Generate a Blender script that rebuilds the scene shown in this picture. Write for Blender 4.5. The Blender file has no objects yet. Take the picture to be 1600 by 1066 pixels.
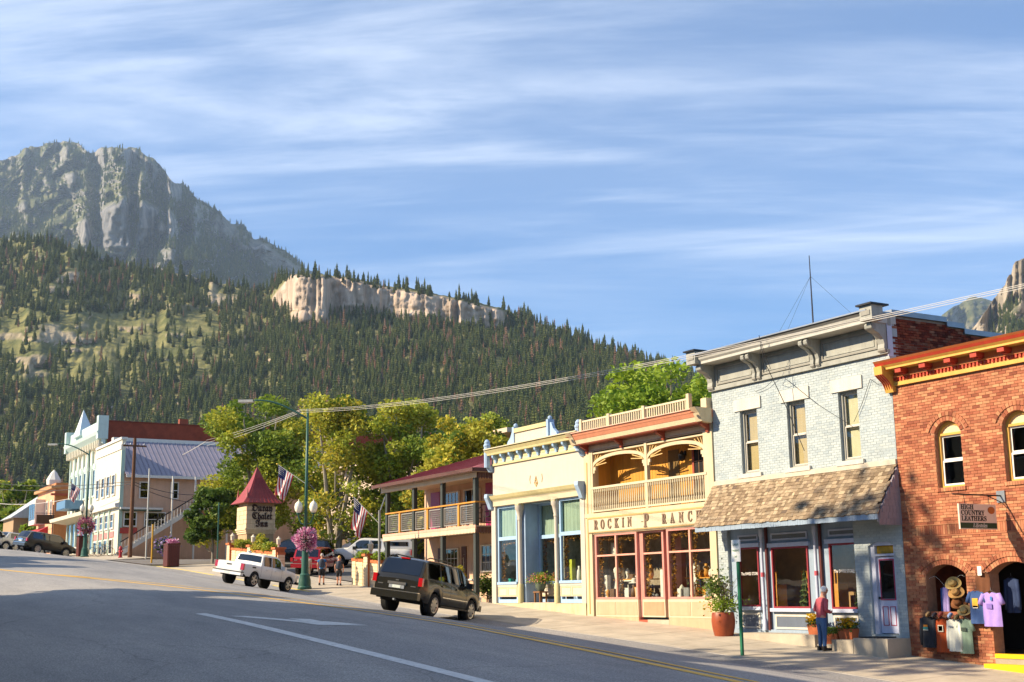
import bpy, bmesh, math, random
import numpy as np
from math import sin, cos, pi, sqrt, radians
from mathutils import Matrix, Vector
random.seed(7); rng = np.random.default_rng(11)
S = bpy.context.scene
COL = S.collection
# ------------------------------------------------------------------ camera
YAW, PITCH, ROLL, FPX = radians(30.386), radians(11.099), radians(-0.7515), 2000.0
fwd = Vector((-cos(YAW)*cos(PITCH), sin(YAW)*cos(PITCH), sin(PITCH)))
r_ = fwd.cross(Vector((0, 0, 1))).normalized(); u_ = r_.cross(fwd)
RT = cos(ROLL)*r_ + sin(ROLL)*u_; UP = -sin(ROLL)*r_ + cos(ROLL)*u_
cd = bpy.data.cameras.new('camera'); cam = bpy.data.objects.new('camera', cd); COL.objects.link(cam)
cd.sensor_fit = 'HORIZONTAL'; cd.sensor_width = 36; cd.lens = FPX/1600*36; cd.clip_start = .1; cd.clip_end = 30000
cam.matrix_world = Matrix(((RT.x, UP.x, -fwd.x, 0), (RT.y, UP.y, -fwd.y, 0), (RT.z, UP.z, -fwd.z, 0), (0, 0, 0, 1)))
S.camera = cam
# ------------------------------------------------------------------ light
SUN_EL = radians(32); LX, LY = .36, .933          # the light travels towards +x, +y
SUN_STRENGTH, SKY_STRENGTH, EXPOSURE = 5.0, .090, 1.0
HAZE = 7.0e-5
ldir = Vector((LX*cos(SUN_EL), LY*cos(SUN_EL), -sin(SUN_EL)))
sd = bpy.data.lights.new('sun', 'SUN'); sun = bpy.data.objects.new('sun', sd); COL.objects.link(sun)
sd.energy = SUN_STRENGTH; sd.angle = radians(.55); sd.color = (1, .835, .61)
sun.rotation_euler = ldir.to_track_quat('-Z', 'Y').to_euler(); sun.location = (-60, -60, 80)
W = bpy.data.worlds.new('World'); S.world = W; W.use_nodes = True
nt = W.node_tree; nt.nodes.clear(); N = nt.nodes.new; L = nt.links.new
sky = N('ShaderNodeTexSky'); sky.sky_type = 'NISHITA'; sky.sun_disc = False; sky.sun_elevation = SUN_EL
sky.sun_rotation = math.atan2(-LX, -LY); sky.altitude = 2300; sky.air_density = 1.0; sky.dust_density = .15; sky.ozone_density = 2.2
tc = N('ShaderNodeTexCoord'); sep = N('ShaderNodeSeparateXYZ'); L(tc.outputs['Generated'], sep.inputs[0])
def wm(op, a, b=None, c=None):
    n = N('ShaderNodeMath'); n.operation = op
    for i, v in enumerate((a, b, c)):
        if v is None: continue
        if hasattr(v, 'links') or hasattr(v, 'is_linked'): L(v, n.inputs[i])
        else: n.inputs[i].default_value = v
    return n.outputs[0]
den = wm('ADD', wm('MAXIMUM', sep.outputs[2], 0.0), .16)
cx = wm('DIVIDE', sep.outputs[0], den); cy = wm('DIVIDE', sep.outputs[1], den)
cmb = N('ShaderNodeCombineXYZ'); L(cx, cmb.inputs[0]); L(cy, cmb.inputs[1])
ca = wm('ADD', wm('MULTIPLY', cx, .56), wm('MULTIPLY', cy, .83)); cb_ = wm('ADD', wm('MULTIPLY', cx, -.83), wm('MULTIPLY', cy, .56))
cmb = N('ShaderNodeCombineXYZ'); L(ca, cmb.inputs[0]); L(cb_, cmb.inputs[1])
def cloud(sc, loc, scale, detail, rough, dist, lo, hi):
    mp = N('ShaderNodeMapping'); mp.inputs['Scale'].default_value = sc; mp.inputs['Location'].default_value = loc
    L(cmb.outputs[0], mp.inputs[0])
    n = N('ShaderNodeTexNoise'); n.inputs['Scale'].default_value = scale; n.inputs['Detail'].default_value = detail
    n.inputs['Roughness'].default_value = rough; n.inputs['Distortion'].default_value = dist; L(mp.outputs[0], n.inputs['Vector'])
    r = N('ShaderNodeMapRange'); r.interpolation_type = 'SMOOTHSTEP'; r.inputs[1].default_value = lo; r.inputs[2].default_value = hi
    L(n.outputs[0], r.inputs[0]); return r.outputs[0]
big = cloud((.30, .50, 1), (2.2, 1.1, 0), 1.0, 2, .5, .4, .30, .62)
fine = cloud((.42, 1.7, 1), (.4, 9.2, 0), 1.5, 12, .60, .45, .42, .74)
wisp = cloud((.7, 4.2, 1), (5.4, 2.2, 0), 1.6, 12, .62, .6, .44, .78)
mask = wm('MULTIPLY', fine, wm('ADD', wm('MULTIPLY', big, .75), .12))
mask = wm('ADD', mask, wm('MULTIPLY', wisp, wm('ADD', wm('MULTIPLY', big, .26), .10))); mask = wm('MINIMUM', wm('ADD', wm("MULTIPLY", mask, .66), wm('MULTIPLY', big, .12)), .72)
mix = N('ShaderNodeMixRGB'); L(mask, mix.inputs[0])
tint = N('ShaderNodeMixRGB'); tint.blend_type = 'MULTIPLY'; tint.inputs[0].default_value = 1; tint.inputs[2].default_value = (.36, .80, 1.12, 1); L(sky.outputs[0], tint.inputs[1]); L(tint.outputs[0], mix.inputs[1]); mix.inputs[2].default_value = (8.4, 8.9, 9.6, 1)
bg = N('ShaderNodeBackground'); L(mix.outputs[0], bg.inputs[0]); bg.inputs[1].default_value = SKY_STRENGTH
wo = N('ShaderNodeOutputWorld'); L(bg.outputs[0], wo.inputs[0])
vs = S.view_settings; vs.view_transform = 'Standard'; vs.look = 'None'; vs.exposure = EXPOSURE; vs.gamma = 1; vs.use_curve_mapping = False
S.render.engine = 'CYCLES'; cy_ = S.cycles
cy_.use_denoising = True; cy_.max_bounces = 8; cy_.transparent_max_bounces = 24; cy_.volume_bounces = 0; cy_.caustics_reflective = False; cy_.caustics_refractive = False
cy_.sample_clamp_indirect = 6
# ------------------------------------------------------------------ materials
def lin(h, k=1.0):
    h = h.lstrip('#'); o = []
    for i in (0, 2, 4):
        c = int(h[i:i+2], 16)/255; o.append(min(1, (c/12.92 if c <= .04045 else ((c+.055)/1.055)**2.4)*k))
    return (*o, 1)
MATS = {}
def mt(name, col, rough=.65, var=.12, scale=2.5, bump=0, bscale=25, metal=0, spec=.35, rnd=0, stretch=None, emit=0, coat=0, aniso=None, trans=0):
    """procedural paint / wood / stone: base colour broken up by two noises, optional relief, optional per-object or per-piece tone"""
    if name in MATS: return MATS[name]
    m = bpy.data.materials.new(name); m.use_nodes = True; t = m.node_tree; n = t.nodes; b = n['Principled BSDF']; l = t.links.new
    c = lin(col) if isinstance(col, str) else (*col, 1)
    tc = n.new('ShaderNodeTexCoord'); src = tc.outputs['Object']
    if stretch:
        mp = n.new('ShaderNodeMapping'); mp.inputs['Scale'].default_value = stretch; l(src, mp.inputs[0]); src = mp.outputs[0]
    n1 = n.new('ShaderNodeTexNoise'); n1.inputs['Scale'].default_value = scale; n1.inputs['Detail'].default_value = 5; n1.inputs['Roughness'].default_value = .65; l(src, n1.inputs['Vector'])
    r = n.new('ShaderNodeMapRange'); r.inputs[1].default_value = .28; r.inputs[2].default_value = .72; r.inputs[3].default_value = 1-var; r.inputs[4].default_value = 1+var*.6; l(n1.outputs[0], r.inputs[0])
    val = r.outputs[0]
    if var < .2 and not metal:      # rain streaks and grime, faint, running down the surface
        mpw = n.new('ShaderNodeMapping'); mpw.inputs['Scale'].default_value = (5, 5, .35); l(tc.outputs['Object'], mpw.inputs[0]); nw = n.new('ShaderNodeTexNoise'); nw.inputs['Scale'].default_value = 1.3; nw.inputs['Detail'].default_value = 7; nw.inputs['Roughness'].default_value = .7; l(mpw.outputs[0], nw.inputs['Vector'])
        rw = n.new('ShaderNodeMapRange'); rw.inputs[1].default_value = .35; rw.inputs[2].default_value = .6; rw.inputs[3].default_value = 1-1.1*var; rw.inputs[4].default_value = 1; l(nw.outputs[0], rw.inputs[0])
        mw = n.new('ShaderNodeMath'); mw.operation = 'MULTIPLY'; l(val, mw.inputs[0]); l(rw.outputs[0], mw.inputs[1]); val = mw.outputs[0]
    if rnd:
        oi = n.new('ShaderNodeObjectInfo'); at = n.new('ShaderNodeAttribute'); at.attribute_name = 'tone'
        ad = n.new('ShaderNodeMath'); ad.operation = 'ADD'; l(oi.outputs['Random'], ad.inputs[0]); l(at.outputs['Fac'], ad.inputs[1])
        fr = n.new('ShaderNodeMath'); fr.operation = 'FRACT'; l(ad.outputs[0], fr.inputs[0])
        r2 = n.new('ShaderNodeMapRange'); r2.inputs[3].default_value = 1-rnd; r2.inputs[4].default_value = 1+rnd*.8; l(fr.outputs[0], r2.inputs[0])
        mu = n.new('ShaderNodeMath'); mu.operation = 'MULTIPLY'; l(val, mu.inputs[0]); l(r2.outputs[0], mu.inputs[1]); val = mu.outputs[0]
    mx = n.new('ShaderNodeMixRGB'); mx.blend_type = 'MULTIPLY'; mx.inputs[0].default_value = 1; mx.inputs[1].default_value = c
    cc = n.new('ShaderNodeCombineXYZ'); [l(val, cc.inputs[i]) for i in range(3)]; l(cc.outputs[0], mx.inputs[2]); l(mx.outputs[0], b.inputs['Base Color'])
    b.inputs['Roughness'].default_value = rough; b.inputs['Metallic'].default_value = metal; b.inputs['Specular IOR Level'].default_value = spec
    if coat: b.inputs['Coat Weight'].default_value = coat; b.inputs['Coat Roughness'].default_value = .06
    if bump:
        n2 = n.new('ShaderNodeTexNoise'); n2.inputs['Scale'].default_value = bscale; n2.inputs['Detail'].default_value = 4; l(src, n2.inputs['Vector'])
        bp = n.new('ShaderNodeBump'); bp.inputs['Strength'].default_value = bump; bp.inputs['Distance'].default_value = .02; l(n2.outputs[0], bp.inputs['Height']); l(bp.outputs[0], b.inputs['Normal'])
    if emit: b.inputs['Emission Color'].default_value = c; b.inputs['Emission Strength'].default_value = emit
    MATS[name] = m; return m
def ramp_mat(name, cols, rough=.7, trans=.0, scale=3, bump=0, attr='tone', noise=.35):
    """tone attribute (plus object random) looked up in a colour ramp: bricks, shingles, leaves, needles"""
    if name in MATS: return MATS[name]
    m = bpy.data.materials.new(name); m.use_nodes = True; t = m.node_tree; n = t.nodes; b = n['Principled BSDF']; l = t.links.new
    oi = n.new('ShaderNodeObjectInfo'); at = n.new('ShaderNodeAttribute'); at.attribute_name = attr
    ad = n.new('ShaderNodeMath'); ad.operation = 'ADD'; l(oi.outputs['Random'], ad.inputs[0]); l(at.outputs['Fac'], ad.inputs[1])
    fr = n.new('ShaderNodeMath'); fr.operation = 'FRACT'; l(ad.outputs[0], fr.inputs[0])
    cr = n.new('ShaderNodeValToRGB'); e = cr.color_ramp.elements; cr.color_ramp.interpolation = 'LINEAR'
    for i, c in enumerate(cols):
        p = i/(len(cols)-1); el = e[i] if i < 2 else e.new(p); el.position = p
    for i, c in enumerate(cols): e[i].position = i/(len(cols)-1); e[i].color = lin(c) if isinstance(c, str) else (*c, 1)
    l(fr.outputs[0], cr.inputs[0])
    tc = n.new('ShaderNodeTexCoord'); n1 = n.new('ShaderNodeTexNoise'); n1.inputs['Scale'].default_value = scale; n1.inputs['Detail'].default_value = 5; l(tc.outputs['Object'], n1.inputs['Vector'])
    r = n.new('ShaderNodeMapRange'); r.inputs[1].default_value = .3; r.inputs[2].default_value = .7; r.inputs[3].default_value = 1-noise; r.inputs[4].default_value = 1+noise*.5; l(n1.outputs[0], r.inputs[0])
    cc = n.new('ShaderNodeCombineXYZ'); [l(r.outputs[0], cc.inputs[i]) for i in range(3)]
    mx = n.new('ShaderNodeMixRGB'); mx.blend_type = 'MULTIPLY'; mx.inputs[0].default_value = 1; l(cr.outputs[0], mx.inputs[1]); l(cc.outputs[0], mx.inputs[2])
    l(mx.outputs[0], b.inputs['Base Color']); b.inputs['Roughness'].default_value = rough; b.inputs['Specular IOR Level'].default_value = .25
    if bump:
        n2 = n.new('ShaderNodeTexNoise'); n2.inputs['Scale'].default_value = 40; n2.inputs['Detail'].default_value = 4; l(tc.outputs['Object'], n2.inputs['Vector'])
        bp = n.new('ShaderNodeBump'); bp.inputs['Strength'].default_value = bump; bp.inputs['Distance'].default_value = .015; l(n2.outputs[0], bp.inputs['Height']); l(bp.outputs[0], b.inputs['Normal'])
    if trans:
        tr = n.new('ShaderNodeBsdfTranslucent'); l(mx.outputs[0], tr.inputs[0]); ms = n.new('ShaderNodeMixShader'); ms.inputs[0].default_value = trans
        l(b.outputs[0], ms.inputs[1]); l(tr.outputs[0], ms.inputs[2]); l(ms.outputs[0], n['Material Output'].inputs[0])
    MATS[name] = m; return m
def glass_mat(name, tint=(.9, .95, .93), fres=1.5, extra=.0):
    """thin pane: mostly see-through, mirror by Fresnel"""
    m = bpy.data.materials.new(name); m.use_nodes = True; t = m.node_tree; n = t.nodes; l = t.links.new; n.remove(n['Principled BSDF'])
    tr = n.new('ShaderNodeBsdfTransparent'); tr.inputs[0].default_value = (*tint, 1)
    gl = n.new('ShaderNodeBsdfGlossy'); gl.inputs['Roughness'].default_value = .015; gl.inputs[0].default_value = (.95, .97, 1, 1)
    lw = n.new('ShaderNodeLayerWeight'); lw.inputs[0].default_value = .5; pw = n.new('ShaderNodeMath'); pw.operation = 'POWER'; l(lw.outputs['Facing'], pw.inputs[0]); pw.inputs[1].default_value = 4.5
    fr = n.new('ShaderNodeMath'); fr.operation = 'MULTIPLY_ADD'; l(pw.outputs[0], fr.inputs[0]); fr.inputs[1].default_value = .92; fr.inputs[2].default_value = .05
    tcn = n.new('ShaderNodeTexCoord'); nz = n.new('ShaderNodeTexNoise'); nz.inputs['Scale'].default_value = .9; l(tcn.outputs['Object'], nz.inputs['Vector'])
    bp = n.new('ShaderNodeBump'); bp.inputs['Strength'].default_value = .06; bp.inputs['Distance'].default_value = .05; l(nz.outputs[0], bp.inputs['Height']); l(bp.outputs[0], gl.inputs['Normal'])
    ad = n.new('ShaderNodeMath'); ad.operation = 'ADD'; l(fr.outputs[0], ad.inputs[0]); ad.inputs[1].default_value = extra
    ms = n.new('ShaderNodeMixShader'); l(ad.outputs[0], ms.inputs[0]); l(tr.outputs[0], ms.inputs[1]); l(gl.outputs[0], ms.inputs[2]); l(ms.outputs[0], n['Material Output'].inputs[0])
    MATS[name] = m; return m
GLASS = glass_mat('window_glass'); DGLASS = glass_mat('dark_glass', (.22, .24, .24), 1.5, .03); CARGLASS = glass_mat('car_glass', (.10, .11, .11), 1.5, .04)
# ------------------------------------------------------------------ mesh builder
class MB:
    def __init__(s): s.v = []; s.f = []; s.t = []
    def add(s, vs, fs, tone=None):
        o = len(s.v); s.v += [tuple(p) for p in vs]; s.f += [tuple(i+o for i in f) for f in fs]
        s.t += [tone if tone is not None else 0.0]*len(fs); return s
    def box(s, x0, x1, y0, y1, z0, z1, tone=None):
        if x0 > x1: x0, x1 = x1, x0
        if y0 > y1: y0, y1 = y1, y0
        if z0 > z1: z0, z1 = z1, z0
        return s.add([(x0,y0,z0),(x1,y0,z0),(x1,y1,z0),(x0,y1,z0),(x0,y0,z1),(x1,y0,z1),(x1,y1,z1),(x0,y1,z1)],
              [(3,2,1,0),(4,5,6,7),(0,1,5,4),(1,2,6,5),(2,3,7,6),(3,0,4,7)], tone)
    def obox(s, c, ax, ay, az, tone=None):
        """box from centre and three half-axis vectors"""
        c, ax, ay, az = map(Vector, (c, ax, ay, az)); P = []
        for k in (-1, 1):
            for (i, j) in ((-1,-1),(1,-1),(1,1),(-1,1)): P.append(c+i*ax+j*ay+k*az)
        return s.add(P, [(3,2,1,0),(4,5,6,7),(0,1,5,4),(1,2,6,5),(2,3,7,6),(3,0,4,7)], tone)
    def poly(s, pts, tone=None): return s.add(pts, [tuple(range(len(pts)))], tone)
    def prism(s, out, d0, d1, plane='xz', tone=None):
        """2-D outline extruded: plane 'xz' along y, 'yz' along x, 'xy' along z"""
        n = len(out)
        f = {'xz': lambda a, b, d: (a, d, b), 'yz': lambda a, b, d: (d, a, b), 'xy': lambda a, b, d: (a, b, d)}[plane]
        vs = [f(a, b, d0) for a, b in out]+[f(a, b, d1) for a, b in out]
        fs = [tuple(range(n)), tuple(range(2*n-1, n-1, -1))]+[(i, n+i, n+(i+1) % n, (i+1) % n) for i in range(n)]
        return s.add(vs, fs, tone)
    def tube(s, pts, rad, n=8, cap=True, tone=None):
        pts = [Vector(p) for p in pts]; m = len(pts); rad = rad if hasattr(rad, '__len__') else [rad]*m
        vs = []; up = None
        for i, p in enumerate(pts):
            d = (pts[min(i+1, m-1)]-pts[max(i-1, 0)]).normalized()
            a = d.orthogonal().normalized() if up is None else (up-d*up.dot(d))
            a = d.orthogonal().normalized() if a.length < 1e-4 else a.normalized()
            up = a; b = d.cross(a)
            for k in range(n): q = 2*pi*k/n; vs.append(p+rad[i]*(cos(q)*a+sin(q)*b))
        fs = [(i*n+k, i*n+(k+1) % n, (i+1)*n+(k+1) % n, (i+1)*n+k) for i in range(m-1) for k in range(n)]
        if cap: fs += [tuple(range(n-1, -1, -1)), tuple((m-1)*n+k for k in range(n))]
        return s.add(vs, fs, tone)
    def lathe(s, prof, c=(0, 0, 0), n=16, sx=1, sy=1, tone=None):
        vs = [(c[0]+r*cos(2*pi*k/n)*sx, c[1]+r*sin(2*pi*k/n)*sy, c[2]+z) for r, z in prof for k in range(n)]
        m = len(prof); fs = [(i*n+k, i*n+(k+1) % n, (i+1)*n+(k+1) % n, (i+1)*n+k) for i in range(m-1) for k in range(n)]
        fs += [tuple(range(n-1, -1, -1)), tuple((m-1)*n+k for k in range(n))]
        return s.add(vs, fs, tone)
    def ball(s, c, r, n=10, sz=1, tone=None):
        return s.lathe([(max(.001, r*sin(pi*i/n)), -r*cos(pi*i/n)*sz) for i in range(n+1)], c, n+2, tone=tone)
    def build(s, name, mat, parent=None, smooth=False, tag=None, kind=None, autos=None):
        me = bpy.data.meshes.new(name); off = Vector((0, 0, 0))
        p = parent
        while p is not None: off += p.location; p = p.parent
        loc = Vector((0, 0, 0))
        a = np.array(s.v, dtype=float)
        if tag or (parent is None and kind != 'structure' and len(a)):
            loc = Vector(((a[:,0].min()+a[:,0].max())/2, (a[:,1].min()+a[:,1].max())/2, a[:,2].min()))
        a = a-np.array(off+loc)
        me.from_pydata(a.tolist(), [], s.f)
        if any(s.t):
            at = me.attributes.new('tone', 'FLOAT', 'FACE'); at.data.foreach_set('value', np.array(s.t, dtype=np.float32))
        if smooth:
            me.polygons.foreach_set('use_smooth', [True]*len(me.polygons))
            if autos is not None: me.set_sharp_from_angle(angle=radians(autos))
        me.materials.append(mat); me.update()
        o = bpy.data.objects.new(name, me); COL.objects.link(o); o.location = loc
        if parent is not None: o.parent = parent
        if kind: o['kind'] = kind
        if tag: settag(o, *tag)
        return o
def settag(o, label, cat, group=None):
    o['label'] = label; o['category'] = cat
    if group: o['group'] = group
    return o
def thing(name, label, cat, loc=(0, 0, 0), group=None):
    o = bpy.data.objects.new(name, None); o.empty_display_size = .3; COL.objects.link(o); o.location = loc
    return settag(o, label, cat, group)
def B(p, n, m, x0, x1, y0, y1, z0, z1): return MB().box(x0, x1, y0, y1, z0, z1).build(n, m, p)
def dup(root, loc, rotz=None, **tags):
    r = root.copy(); COL.objects.link(r); r.location = loc
    if rotz is not None: r.rotation_euler = (0, 0, rotz)
    for k, v in tags.items(): r[k] = v
    for ch in root.children:
        c = ch.copy(); COL.objects.link(c); c.parent = r
        for g in ch.children:
            d = g.copy(); COL.objects.link(d); d.parent = c
    return r
def share(o, loc, parent=None, rot=None, sc=None):
    """a copy that shares mesh data (pieces: bricks, balusters, shingles)"""
    c = o.copy(); COL.objects.link(c); c.location = loc
    if parent is not None: c.parent = parent
    if rot is not None: c.rotation_euler = rot
    if sc is not None: c.scale = sc
    return c
MATHSETS = {'bold': (0x1D400, 0x1D41A), 'bolditalic': (0x1D468, 0x1D482), 'fraktur': (0x1D56C, 0x1D586), 'sansbold': (0x1D5D4, 0x1D5EE)}
def mathstr(s, style):
    if not style: return s
    U, Lw = MATHSETS[style]
    return ''.join(chr(U+ord(c)-65) if 'A' <= c <= 'Z' else chr(Lw+ord(c)-97) if 'a' <= c <= 'z' else c for c in s)
def text(name, s, size, loc, mat, parent=None, face='-y', ext=.004, style=None, align='CENTER', sx=1, bold=0):
    cu = bpy.data.curves.new(name, 'FONT'); cu.body = mathstr(s, style); cu.size = size; cu.extrude = ext; cu.align_x = align; cu.align_y = 'CENTER'; cu.offset = bold; cu.resolution_u = 3
    cu.materials.append(mat); to = bpy.data.objects.new(name, cu); COL.objects.link(to)
    me = bpy.data.meshes.new_from_object(to); bpy.data.objects.remove(to); bpy.data.curves.remove(cu)
    o = bpy.data.objects.new(name, me); COL.objects.link(o)
    off = Vector((0, 0, 0)); p = parent
    while p is not None: off += p.location; p = p.parent
    o.location = Vector(loc)-off; o.rotation_euler = {'-y': (pi/2, 0, 0), '+x': (pi/2, 0, pi/2), '-x': (pi/2, 0, -pi/2), 'up': (0, 0, 0)}[face]
    o.scale = (sx, 1, 1)
    if parent is not None: o.parent = parent
    return o
def vnoise(x, y, seed=0, octv=4, rough=.5):
    """value noise on numpy arrays"""
    x = np.asarray(x, float); y = np.asarray(y, float); out = np.zeros(np.broadcast(x, y).shape); amp = 1; tot = 0
    for o in range(octv):
        xi = np.floor(x).astype(np.int64); yi = np.floor(y).astype(np.int64); xf = x-xi; yf = y-yi
        def h(i, j):
            n = (i*374761393+j*668265263+(seed+o*101)*982451653) & 0x7fffffff
            n = ((n ^ (n >> 13))*1274126177) & 0x7fffffff
            return ((n ^ (n >> 16)) & 0xffff)/65535.0
        sx = xf*xf*(3-2*xf); sy = yf*yf*(3-2*yf)
        v = (h(xi, yi)*(1-sx)+h(xi+1, yi)*sx)*(1-sy)+(h(xi, yi+1)*(1-sx)+h(xi+1, yi+1)*sx)*sy
        out += amp*(v*2-1); tot += amp; amp *= rough; x = x*2.03+17.1; y = y*2.03+5.7
    return out/tot
# ================================================================== ground, road, pavement
XS = [-2500, -400, -250, -180, -150, -115, -100, -78, -68, -55, -47, -39, -31.5, -24, -15, 0, 60, 300]
ZS = [30, 9, 6.6, 5.3, 4.7, 3.75, 3.0, 1.75, 1.05, .16, -.38, -.87, -1.27, -1.75, -2.35, -3.2, -6.4, -14]
CY = [3.8, 4.6, 6, 8, 10, 12, 14, 16, 18, 19.2, 20.2, 21.3, 22.4]
CZ = [-.2, -.02, .2, .42, .55, .6, .58, .5, .33, .16, .0, -.17, -.3]
def zs(X): return float(np.mean(np.interp([X-2, X-1, X, X+1, X+2], XS, ZS)))
def ground(X, Y):
    z = zs(X)
    if 3.8 < Y < 22.4: return z+float(np.interp(Y, CY, CZ))
    if Y >= 22.4: return z-.17*max(0, (26-Y)/3.6)
    return z-.05
ASPH = bpy.data.materials.new('asphalt'); ASPH.use_nodes = True
def _asph(m):
    n = m.node_tree.nodes; l = m.node_tree.links.new; b = n['Principled BSDF']; tc = n.new('ShaderNodeTexCoord')
    def nz(sc, det, st=(1, 1, 1)):
        mp = n.new('ShaderNodeMapping'); mp.inputs['Scale'].default_value = st; l(tc.outputs['Object'], mp.inputs[0])
        k = n.new('ShaderNodeTexNoise'); k.inputs['Scale'].default_value = sc; k.inputs['Detail'].default_value = det; k.inputs['Roughness'].default_value = .7; l(mp.outputs[0], k.inputs['Vector']); return k.outputs[0]
    a = nz(.35, 5, (.25, 1, 1)); f = nz(26, 3)
    cr = n.new('ShaderNodeValToRGB'); e = cr.color_ramp.elements; e[0].position = .32; e[1].position = .7
    e[0].color = (.185, .183, .182, 1); e[1].color = (.325, .307, .285, 1); l(a, cr.inputs[0])
    mr = n.new('ShaderNodeMapRange'); mr.inputs[1].default_value = .3; mr.inputs[2].default_value = .7; mr.inputs[3].default_value = .5; mr.inputs[4].default_value = 1.42; l(f, mr.inputs[0])
    sp = nz(90, 1); sr = n.new('ShaderNodeMapRange'); sr.inputs[1].default_value = .60; sr.inputs[2].default_value = .72; sr.inputs[3].default_value = 1; sr.inputs[4].default_value = 2.1; l(sp, sr.inputs[0])
    mm = n.new('ShaderNodeMath'); mm.operation = 'MULTIPLY'; l(mr.outputs[0], mm.inputs[0]); l(sr.outputs[0], mm.inputs[1])
    # tar-filled cracks
    vo = n.new('ShaderNodeTexVoronoi'); vo.feature = 'DISTANCE_TO_EDGE'; vo.inputs['Scale'].default_value = .16
    mpv = n.new('ShaderNodeMapping'); mpv.inputs['Scale'].default_value = (.5, 1, 1); wv = n.new('ShaderNodeTexNoise'); wv.inputs['Scale'].default_value = .7; wv.inputs['Detail'].default_value = 4
    l(tc.outputs['Object'], mpv.inputs[0]); l(tc.outputs['Object'], wv.inputs['Vector'])
    va = n.new('ShaderNodeMixRGB'); va.blend_type = 'ADD'; va.inputs[0].default_value = 1.6; l(mpv.outputs[0], va.inputs[1]); l(wv.outputs['Color'], va.inputs[2]); l(va.outputs[0], vo.inputs['Vector'])
    ck = n.new('ShaderNodeMapRange'); ck.inputs[1].default_value = .0015; ck.inputs[2].default_value = .005; ck.inputs[3].default_value = .78; ck.inputs[4].default_value = 1; l(vo.outputs['Distance'], ck.inputs[0])
    m2 = n.new('ShaderNodeMath'); m2.operation = 'MULTIPLY'; l(mm.outputs[0], m2.inputs[0]); l(ck.outputs[0], m2.inputs[1])
    cc = n.new('ShaderNodeCombineXYZ'); [l(m2.outputs[0], cc.inputs[i]) for i in range(3)]
    mx = n.new('ShaderNodeMixRGB'); mx.blend_type = 'MULTIPLY'; mx.inputs[0].default_value = 1; l(cr.outputs[0], mx.inputs[1]); l(cc.outputs[0], mx.inputs[2]); l(mx.outputs[0], b.inputs['Base Color'])
    b.inputs['Roughness'].default_value = .82; b.inputs['Specular IOR Level'].default_value = .3
    bp = n.new('ShaderNodeBump'); bp.inputs['Strength'].default_value = .5; bp.inputs['Distance'].default_value = .012; l(f, bp.inputs['Height']); l(bp.outputs[0], b.inputs['Normal'])
_asph(ASPH)
CONC = mt('concrete', (.44, .38, .29), .85, .26, 1.1, .25, 60, rnd=.07)
CURBM = mt('curb_concrete', (.38, .34, .28), .9, .3, 2.2, .5, 40)
def paint(name, c, wear):
    m = mt(name, c, .6, .18, 6, .2, 60); n = m.node_tree.nodes; l = m.node_tree.links.new; b = n['Principled BSDF']
    tc = n.new('ShaderNodeTexCoord'); k = n.new('ShaderNodeTexNoise'); k.inputs['Scale'].default_value = 14; k.inputs['Detail'].default_value = 6; k.inputs['Roughness'].default_value = .75; l(tc.outputs['Object'], k.inputs['Vector'])
    r = n.new('ShaderNodeMapRange'); r.inputs[1].default_value = wear-.05; r.inputs[2].default_value = wear+.06; l(k.outputs[0], r.inputs[0]); l(r.outputs[0], b.inputs['Alpha']); return m
WHITEP = paint('white_road_paint', (.62, .62, .60), .33); YELP = paint('yellow_road_paint', (.72, .42, .06), .29)
YCURB = mt('yellow_curb_paint', (.66, .50, .10), .8, .3, 5, .4, 40)
def strip(xs, ys, zf, name, mat, parent=None, kind='structure'):
    m = MB(); nx, ny = len(xs), len(ys)
    vs = [(x, y, zf(x, y)) for x in xs for y in ys]
    fs = [(i*ny+j, (i+1)*ny+j, (i+1)*ny+j+1, i*ny+j+1) for i in range(nx-1) for j in range(ny-1)]
    m.add(vs, fs); return m.build(name, mat, parent, smooth=True, kind=kind)
xr = list(np.arange(-170, 41, 1.5))
road = strip(xr, list(np.linspace(3.8, 22.4, 25)), ground, 'road', ASPH)
far_road = strip(list(np.linspace(-420, -170, 40)), list(np.linspace(3.8, 22.4, 13)), ground, 'road', ASPH)
# wide ground sheet below everything, to the foot of the hills and beyond
EARTH = mt('earth_and_grass', (.17, .15, .075), .95, .4, .08, .3, 2)
def gz(x, y):
    return float(np.interp(x, XS, ZS))-.75+max(0, (y-60))*.015*(1 if y < 500 else 0)-max(0, -y)*.02-max(0, x-100)*.02
gx = [-9000, -5000, -2500, -1200, -700, -420]+list(range(-400, 101, 20))+[200, 400, 1000, 3000, 9000]
strip(gx, [-9000, -3000, -900, -300, -100, -40, -10, 3, 24, 40, 60, 120, 250, 500, 1000, 3000, 9000], lambda x, y: max(-90, min(25, gz(x, y))), 'ground', EARTH)
# cross street between the two blocks, and the motel's car park
LOT = mt('lot_asphalt', (.17, .155, .14), .9, .25, .8, .3, 30)
strip(list(np.linspace(-97.5, -86.5, 7)), list(np.linspace(22.4, 120, 20)), lambda x, y: zs(x)-.12+max(0, y-26)*.01, 'side_street', LOT)
strip(list(np.arange(-86, -57.3, 1.5)), list(np.linspace(26.6, 46, 8)), lambda x, y: zs(x)+.01+(y-26)*.012, 'parking_lot', LOT)
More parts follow.
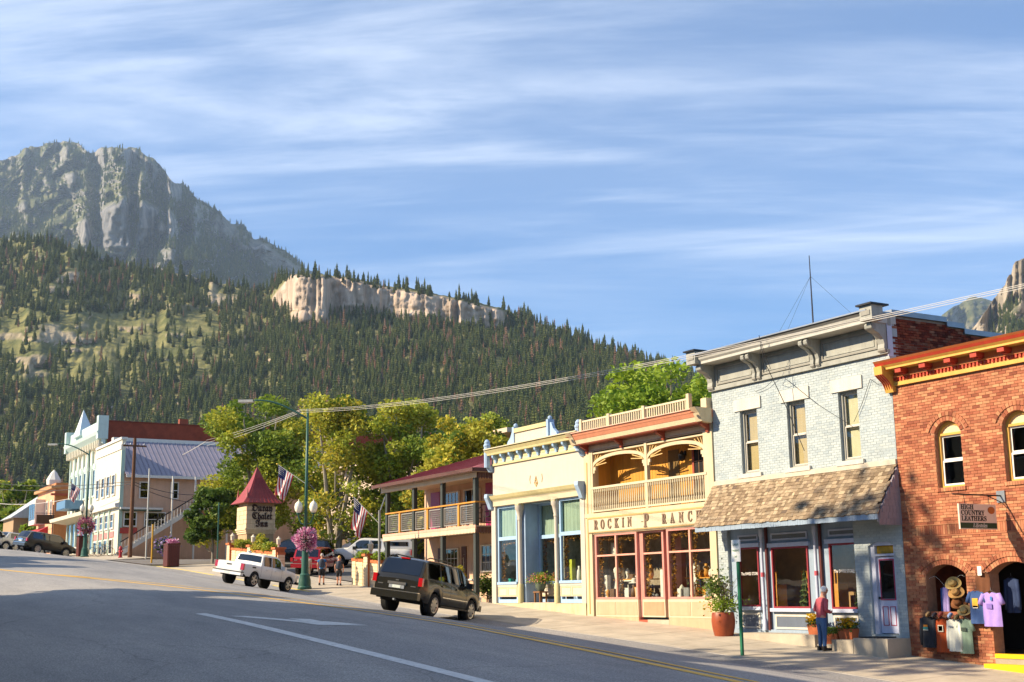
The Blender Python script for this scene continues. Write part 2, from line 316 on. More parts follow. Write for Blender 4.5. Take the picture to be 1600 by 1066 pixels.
# far pavement: one slab object per bay, joints recessed
def pavement(name, x0, x1, y0, y1, zfun, step, mat, rows=2):
    base = strip(list(np.arange(x0, x1+.01, (x1-x0)/max(2, round((x1-x0)/3)))), [y0, y1], lambda x, y: zfun(x, y)-.05, name, CURBM)
    n = max(1, round((x1-x0)/step)); dx = (x1-x0)/n; dy = (y1-y0)/rows
    for i in range(n):
        for j in range(rows):
            a, b_, c, d = x0+i*dx+.012, x0+(i+1)*dx-.012, y0+j*dy+.012, y0+(j+1)*dy-.012
            P = [(x, y, zfun(x, y)+k) for k in (-.06, random.uniform(0, .004)) for x, y in ((a, c), (b_, c), (b_, d), (a, d))]
            MB().add(P, [(4, 5, 6, 7), (0, 1, 5, 4), (1, 2, 6, 5), (2, 3, 7, 6), (3, 0, 4, 7)]).build('slab', mat, base)
    return base
def curb(name, x0, x1, y, mat, n0=1.5, mirror=False):
    xs = list(np.arange(x0, x1+.01, (x1-x0)/max(2, round((x1-x0)/n0)))); m = MB(); w = -.17 if not mirror else .17
    def zt(x): return ground(x, 22.41) if not mirror else zs(x)-.05
    prof = [(w*.15, -.35), (0, -.35), (-w*.0, -.02), (w*.2, .004), (w, .006), (w, -.3)]
    prof = [(-.02 if not mirror else .02, -.4), (0 if not mirror else 0, -.03), (.03 if not mirror else -.03, .006), (.17 if not mirror else -.17, .008), (.17 if not mirror else -.17, -.4)]
    vs = [(x, y+a, zt(x)+b) for x in xs for a, b in prof]; k = len(prof)
    fs = [(i*k+j, (i+1)*k+j, (i+1)*k+j+1, i*k+j+1) for i in range(len(xs)-1) for j in range(k-1)]+[tuple(range(k)), tuple((len(xs)-1)*k+j for j in range(k))]
    return m.add(vs, fs).build(name, mat, None, kind='structure')
wside = lambda x, y: ground(x, y)
pavement('pavement', -58.6, -12, 22.58, 26.0, wside, 1.85, CONC)
pavement('pavement', -84, -58.8, 22.58, 26.4, wside, 2.2, CONC)
pavement('pavement', -165, -98.5, 22.58, 26.0, wside, 4.5, CONC, 1)
for i, (a, b_) in enumerate(np.stack([np.linspace(-57.2, -12, 17)[:-1], np.linspace(-57.2, -12, 17)[1:]-.012], 1)): curb('curb', a, b_, 22.4, CURBM)
for a, b_ in ((-62.2, -57.3), (-68.9, -65.4), (-77, -72)): curb('curb', a, b_, 22.4, YCURB)
curb('curb', -65.3, -62.3, 22.4, CURBM); curb('curb', -71.9, -69, 22.4, CURBM); curb('curb', -84, -77.1, 22.4, YCURB); curb('curb', -165, -98.5, 22.4, CURBM)
strip(list(np.arange(-170, 41, 3)), [-4, 3.6], lambda x, y: zs(x)-.05, 'near_pavement', CONC)
curb('curb', -170, 40, 3.8, CURBM, 3, True)
strip(list(np.arange(-165, 41, 3)), [22.38, 22.95], lambda x, y: ground(x, 22.5)-.2, 'gutter', CURBM)
# painted markings, sheets just above the asphalt
def mark(path, w, name, mat, h=.006):
    m = MB(); vs = []; P = [Vector((x, y, 0)) for x, y in path]; n = len(P)
    for i, p in enumerate(P):
        d = (P[min(n-1, i+1)]-P[max(0, i-1)]).normalized(); q = Vector((-d.y, d.x, 0))*(w/2)
        for s in (-1, 1): a = p+s*q; vs.append((a.x, a.y, ground(a.x, a.y)+h))
    m.add(vs, [(2*i, 2*i+2, 2*i+3, 2*i+1) for i in range(n-1)]); return m.build(name, mat, None, kind='structure')
def smooth_path(pts, n=90):
    a = np.array(pts, float); t = np.r_[0, np.cumsum(np.hypot(*np.diff(a, axis=0).T))]; q = np.linspace(0, t[-1], n)
    x = np.interp(q, t, a[:, 0]); y = np.interp(q, t, a[:, 1]); k = np.ones(9)/9
    for _ in range(2):
        x = np.r_[x[:4], np.convolve(x, k, 'valid'), x[-4:]]; y = np.r_[y[:4], np.convolve(y, k, 'valid'), y[-4:]]
    return list(zip(x, y))
ypath = [(-120, 6.5), (-90, 7.2), (-70, 8.6), (-62.8, 9.9), (-58.5, 11.0), (-54.8, 12.2), (-48.9, 14.3), (-44.1, 15.4), (-40.4, 16.2), (-36.9, 16.6), (-31.9, 16.45), (-24.4, 15.75), (-18.1, 15.1), (-5, 14.2), (20, 13)]
mark(smooth_path(ypath), .24, 'yellow_line', YELP)
mark(smooth_path([(x, y+.42+.9*math.exp(-((x+43)/6)**2)) for x, y in ypath if -62 < x]), .13, 'yellow_line', YELP)
mark([(-35.75+i*(40/30), 10.82-.0025*i) for i in range(31)], .30, 'white_line', WHITEP)
def flat_shape(tris, name, mat, h=.006):
    m = MB()
    for t in tris: m.poly([(x, y, ground(x, y)+h) for x, y in t])
    return m.build(name, mat, None, kind='structure')
flat_shape([[(-34.4, 11.2), (-34.1, 11.55), (-32.6, 12.05), (-32.5, 11.75)], [(-32.5, 11.75), (-32.6, 12.05), (-31.0, 12.75), (-30.7, 12.4)],
            [(-32.8, 12.25), (-32.4, 12.75), (-31.2, 12.75), (-31.0, 12.45)], [(-31.6, 12.1), (-31.6, 12.85), (-30.3, 13.45)], [(-31.3, 12.0), (-30.9, 12.9), (-30.1, 13.4), (-30.5, 12.2)]], 'turn_arrow', WHITEP)
for x, y, l_ in ((-100, 9.0, 6), (-112, 9.2, 6), (-88, 15.2, 3), (-95, 14.2, 3)): mark([(x+i*l_/6, y+i*.02) for i in range(7)], .15, 'lane_mark', WHITEP)
# ================================================================== hills: surfaces with real distance, relief and back slopes
def ray(px, py): return fwd+RT*((px-800)/FPX)+UP*((533-py)/FPX)
def terrain(name, mat, xs, ridge, base, d0, d1, nrow, cliff, relief, seed, gam=1.0, back=400, lean=((0, 1), (0, 0))):
    """columns are bearings, rows climb from the foot to the ridge; distance grows with height except on cliffs"""
    xs = np.asarray(xs, float); nx = len(xs); rx, ry = zip(*ridge); yr = np.interp(xs, rx, ry)+vnoise(xs/16, xs*0, seed+5, 5, .7)*relief[2]
    yb = np.full(nx, base, float); G = np.zeros((nx, nrow+3, 3)); YY = np.zeros((nx, nrow)); DD = np.zeros((nx, nrow))
    s = np.linspace(0, 1, nrow)
    for i, x in enumerate(xs):
        y = yb[i]+(yr[i]-yb[i])*s**.9; rate = np.ones(nrow)*(.35+.65*s**gam); rate *= 1-.94*cliff(x, y); c = np.r_[0, np.cumsum(rate[1:])]; c0 = np.cumsum(.35+.65*s**gam)[-1]
        d = d0+(d1-d0)*c/c0
        YY[i] = y; DD[i] = d
    X2 = np.repeat(xs[:, None], nrow, 1)
    n1 = vnoise(X2/relief[3], YY/relief[3], seed, 5, .55); wx_ = X2+relief[3]*.5*vnoise(X2/relief[3], YY/relief[3], seed+40, 2)+.45*YY; n2 = 1-np.abs(vnoise(wx_/(relief[3]*.5), YY/(relief[3]*.8), seed+9, 5, .55))*2.2; n2 = n2+.40*(1-np.abs(vnoise(wx_/(relief[3]*.13), YY/(relief[3]*.2), seed+13, 4, .6))*2.2)
    cm = np.array([cliff(x, y) for x, y in zip(xs, YY)])
    n3 = vnoise(X2/8, YY/70, seed+20, 5, .7); n4 = vnoise(X2/60, YY/7, seed+30, 4, .6)
    D = DD+np.interp(xs, *lean)[:, None]+(1-.85*cm)*(relief[0]*n1+relief[1]*n2)+cm*(n3*relief[4]+n4*relief[4]*.28)
    edge = np.minimum(1, (1-s)*6)[None, :]
    for i, x in enumerate(xs):
        rr = np.array(fwd)[None]+np.array(RT)[None]*((x-800)/FPX)+np.array(UP)[None]*((533-YY[i])/FPX)[:, None]; G[i, :nrow] = rr/np.hypot(rr[:, 0], rr[:, 1])[:, None]*D[i][:, None]
        r = ray(x, YY[i, -1]); r = r/math.hypot(r.x, r.y); z = G[i, nrow-1, 2]
        for k, (dd, f) in enumerate(((back*.2, .97), (back, .8), (back*3, .3))):
            p = r*(D[i, -1]+dd); G[i, nrow+k] = (p.x, p.y, z*f)
    foot = G[:, :1].copy(); foot[:, 0, :2] *= .72; foot[:, 0, 2] = -25
    G = np.concatenate([foot, G], 1); nrow += 1
    ny = nrow+3; m = MB(); m.v = [tuple(p) for p in G.reshape(-1, 3)]
    m.f = [(i*ny+j, (i+1)*ny+j, (i+1)*ny+j+1, i*ny+j+1) for i in range(nx-1) for j in range(ny-1)]; m.t = [0]*len(m.f)
    o = m.build(name, mat, None, smooth=True, kind='structure'); at = o.data.attributes.new('cliff', 'FLOAT', 'POINT'); at.data.foreach_set('value', np.concatenate([cm[:, :1]*0, cm, cm[:, -1:].repeat(3, 1)*0], 1).reshape(-1).astype(np.float32))
    return G[:, 1:nrow], YY, cm, xs
def hill_mat(name, rock, rock2, grass, grass2, sc, lo, hi):
    m = bpy.data.materials.new(name); m.use_nodes = True; n = m.node_tree.nodes; l = m.node_tree.links.new; b = n['Principled BSDF']
    g = n.new('ShaderNodeNewGeometry'); sp = n.new('ShaderNodeSeparateXYZ'); l(g.outputs['True Normal'], sp.inputs[0])
    def nz(s, d, st=(1, 1, 1), r=.65):
        mp = n.new('ShaderNodeMapping'); mp.inputs['Scale'].default_value = st; l(g.outputs['Position'], mp.inputs[0])
        k = n.new('ShaderNodeTexNoise'); k.inputs['Scale'].default_value = s; k.inputs['Detail'].default_value = d; k.inputs['Roughness'].default_value = r; l(mp.outputs[0], k.inputs['Vector']); return k.outputs[0]
    def two(a, c0, c1, p0=.35, p1=.65):
        cr = n.new('ShaderNodeValToRGB'); e = cr.color_ramp.elements; e[0].position = p0; e[1].position = p1; e[0].color = (*c0, 1); e[1].color = (*c1, 1); l(a, cr.inputs[0]); return cr.outputs[0]
    rk = two(nz(sc*1.5, 8, (1, 1, .22)), rock2, rock, .38, .6); gr = two(nz(sc*1.1, 7), grass2, grass, .4, .62)
    nn = nz(sc*2.5, 5); ad = n.new('ShaderNodeMath'); ad.operation = 'MULTIPLY_ADD'; l(nn, ad.inputs[0]); ad.inputs[1].default_value = .35; l(sp.outputs[2], ad.inputs[2])
    mr = n.new('ShaderNodeMapRange'); mr.inputs[1].default_value = lo; mr.inputs[2].default_value = hi; l(ad.outputs[0], mr.inputs[0])
    ca_ = n.new('ShaderNodeAttribute'); ca_.attribute_name = 'cliff'; iv = n.new('ShaderNodeMath'); iv.operation = 'MULTIPLY_ADD'; l(ca_.outputs['Fac'], iv.inputs[0]); iv.inputs[1].default_value = -1.4; iv.inputs[2].default_value = 1.1; mn = n.new('ShaderNodeMath'); mn.operation = 'MINIMUM'; mn.use_clamp = True; l(mr.outputs[0], mn.inputs[0]); l(iv.outputs[0], mn.inputs[1])
    mx = n.new('ShaderNodeMixRGB'); l(mn.outputs[0], mx.inputs[0]); l(rk, mx.inputs[1]); l(gr, mx.inputs[2]); l(mx.outputs[0], b.inputs['Base Color'])
    b.inputs['Roughness'].default_value = .95; b.inputs['Specular IOR Level'].default_value = .1
    bp = n.new('ShaderNodeBump'); bp.inputs['Strength'].default_value = .9; bp.inputs['Distance'].default_value = .14/sc; l(nz(sc*3, 8, (1, 1, .4)), bp.inputs['Height']); l(bp.outputs[0], b.inputs['Normal'])
    return m
def sm(a, b, x): t = np.clip((x-a)/(b-a), 0, 1); return t*t*(3-2*t)
def cliffA(x, y):
    """pale cliff band along the crest of the near hill, and outcrops on its left shoulder"""
    top = np.interp(x, [420, 455, 540, 600, 690, 790, 800], [470, 428, 433, 448, 462, 485, 490])
    bot = np.interp(x, [410, 430, 470, 520, 600, 690, 780, 800], [462, 478, 486, 490, 494, 506, 516, 500])
    f = sm(412, 434, x)*(1-sm(776, 800, x))
    o = f*sm(top-1, top+4, y)*(1-sm(bot-6, bot+4, y))
    low = sm(448, 462, x)*(1-sm(505, 520, x))*sm(484, 489, y)*(1-sm(502, 510, y))
    k = vnoise(np.full_like(y, x)/55, y/16, 77, 3)
    sh = .55*(x < 400)*sm(.18, .4, k)*sm(395, 405, y)*(1-sm(470, 490, y))
    sh2 = (x < 430)*sm(.22, .42, k)*sm(495, 515, y)*(1-sm(575, 600, y))*.45
    return np.clip(o+low+sh+sh2, 0, 1)
HILLM = hill_mat('near_hill', (.60, .47, .36), (.34, .26, .19), (.24, .22, .085), (.105, .115, .04), .035, .20, .5)
nearG, nearY, nearC, nearX = terrain('near_hill', HILLM, np.arange(-500, 1500, 2.5),
    [(-500, 360), (-150, 366), (0, 374), (60, 376), (130, 392), (200, 420), (270, 425), (330, 440), (400, 456), (425, 448), (455, 428), (500, 428), (540, 433), (600, 446), (640, 450), (690, 462), (740, 470), (790, 484), (850, 508), (930, 540), (1000, 562), (1060, 580), (1150, 610), (1300, 650), (1500, 700)],
    800, 650, 1300, 110, cliffA, (18, 13, 3.5, 130, 13), 3, 1.0, 260, ((-500, -100, 450, 1500), (170, 140, 0, -300)))
def cliffB(x, y):
    k = vnoise(np.full_like(y, x)/38, y/46, 55, 4); ka = vnoise(np.full_like(y, x)/17, y/60, 56, 4, .6); yt = np.interp(x, [105, 150, 200, 235, 265, 285], [360, 330, 308, 322, 330, 360]); yb2 = np.interp(x, [105, 150, 200, 240, 285], [378, 392, 398, 380, 372])
    a = sm(110, 135, x)*(1-sm(262, 285, x))*sm(-8, 8, y-yt)*(1-sm(-12, 10, y-yb2))*sm(-.28, .12, ka)
    b = sm(.28, .5, k)*.7
    top = np.interp(x, [-300, 90, 210, 330, 470], [250, 222, 230, 325, 415])
    c = sm(290, 420, np.full_like(y, x))*sm(0, 12, y-top)*(1-sm(30, 60, y-top))
    c2 = sm(0, 6, y-top)*(1-sm(18, 46, y-top))*.75*sm(-.2, .25, ka)
    return np.clip(a+b+.35*c+c2*(1-.7*sm(300, 380, np.full_like(y, x))), 0, 1)
FARM = hill_mat('far_mountain', (.33, .31, .285), (.13, .13, .13), (.17, .165, .075), (.07, .085, .04), .012, .22, .5)
farG, farY, farC, farX = terrain('far_mountain', FARM, np.arange(-420, 700, 3.2),
    [(-420, 300), (-150, 262), (-60, 258), (0, 251), (26, 246), (40, 233), (62, 229), (88, 222), (122, 224), (138, 236), (170, 234), (200, 231), (214, 233), (240, 250), (268, 282), (290, 292), (320, 318), (345, 330), (366, 352), (378, 350), (396, 372), (410, 368), (436, 388), (448, 392), (470, 415), (520, 440), (600, 480), (700, 520)],
    520, 2500, 4200, 120, cliffB, (170, 230, 8, 100, 24), 8, 1.0, 900, ((-420, 200, 700), (450, 0, -450)))
def cliffC(x, y):
    k = vnoise(np.full_like(y, x)/30, y/40, 31, 4)
    top = np.interp(x, [1440, 1490, 1515, 1550, 1575, 1585, 1640], [505, 472, 464, 455, 430, 408, 380])
    return np.clip(sm(-.05, .3, k)*.8+sm(0, 3, y-top)*(1-sm(34, 60, y-top)), 0, 1)
MIDM = hill_mat('right_mountain', (.46, .38, .28), (.20, .165, .12), (.17, .16, .08), (.07, .085, .04), .02, .52, .80)
rgtG, rgtY, rgtC, rgtX = terrain('right_mountain', MIDM, np.arange(1500, 2000, 3.2),
    [(1500, 540), (1512, 522), (1530, 500), (1548, 472), (1562, 455), (1570, 447), (1575, 430), (1581, 428), (1584, 409), (1600, 404), (1625, 396), (1650, 360), (1750, 330), (2000, 320)], 640, 1250, 2000, 70, cliffC, (40, 45, 3.5, 60, 28), 15, 1.0, 500)
terrain('back_mountain', FARM, np.arange(1380, 1680, 3.2), [(1380, 560), (1440, 512), (1470, 494), (1490, 478), (1518, 464), (1540, 468), (1570, 475), (1680, 500)], 640, 3200, 4600, 60, cliffB, (90, 120, 3.5, 60, 45), 21, 1.0, 900)
# ------------------------------------------------------------------ conifers
NEEDLE = ramp_mat('conifer_green', [(.075, .112, .03), (.12, .16, .04), (.17, .20, .05), (.23, .235, .062), (.10, .138, .045)], .8, .25, .6, 0, noise=.3)
DEADN = ramp_mat('conifer_rust', [(.34, .15, .06), (.28, .18, .11), (.38, .20, .09), (.24, .19, .14)], .9, .05, .6, 0, noise=.3)
BARK = mt('bark', (.11, .08, .055), .95, .35, 6, .6, 25, stretch=(1, 1, .2))
def conifer_mesh(name, mat, h, r, seed, layers=9, k=9, droop=.32, thin=0):
    rd = random.Random(seed); m = MB()
    for i in range(layers):
        t = i/(layers-1); z = h*(.10+.86*t); R = r*(1-t)**.62*(rd.uniform(.82, 1.12))+.10
        for j in range(k):
            if rd.random() < thin: continue
            a = 2*pi*(j+rd.random()*.8)/k+i*.7; L_ = R*rd.uniform(.65, 1.15); w = .34*R+.12; d = droop*L_
            p = Vector((cos(a), sin(a), 0)); q = Vector((-sin(a), cos(a), 0)); c0 = Vector((0, 0, z+.05*h)); tip = p*L_+Vector((0, 0, z-d)); tn = rd.random()*.6
            m.add([c0, p*L_*.55+q*w+Vector((0, 0, z-d*.35)), tip, p*L_*.55-q*w+Vector((0, 0, z-d*.35))], [(0, 1, 2), (0, 2, 3)], tn)
            m.add([c0+Vector((0, 0, .05*h)), p*L_*.8+Vector((0, 0, z-d*.2)), p*L_*.75+Vector((0, 0, z-d-.10*h))], [(0, 1, 2)], tn)
    m.lathe([(.08, h*.8), (.02, h*1.02)], n=4, tone=.3)
    me_o = m.build(name, mat, None, kind='structure'); me = me_o.data; bpy.data.objects.remove(me_o)
    return me
def trunk_mesh(h):
    o = MB().tube([(0, 0, -1.5), (0, 0, h*.4), (0, 0, h*.9)], [.02*h, .014*h, .004*h], 5).build('trunk', BARK, None, kind='structure'); me = o.data; bpy.data.objects.remove(o); return me
CON = [conifer_mesh('conifer_crown', NEEDLE, 13, 2.5, 1), conifer_mesh('conifer_crown', NEEDLE, 14, 2.1, 2, 10), conifer_mesh('conifer_crown', NEEDLE, 11, 2.9, 3, 8, 10), conifer_mesh('conifer_crown', NEEDLE, 12, 2.3, 4, 9, 8, .25),
       conifer_mesh('conifer_crown', DEADN, 13, 1.9, 5, 9, 7, .3, .25), conifer_mesh('conifer_crown', NEEDLE, 9.5, 3.2, 6, 7, 11, .15)]
CTRUNK = trunk_mesh(12)
def scatter_pts(G, YY, xs, n, dens, seed):
    r = np.random.default_rng(seed); out = []; nx, nr = YY.shape
    while len(out) < n:
        i = r.random(4000)*(nx-1.001); j = r.random(4000)*(nr-1.001)
        ii = i.astype(int); jj = j.astype(int); fx = i-ii; fy = j-jj
        P = (G[ii, jj]*((1-fx)*(1-fy))[:, None]+G[ii+1, jj]*(fx*(1-fy))[:, None]+G[ii, jj+1]*((1-fx)*fy)[:, None]+G[ii+1, jj+1]*(fx*fy)[:, None])
        x = xs[ii]*(1-fx)+xs[ii+1]*fx; y = YY[ii, jj]*(1-fy)+YY[ii, jj+1]*fy
        keep = r.random(4000) < dens(x, y, ii, jj)
        out += [(tuple(p), a, b) for p, a, b in zip(P[keep], x[keep], y[keep])]
    return out[:n]
def geo_forest(name, pts, meshes, weights, label, sc=(.7, 1.25), seed=0):
    """one scatter object: points instanced with whole conifers"""
    r = random.Random(seed); cols = bpy.data.collections.new(name+'_kinds')
    for k, me in enumerate(meshes):
        o = bpy.data.objects.new('conifer_kind', me); cols.objects.link(o)
    me = bpy.data.meshes.new(name); me.from_pydata([p for p, _, _ in pts], [], [])
    a = me.attributes.new('idx', 'INT', 'POINT'); a.data.foreach_set('value', np.array(r.choices(range(len(meshes)), weights, k=len(pts)), dtype=np.int32))
    b = me.attributes.new('siz', 'FLOAT', 'POINT'); b.data.foreach_set('value', np.array([r.uniform(*sc)*(.75+.5*r.random()) for _ in pts], dtype=np.float32))
    c = me.attributes.new('rot', 'FLOAT', 'POINT'); c.data.foreach_set('value', np.array([r.uniform(0, 6.28) for _ in pts], dtype=np.float32))
    o = bpy.data.objects.new(name, me); COL.objects.link(o); o['kind'] = 'stuff'; settag(o, label, 'forest')
    g = bpy.data.node_groups.new(name, 'GeometryNodeTree'); g.interface.new_socket('Geometry', in_out='INPUT', socket_type='NodeSocketGeometry'); g.interface.new_socket('Geometry', in_out='OUTPUT', socket_type='NodeSocketGeometry')
    n = g.nodes.new; l = g.links.new; gi = n('NodeGroupInput'); go = n('NodeGroupOutput'); ci = n('GeometryNodeCollectionInfo'); ci.inputs[0].default_value = cols; ci.inputs[1].default_value = True; ci.inputs[2].default_value = True
    ip = n('GeometryNodeInstanceOnPoints'); ip.inputs['Pick Instance'].default_value = True
    def at(nm, ty): k = n('GeometryNodeInputNamedAttribute'); k.data_type = ty; k.inputs[0].default_value = nm; return k.outputs[0]
    l(gi.outputs[0], ip.inputs['Points']); l(ci.outputs[0], ip.inputs['Instance']); l(at('idx', 'INT'), ip.inputs['Instance Index']); l(at('siz', 'FLOAT'), ip.inputs['Scale'])
    cb = n('ShaderNodeCombineXYZ'); l(at('rot', 'FLOAT'), cb.inputs[2]); l(cb.outputs[0], ip.inputs['Rotation']); l(ip.outputs[0], go.inputs[0])
    md = o.modifiers.new('scatter', 'NODES'); md.node_group = g; return o
def densA(x, y, ii, jj):
    c = nearC[ii, jj]; top = nearY[ii, -1]
    patch = vnoise(x/70, y/32, 44, 3)
    meadow = sm(-60, 20, x)*(1-sm(300, 400, x))*sm(478, 500, y)*(1-sm(588, 622, y))
    low = sm(-100, 0, x)*(1-sm(40, 110, x))*sm(590, 640, y)*.6
    d = 1-.9*np.clip(meadow*sm(-.6, .0, patch), 0, 1)-low*.6
    d *= .62+.38*sm(-.5, .0, patch)
    return np.clip(d, 0, 1)*(c < .28)*(y < 800)
allA = scatter_pts(nearG, nearY, nearX, 21000, densA, 5)+scatter_pts(nearG, nearY, nearX, 420, lambda x, y, ii, jj: (jj > 105)*(vnoise(x/30, x*0, 6, 2) > -.35), 9)
# the largest in view become trees of their own
cand = sorted([p for p in allA if 330 < p[1] < 1010 and 560 < p[2] < 690 or (0 < p[1] < 330 and 560 < p[2] < 655)], key=lambda q: q[0][0]**2+q[0][1]**2)[:300]
cs = set(id(p) for p in cand)
geo_forest('hillside_forest', [p for p in allA if id(p) not in cs], CON, [5, 5, 3, 4, 2.0, 3], 'dense conifer forest covering the slope below the pale cliff band', (.55, 1.1), seed=2)
rd = random.Random(3)
for p, px, py in cand:
    k = rd.choices(range(6), [5, 5, 3, 4, 1.5, 2])[0]; sc_ = rd.uniform(.65, 1.15)
    dead = k == 4
    t = thing('dead_conifer' if dead else 'conifer_tree', 'rust-brown dead conifer on the lower forested hillside' if dead else 'green conifer on the lower forested hillside behind the town', 'tree', p, 'dead conifers on the lower hillside' if dead else 'green conifers on the lower hillside')
    for nm, me in (('crown', CON[k]), ('trunk', CTRUNK)):
        o = bpy.data.objects.new(nm, me); COL.objects.link(o); o.parent = t
    t.scale = (sc_, sc_, sc_*rd.uniform(.9, 1.15)); t.rotation_euler = (0, 0, rd.uniform(0, 6.28))
def densB(x, y, ii, jj): return (farC[ii, jj] < .3)*(.25+.75*sm(-.35, .2, vnoise(x/40, y/30, 12, 4)))*sm(0, 30, y-farY[ii, -1]+14)
ptsB = scatter_pts(farG, farY, farX, 20000, densB, 6)
geo_forest('far_mountain_forest', ptsB, CON[:4], [1, 1, 1, 1], 'distant dark conifer forest on the big rocky mountain', (.85, 1.5), seed=4)
ptsC = scatter_pts(rgtG, rgtY, rgtX, 1500, lambda x, y, ii, jj: (rgtC[ii, jj] < .35)*(.3+.7*sm(-.2, .2, vnoise(x/25, y/25, 9, 3))), 8)
geo_forest('cliff_side_forest', ptsC, CON[:4], [1, 1, 1, 1], 'conifers on the steep slope behind the brick store roof', (.7, 1.2), seed=5)
# the air
hz = MB().box(-6800, 1800, -900, 6500, -140, 1750).build('haze', GLASS, None, kind='stuff'); hz.data.materials.clear()
hm = bpy.data.materials.new('haze_air'); hm.use_nodes = True; hm.node_tree.nodes.remove(hm.node_tree.nodes['Principled BSDF'])
pv = hm.node_tree.nodes.new('ShaderNodeVolumePrincipled'); pv.inputs['Color'].default_value = (.60, .78, 1, 1); pv.inputs['Density'].default_value = HAZE; pv.inputs['Anisotropy'].default_value = .2
hm.node_tree.links.new(pv.outputs[0], hm.node_tree.nodes['Material Output'].inputs['Volume']); hz.data.materials.append(hm)
settag(hz, 'thin blue mountain air over the whole valley', 'haze')
# ================================================================== shared building pieces
FY = 26.0
def solid(x0, x1, z, ops):
    """solid x-intervals of a wall at height z, openings with optional arched heads taken out"""
    iv = [(x0, x1)]
    for o in ops:
        a, b, z0, sp, rise = o
        if z < z0 or z > sp+rise: continue
        if z > sp and rise > 0:
            w = (b-a)/2; R = (w*w+rise*rise)/(2*rise); q = R*R-(R-rise+(z-sp))**2
            if q <= 0: continue
            h = sqrt(q); c = (a+b)/2; a, b = c-h, c+h
        nv = []
        for p, q in iv:
            if b <= p or a >= q: nv.append((p, q)); continue
            if a > p: nv.append((p, a))
            if b < q: nv.append((b, q))
        iv = nv
    return iv
def wall(parent, name, mat, x0, x1, z0, z1, y0, y1, ops=(), dz=.05):
    m = MB(); zc = sorted({z0, z1} | {v for o in ops for v in ([o[2], o[3]]+[o[3]+o[4]*i/12 for i in range(13)] if o[4] else [o[2], o[3]]) if z0 < v < z1})
    for a, b in zip(zc[:-1], zc[1:]):
        if b-a < 1e-5: continue
        for p, q in solid(x0, x1, (a+b)/2, ops): m.box(p, q, y0, y1, a, b)
    return m.build(name, mat, parent)
def bricks(parent, mat, x0, x1, z0, z1, ops, y, singles=0, zlow=None, L_=.215, H=.0735, proud=.014, skip=None, name='brick'):
    """courses of bricks standing proud of recessed mortar; the nearest ones are single objects"""
    jb = MB(); items = []; n = int((z1-z0)/H)
    for i in range(n):
        a = z0+i*H; zm = a+H/2; off = (i % 2)*L_/2
        for p, q in solid(x0, x1, zm, ops):
            k0 = int(math.floor((p-x0-off)/L_)); k1 = int(math.ceil((q-x0-off)/L_))
            for k in range(k0, k1+1):
                u, v = max(p, x0+off+k*L_), min(q, x0+off+(k+1)*L_)
                if v-u < .035: continue
                if zlow and a < zlow((u+v)/2): continue
                if skip and skip((u+v)/2, zm): continue
                items.append((u+.005, v-.005, a+.005, a+H-.005))
    full = [t for t in items if t[1]-t[0] > L_-.0111]
    full.sort(key=lambda t: -(t[0])); chosen = set(full[:singles]); proto = None
    for t in items:
        if t in chosen:
            if proto is None:
                w = L_-.01; h = H-.01; me = MB().box(0, w, 0, proud+.01, 0, h); proto = me.build(name, mat, None, kind='structure'); del proto['kind']; proto.parent = parent; b = proto
            else: b = share(proto, (0, 0, 0), parent)
            off = Vector((0, 0, 0)); pp = parent
            while pp is not None: off += pp.location; pp = pp.parent
            b.location = Vector((t[0], y-proud+random.uniform(-.002, .002), t[2]))-off
        else: d = random.uniform(-.003, .002); jb.box(t[0], t[1], y-proud+d, y+.01, t[2], t[3], random.random()*.999+.0005)
    return jb.build(name+'work', mat, parent, kind='stuff')
def arch_ring(m, a, b, sp, rise, y0, y1, t0, t1, n):
    """radial bricks round a segmental head"""
    w = (b-a)/2; R = (w*w+rise*rise)/(2*rise); c = ((a+b)/2, sp+rise-R); th = math.asin(min(1, w/R))
    for i in range(n):
        q0 = -th+2*th*(i+.06)/n; q1 = -th+2*th*(i+.94)/n; P = []
        for r, q in ((R+t0, q0), (R+t0, q1), (R+t1, q1), (R+t1, q0)): P.append((c[0]+r*sin(q), c[1]+r*cos(q)))
        m.prism(P, y0, y1, 'xz', random.random()*.99+.005)
def arch_outline(a, b, z0, sp, rise, n=14):
    w = (b-a)/2; R = (w*w+rise*rise)/(2*rise); c = ((a+b)/2, sp+rise-R); th = math.asin(min(1, w/R))
    return [(a, z0), (b, z0)]+[(c[0]+R*sin(q), c[1]+R*cos(q)) for q in np.linspace(th, -th, n)]
def frame(m, x0, x1, z0, z1, y0, y1, w, wt=None, wb=None):
    wt = wt or w; wb = wb or w
    m.box(x0, x0+w, y0, y1, z0, z1); m.box(x1-w, x1, y0, y1, z0, z1); m.box(x0+w, x1-w, y0, y1, z1-wt, z1); m.box(x0+w, x1-w, y0, y1, z0, z0+wb); return m
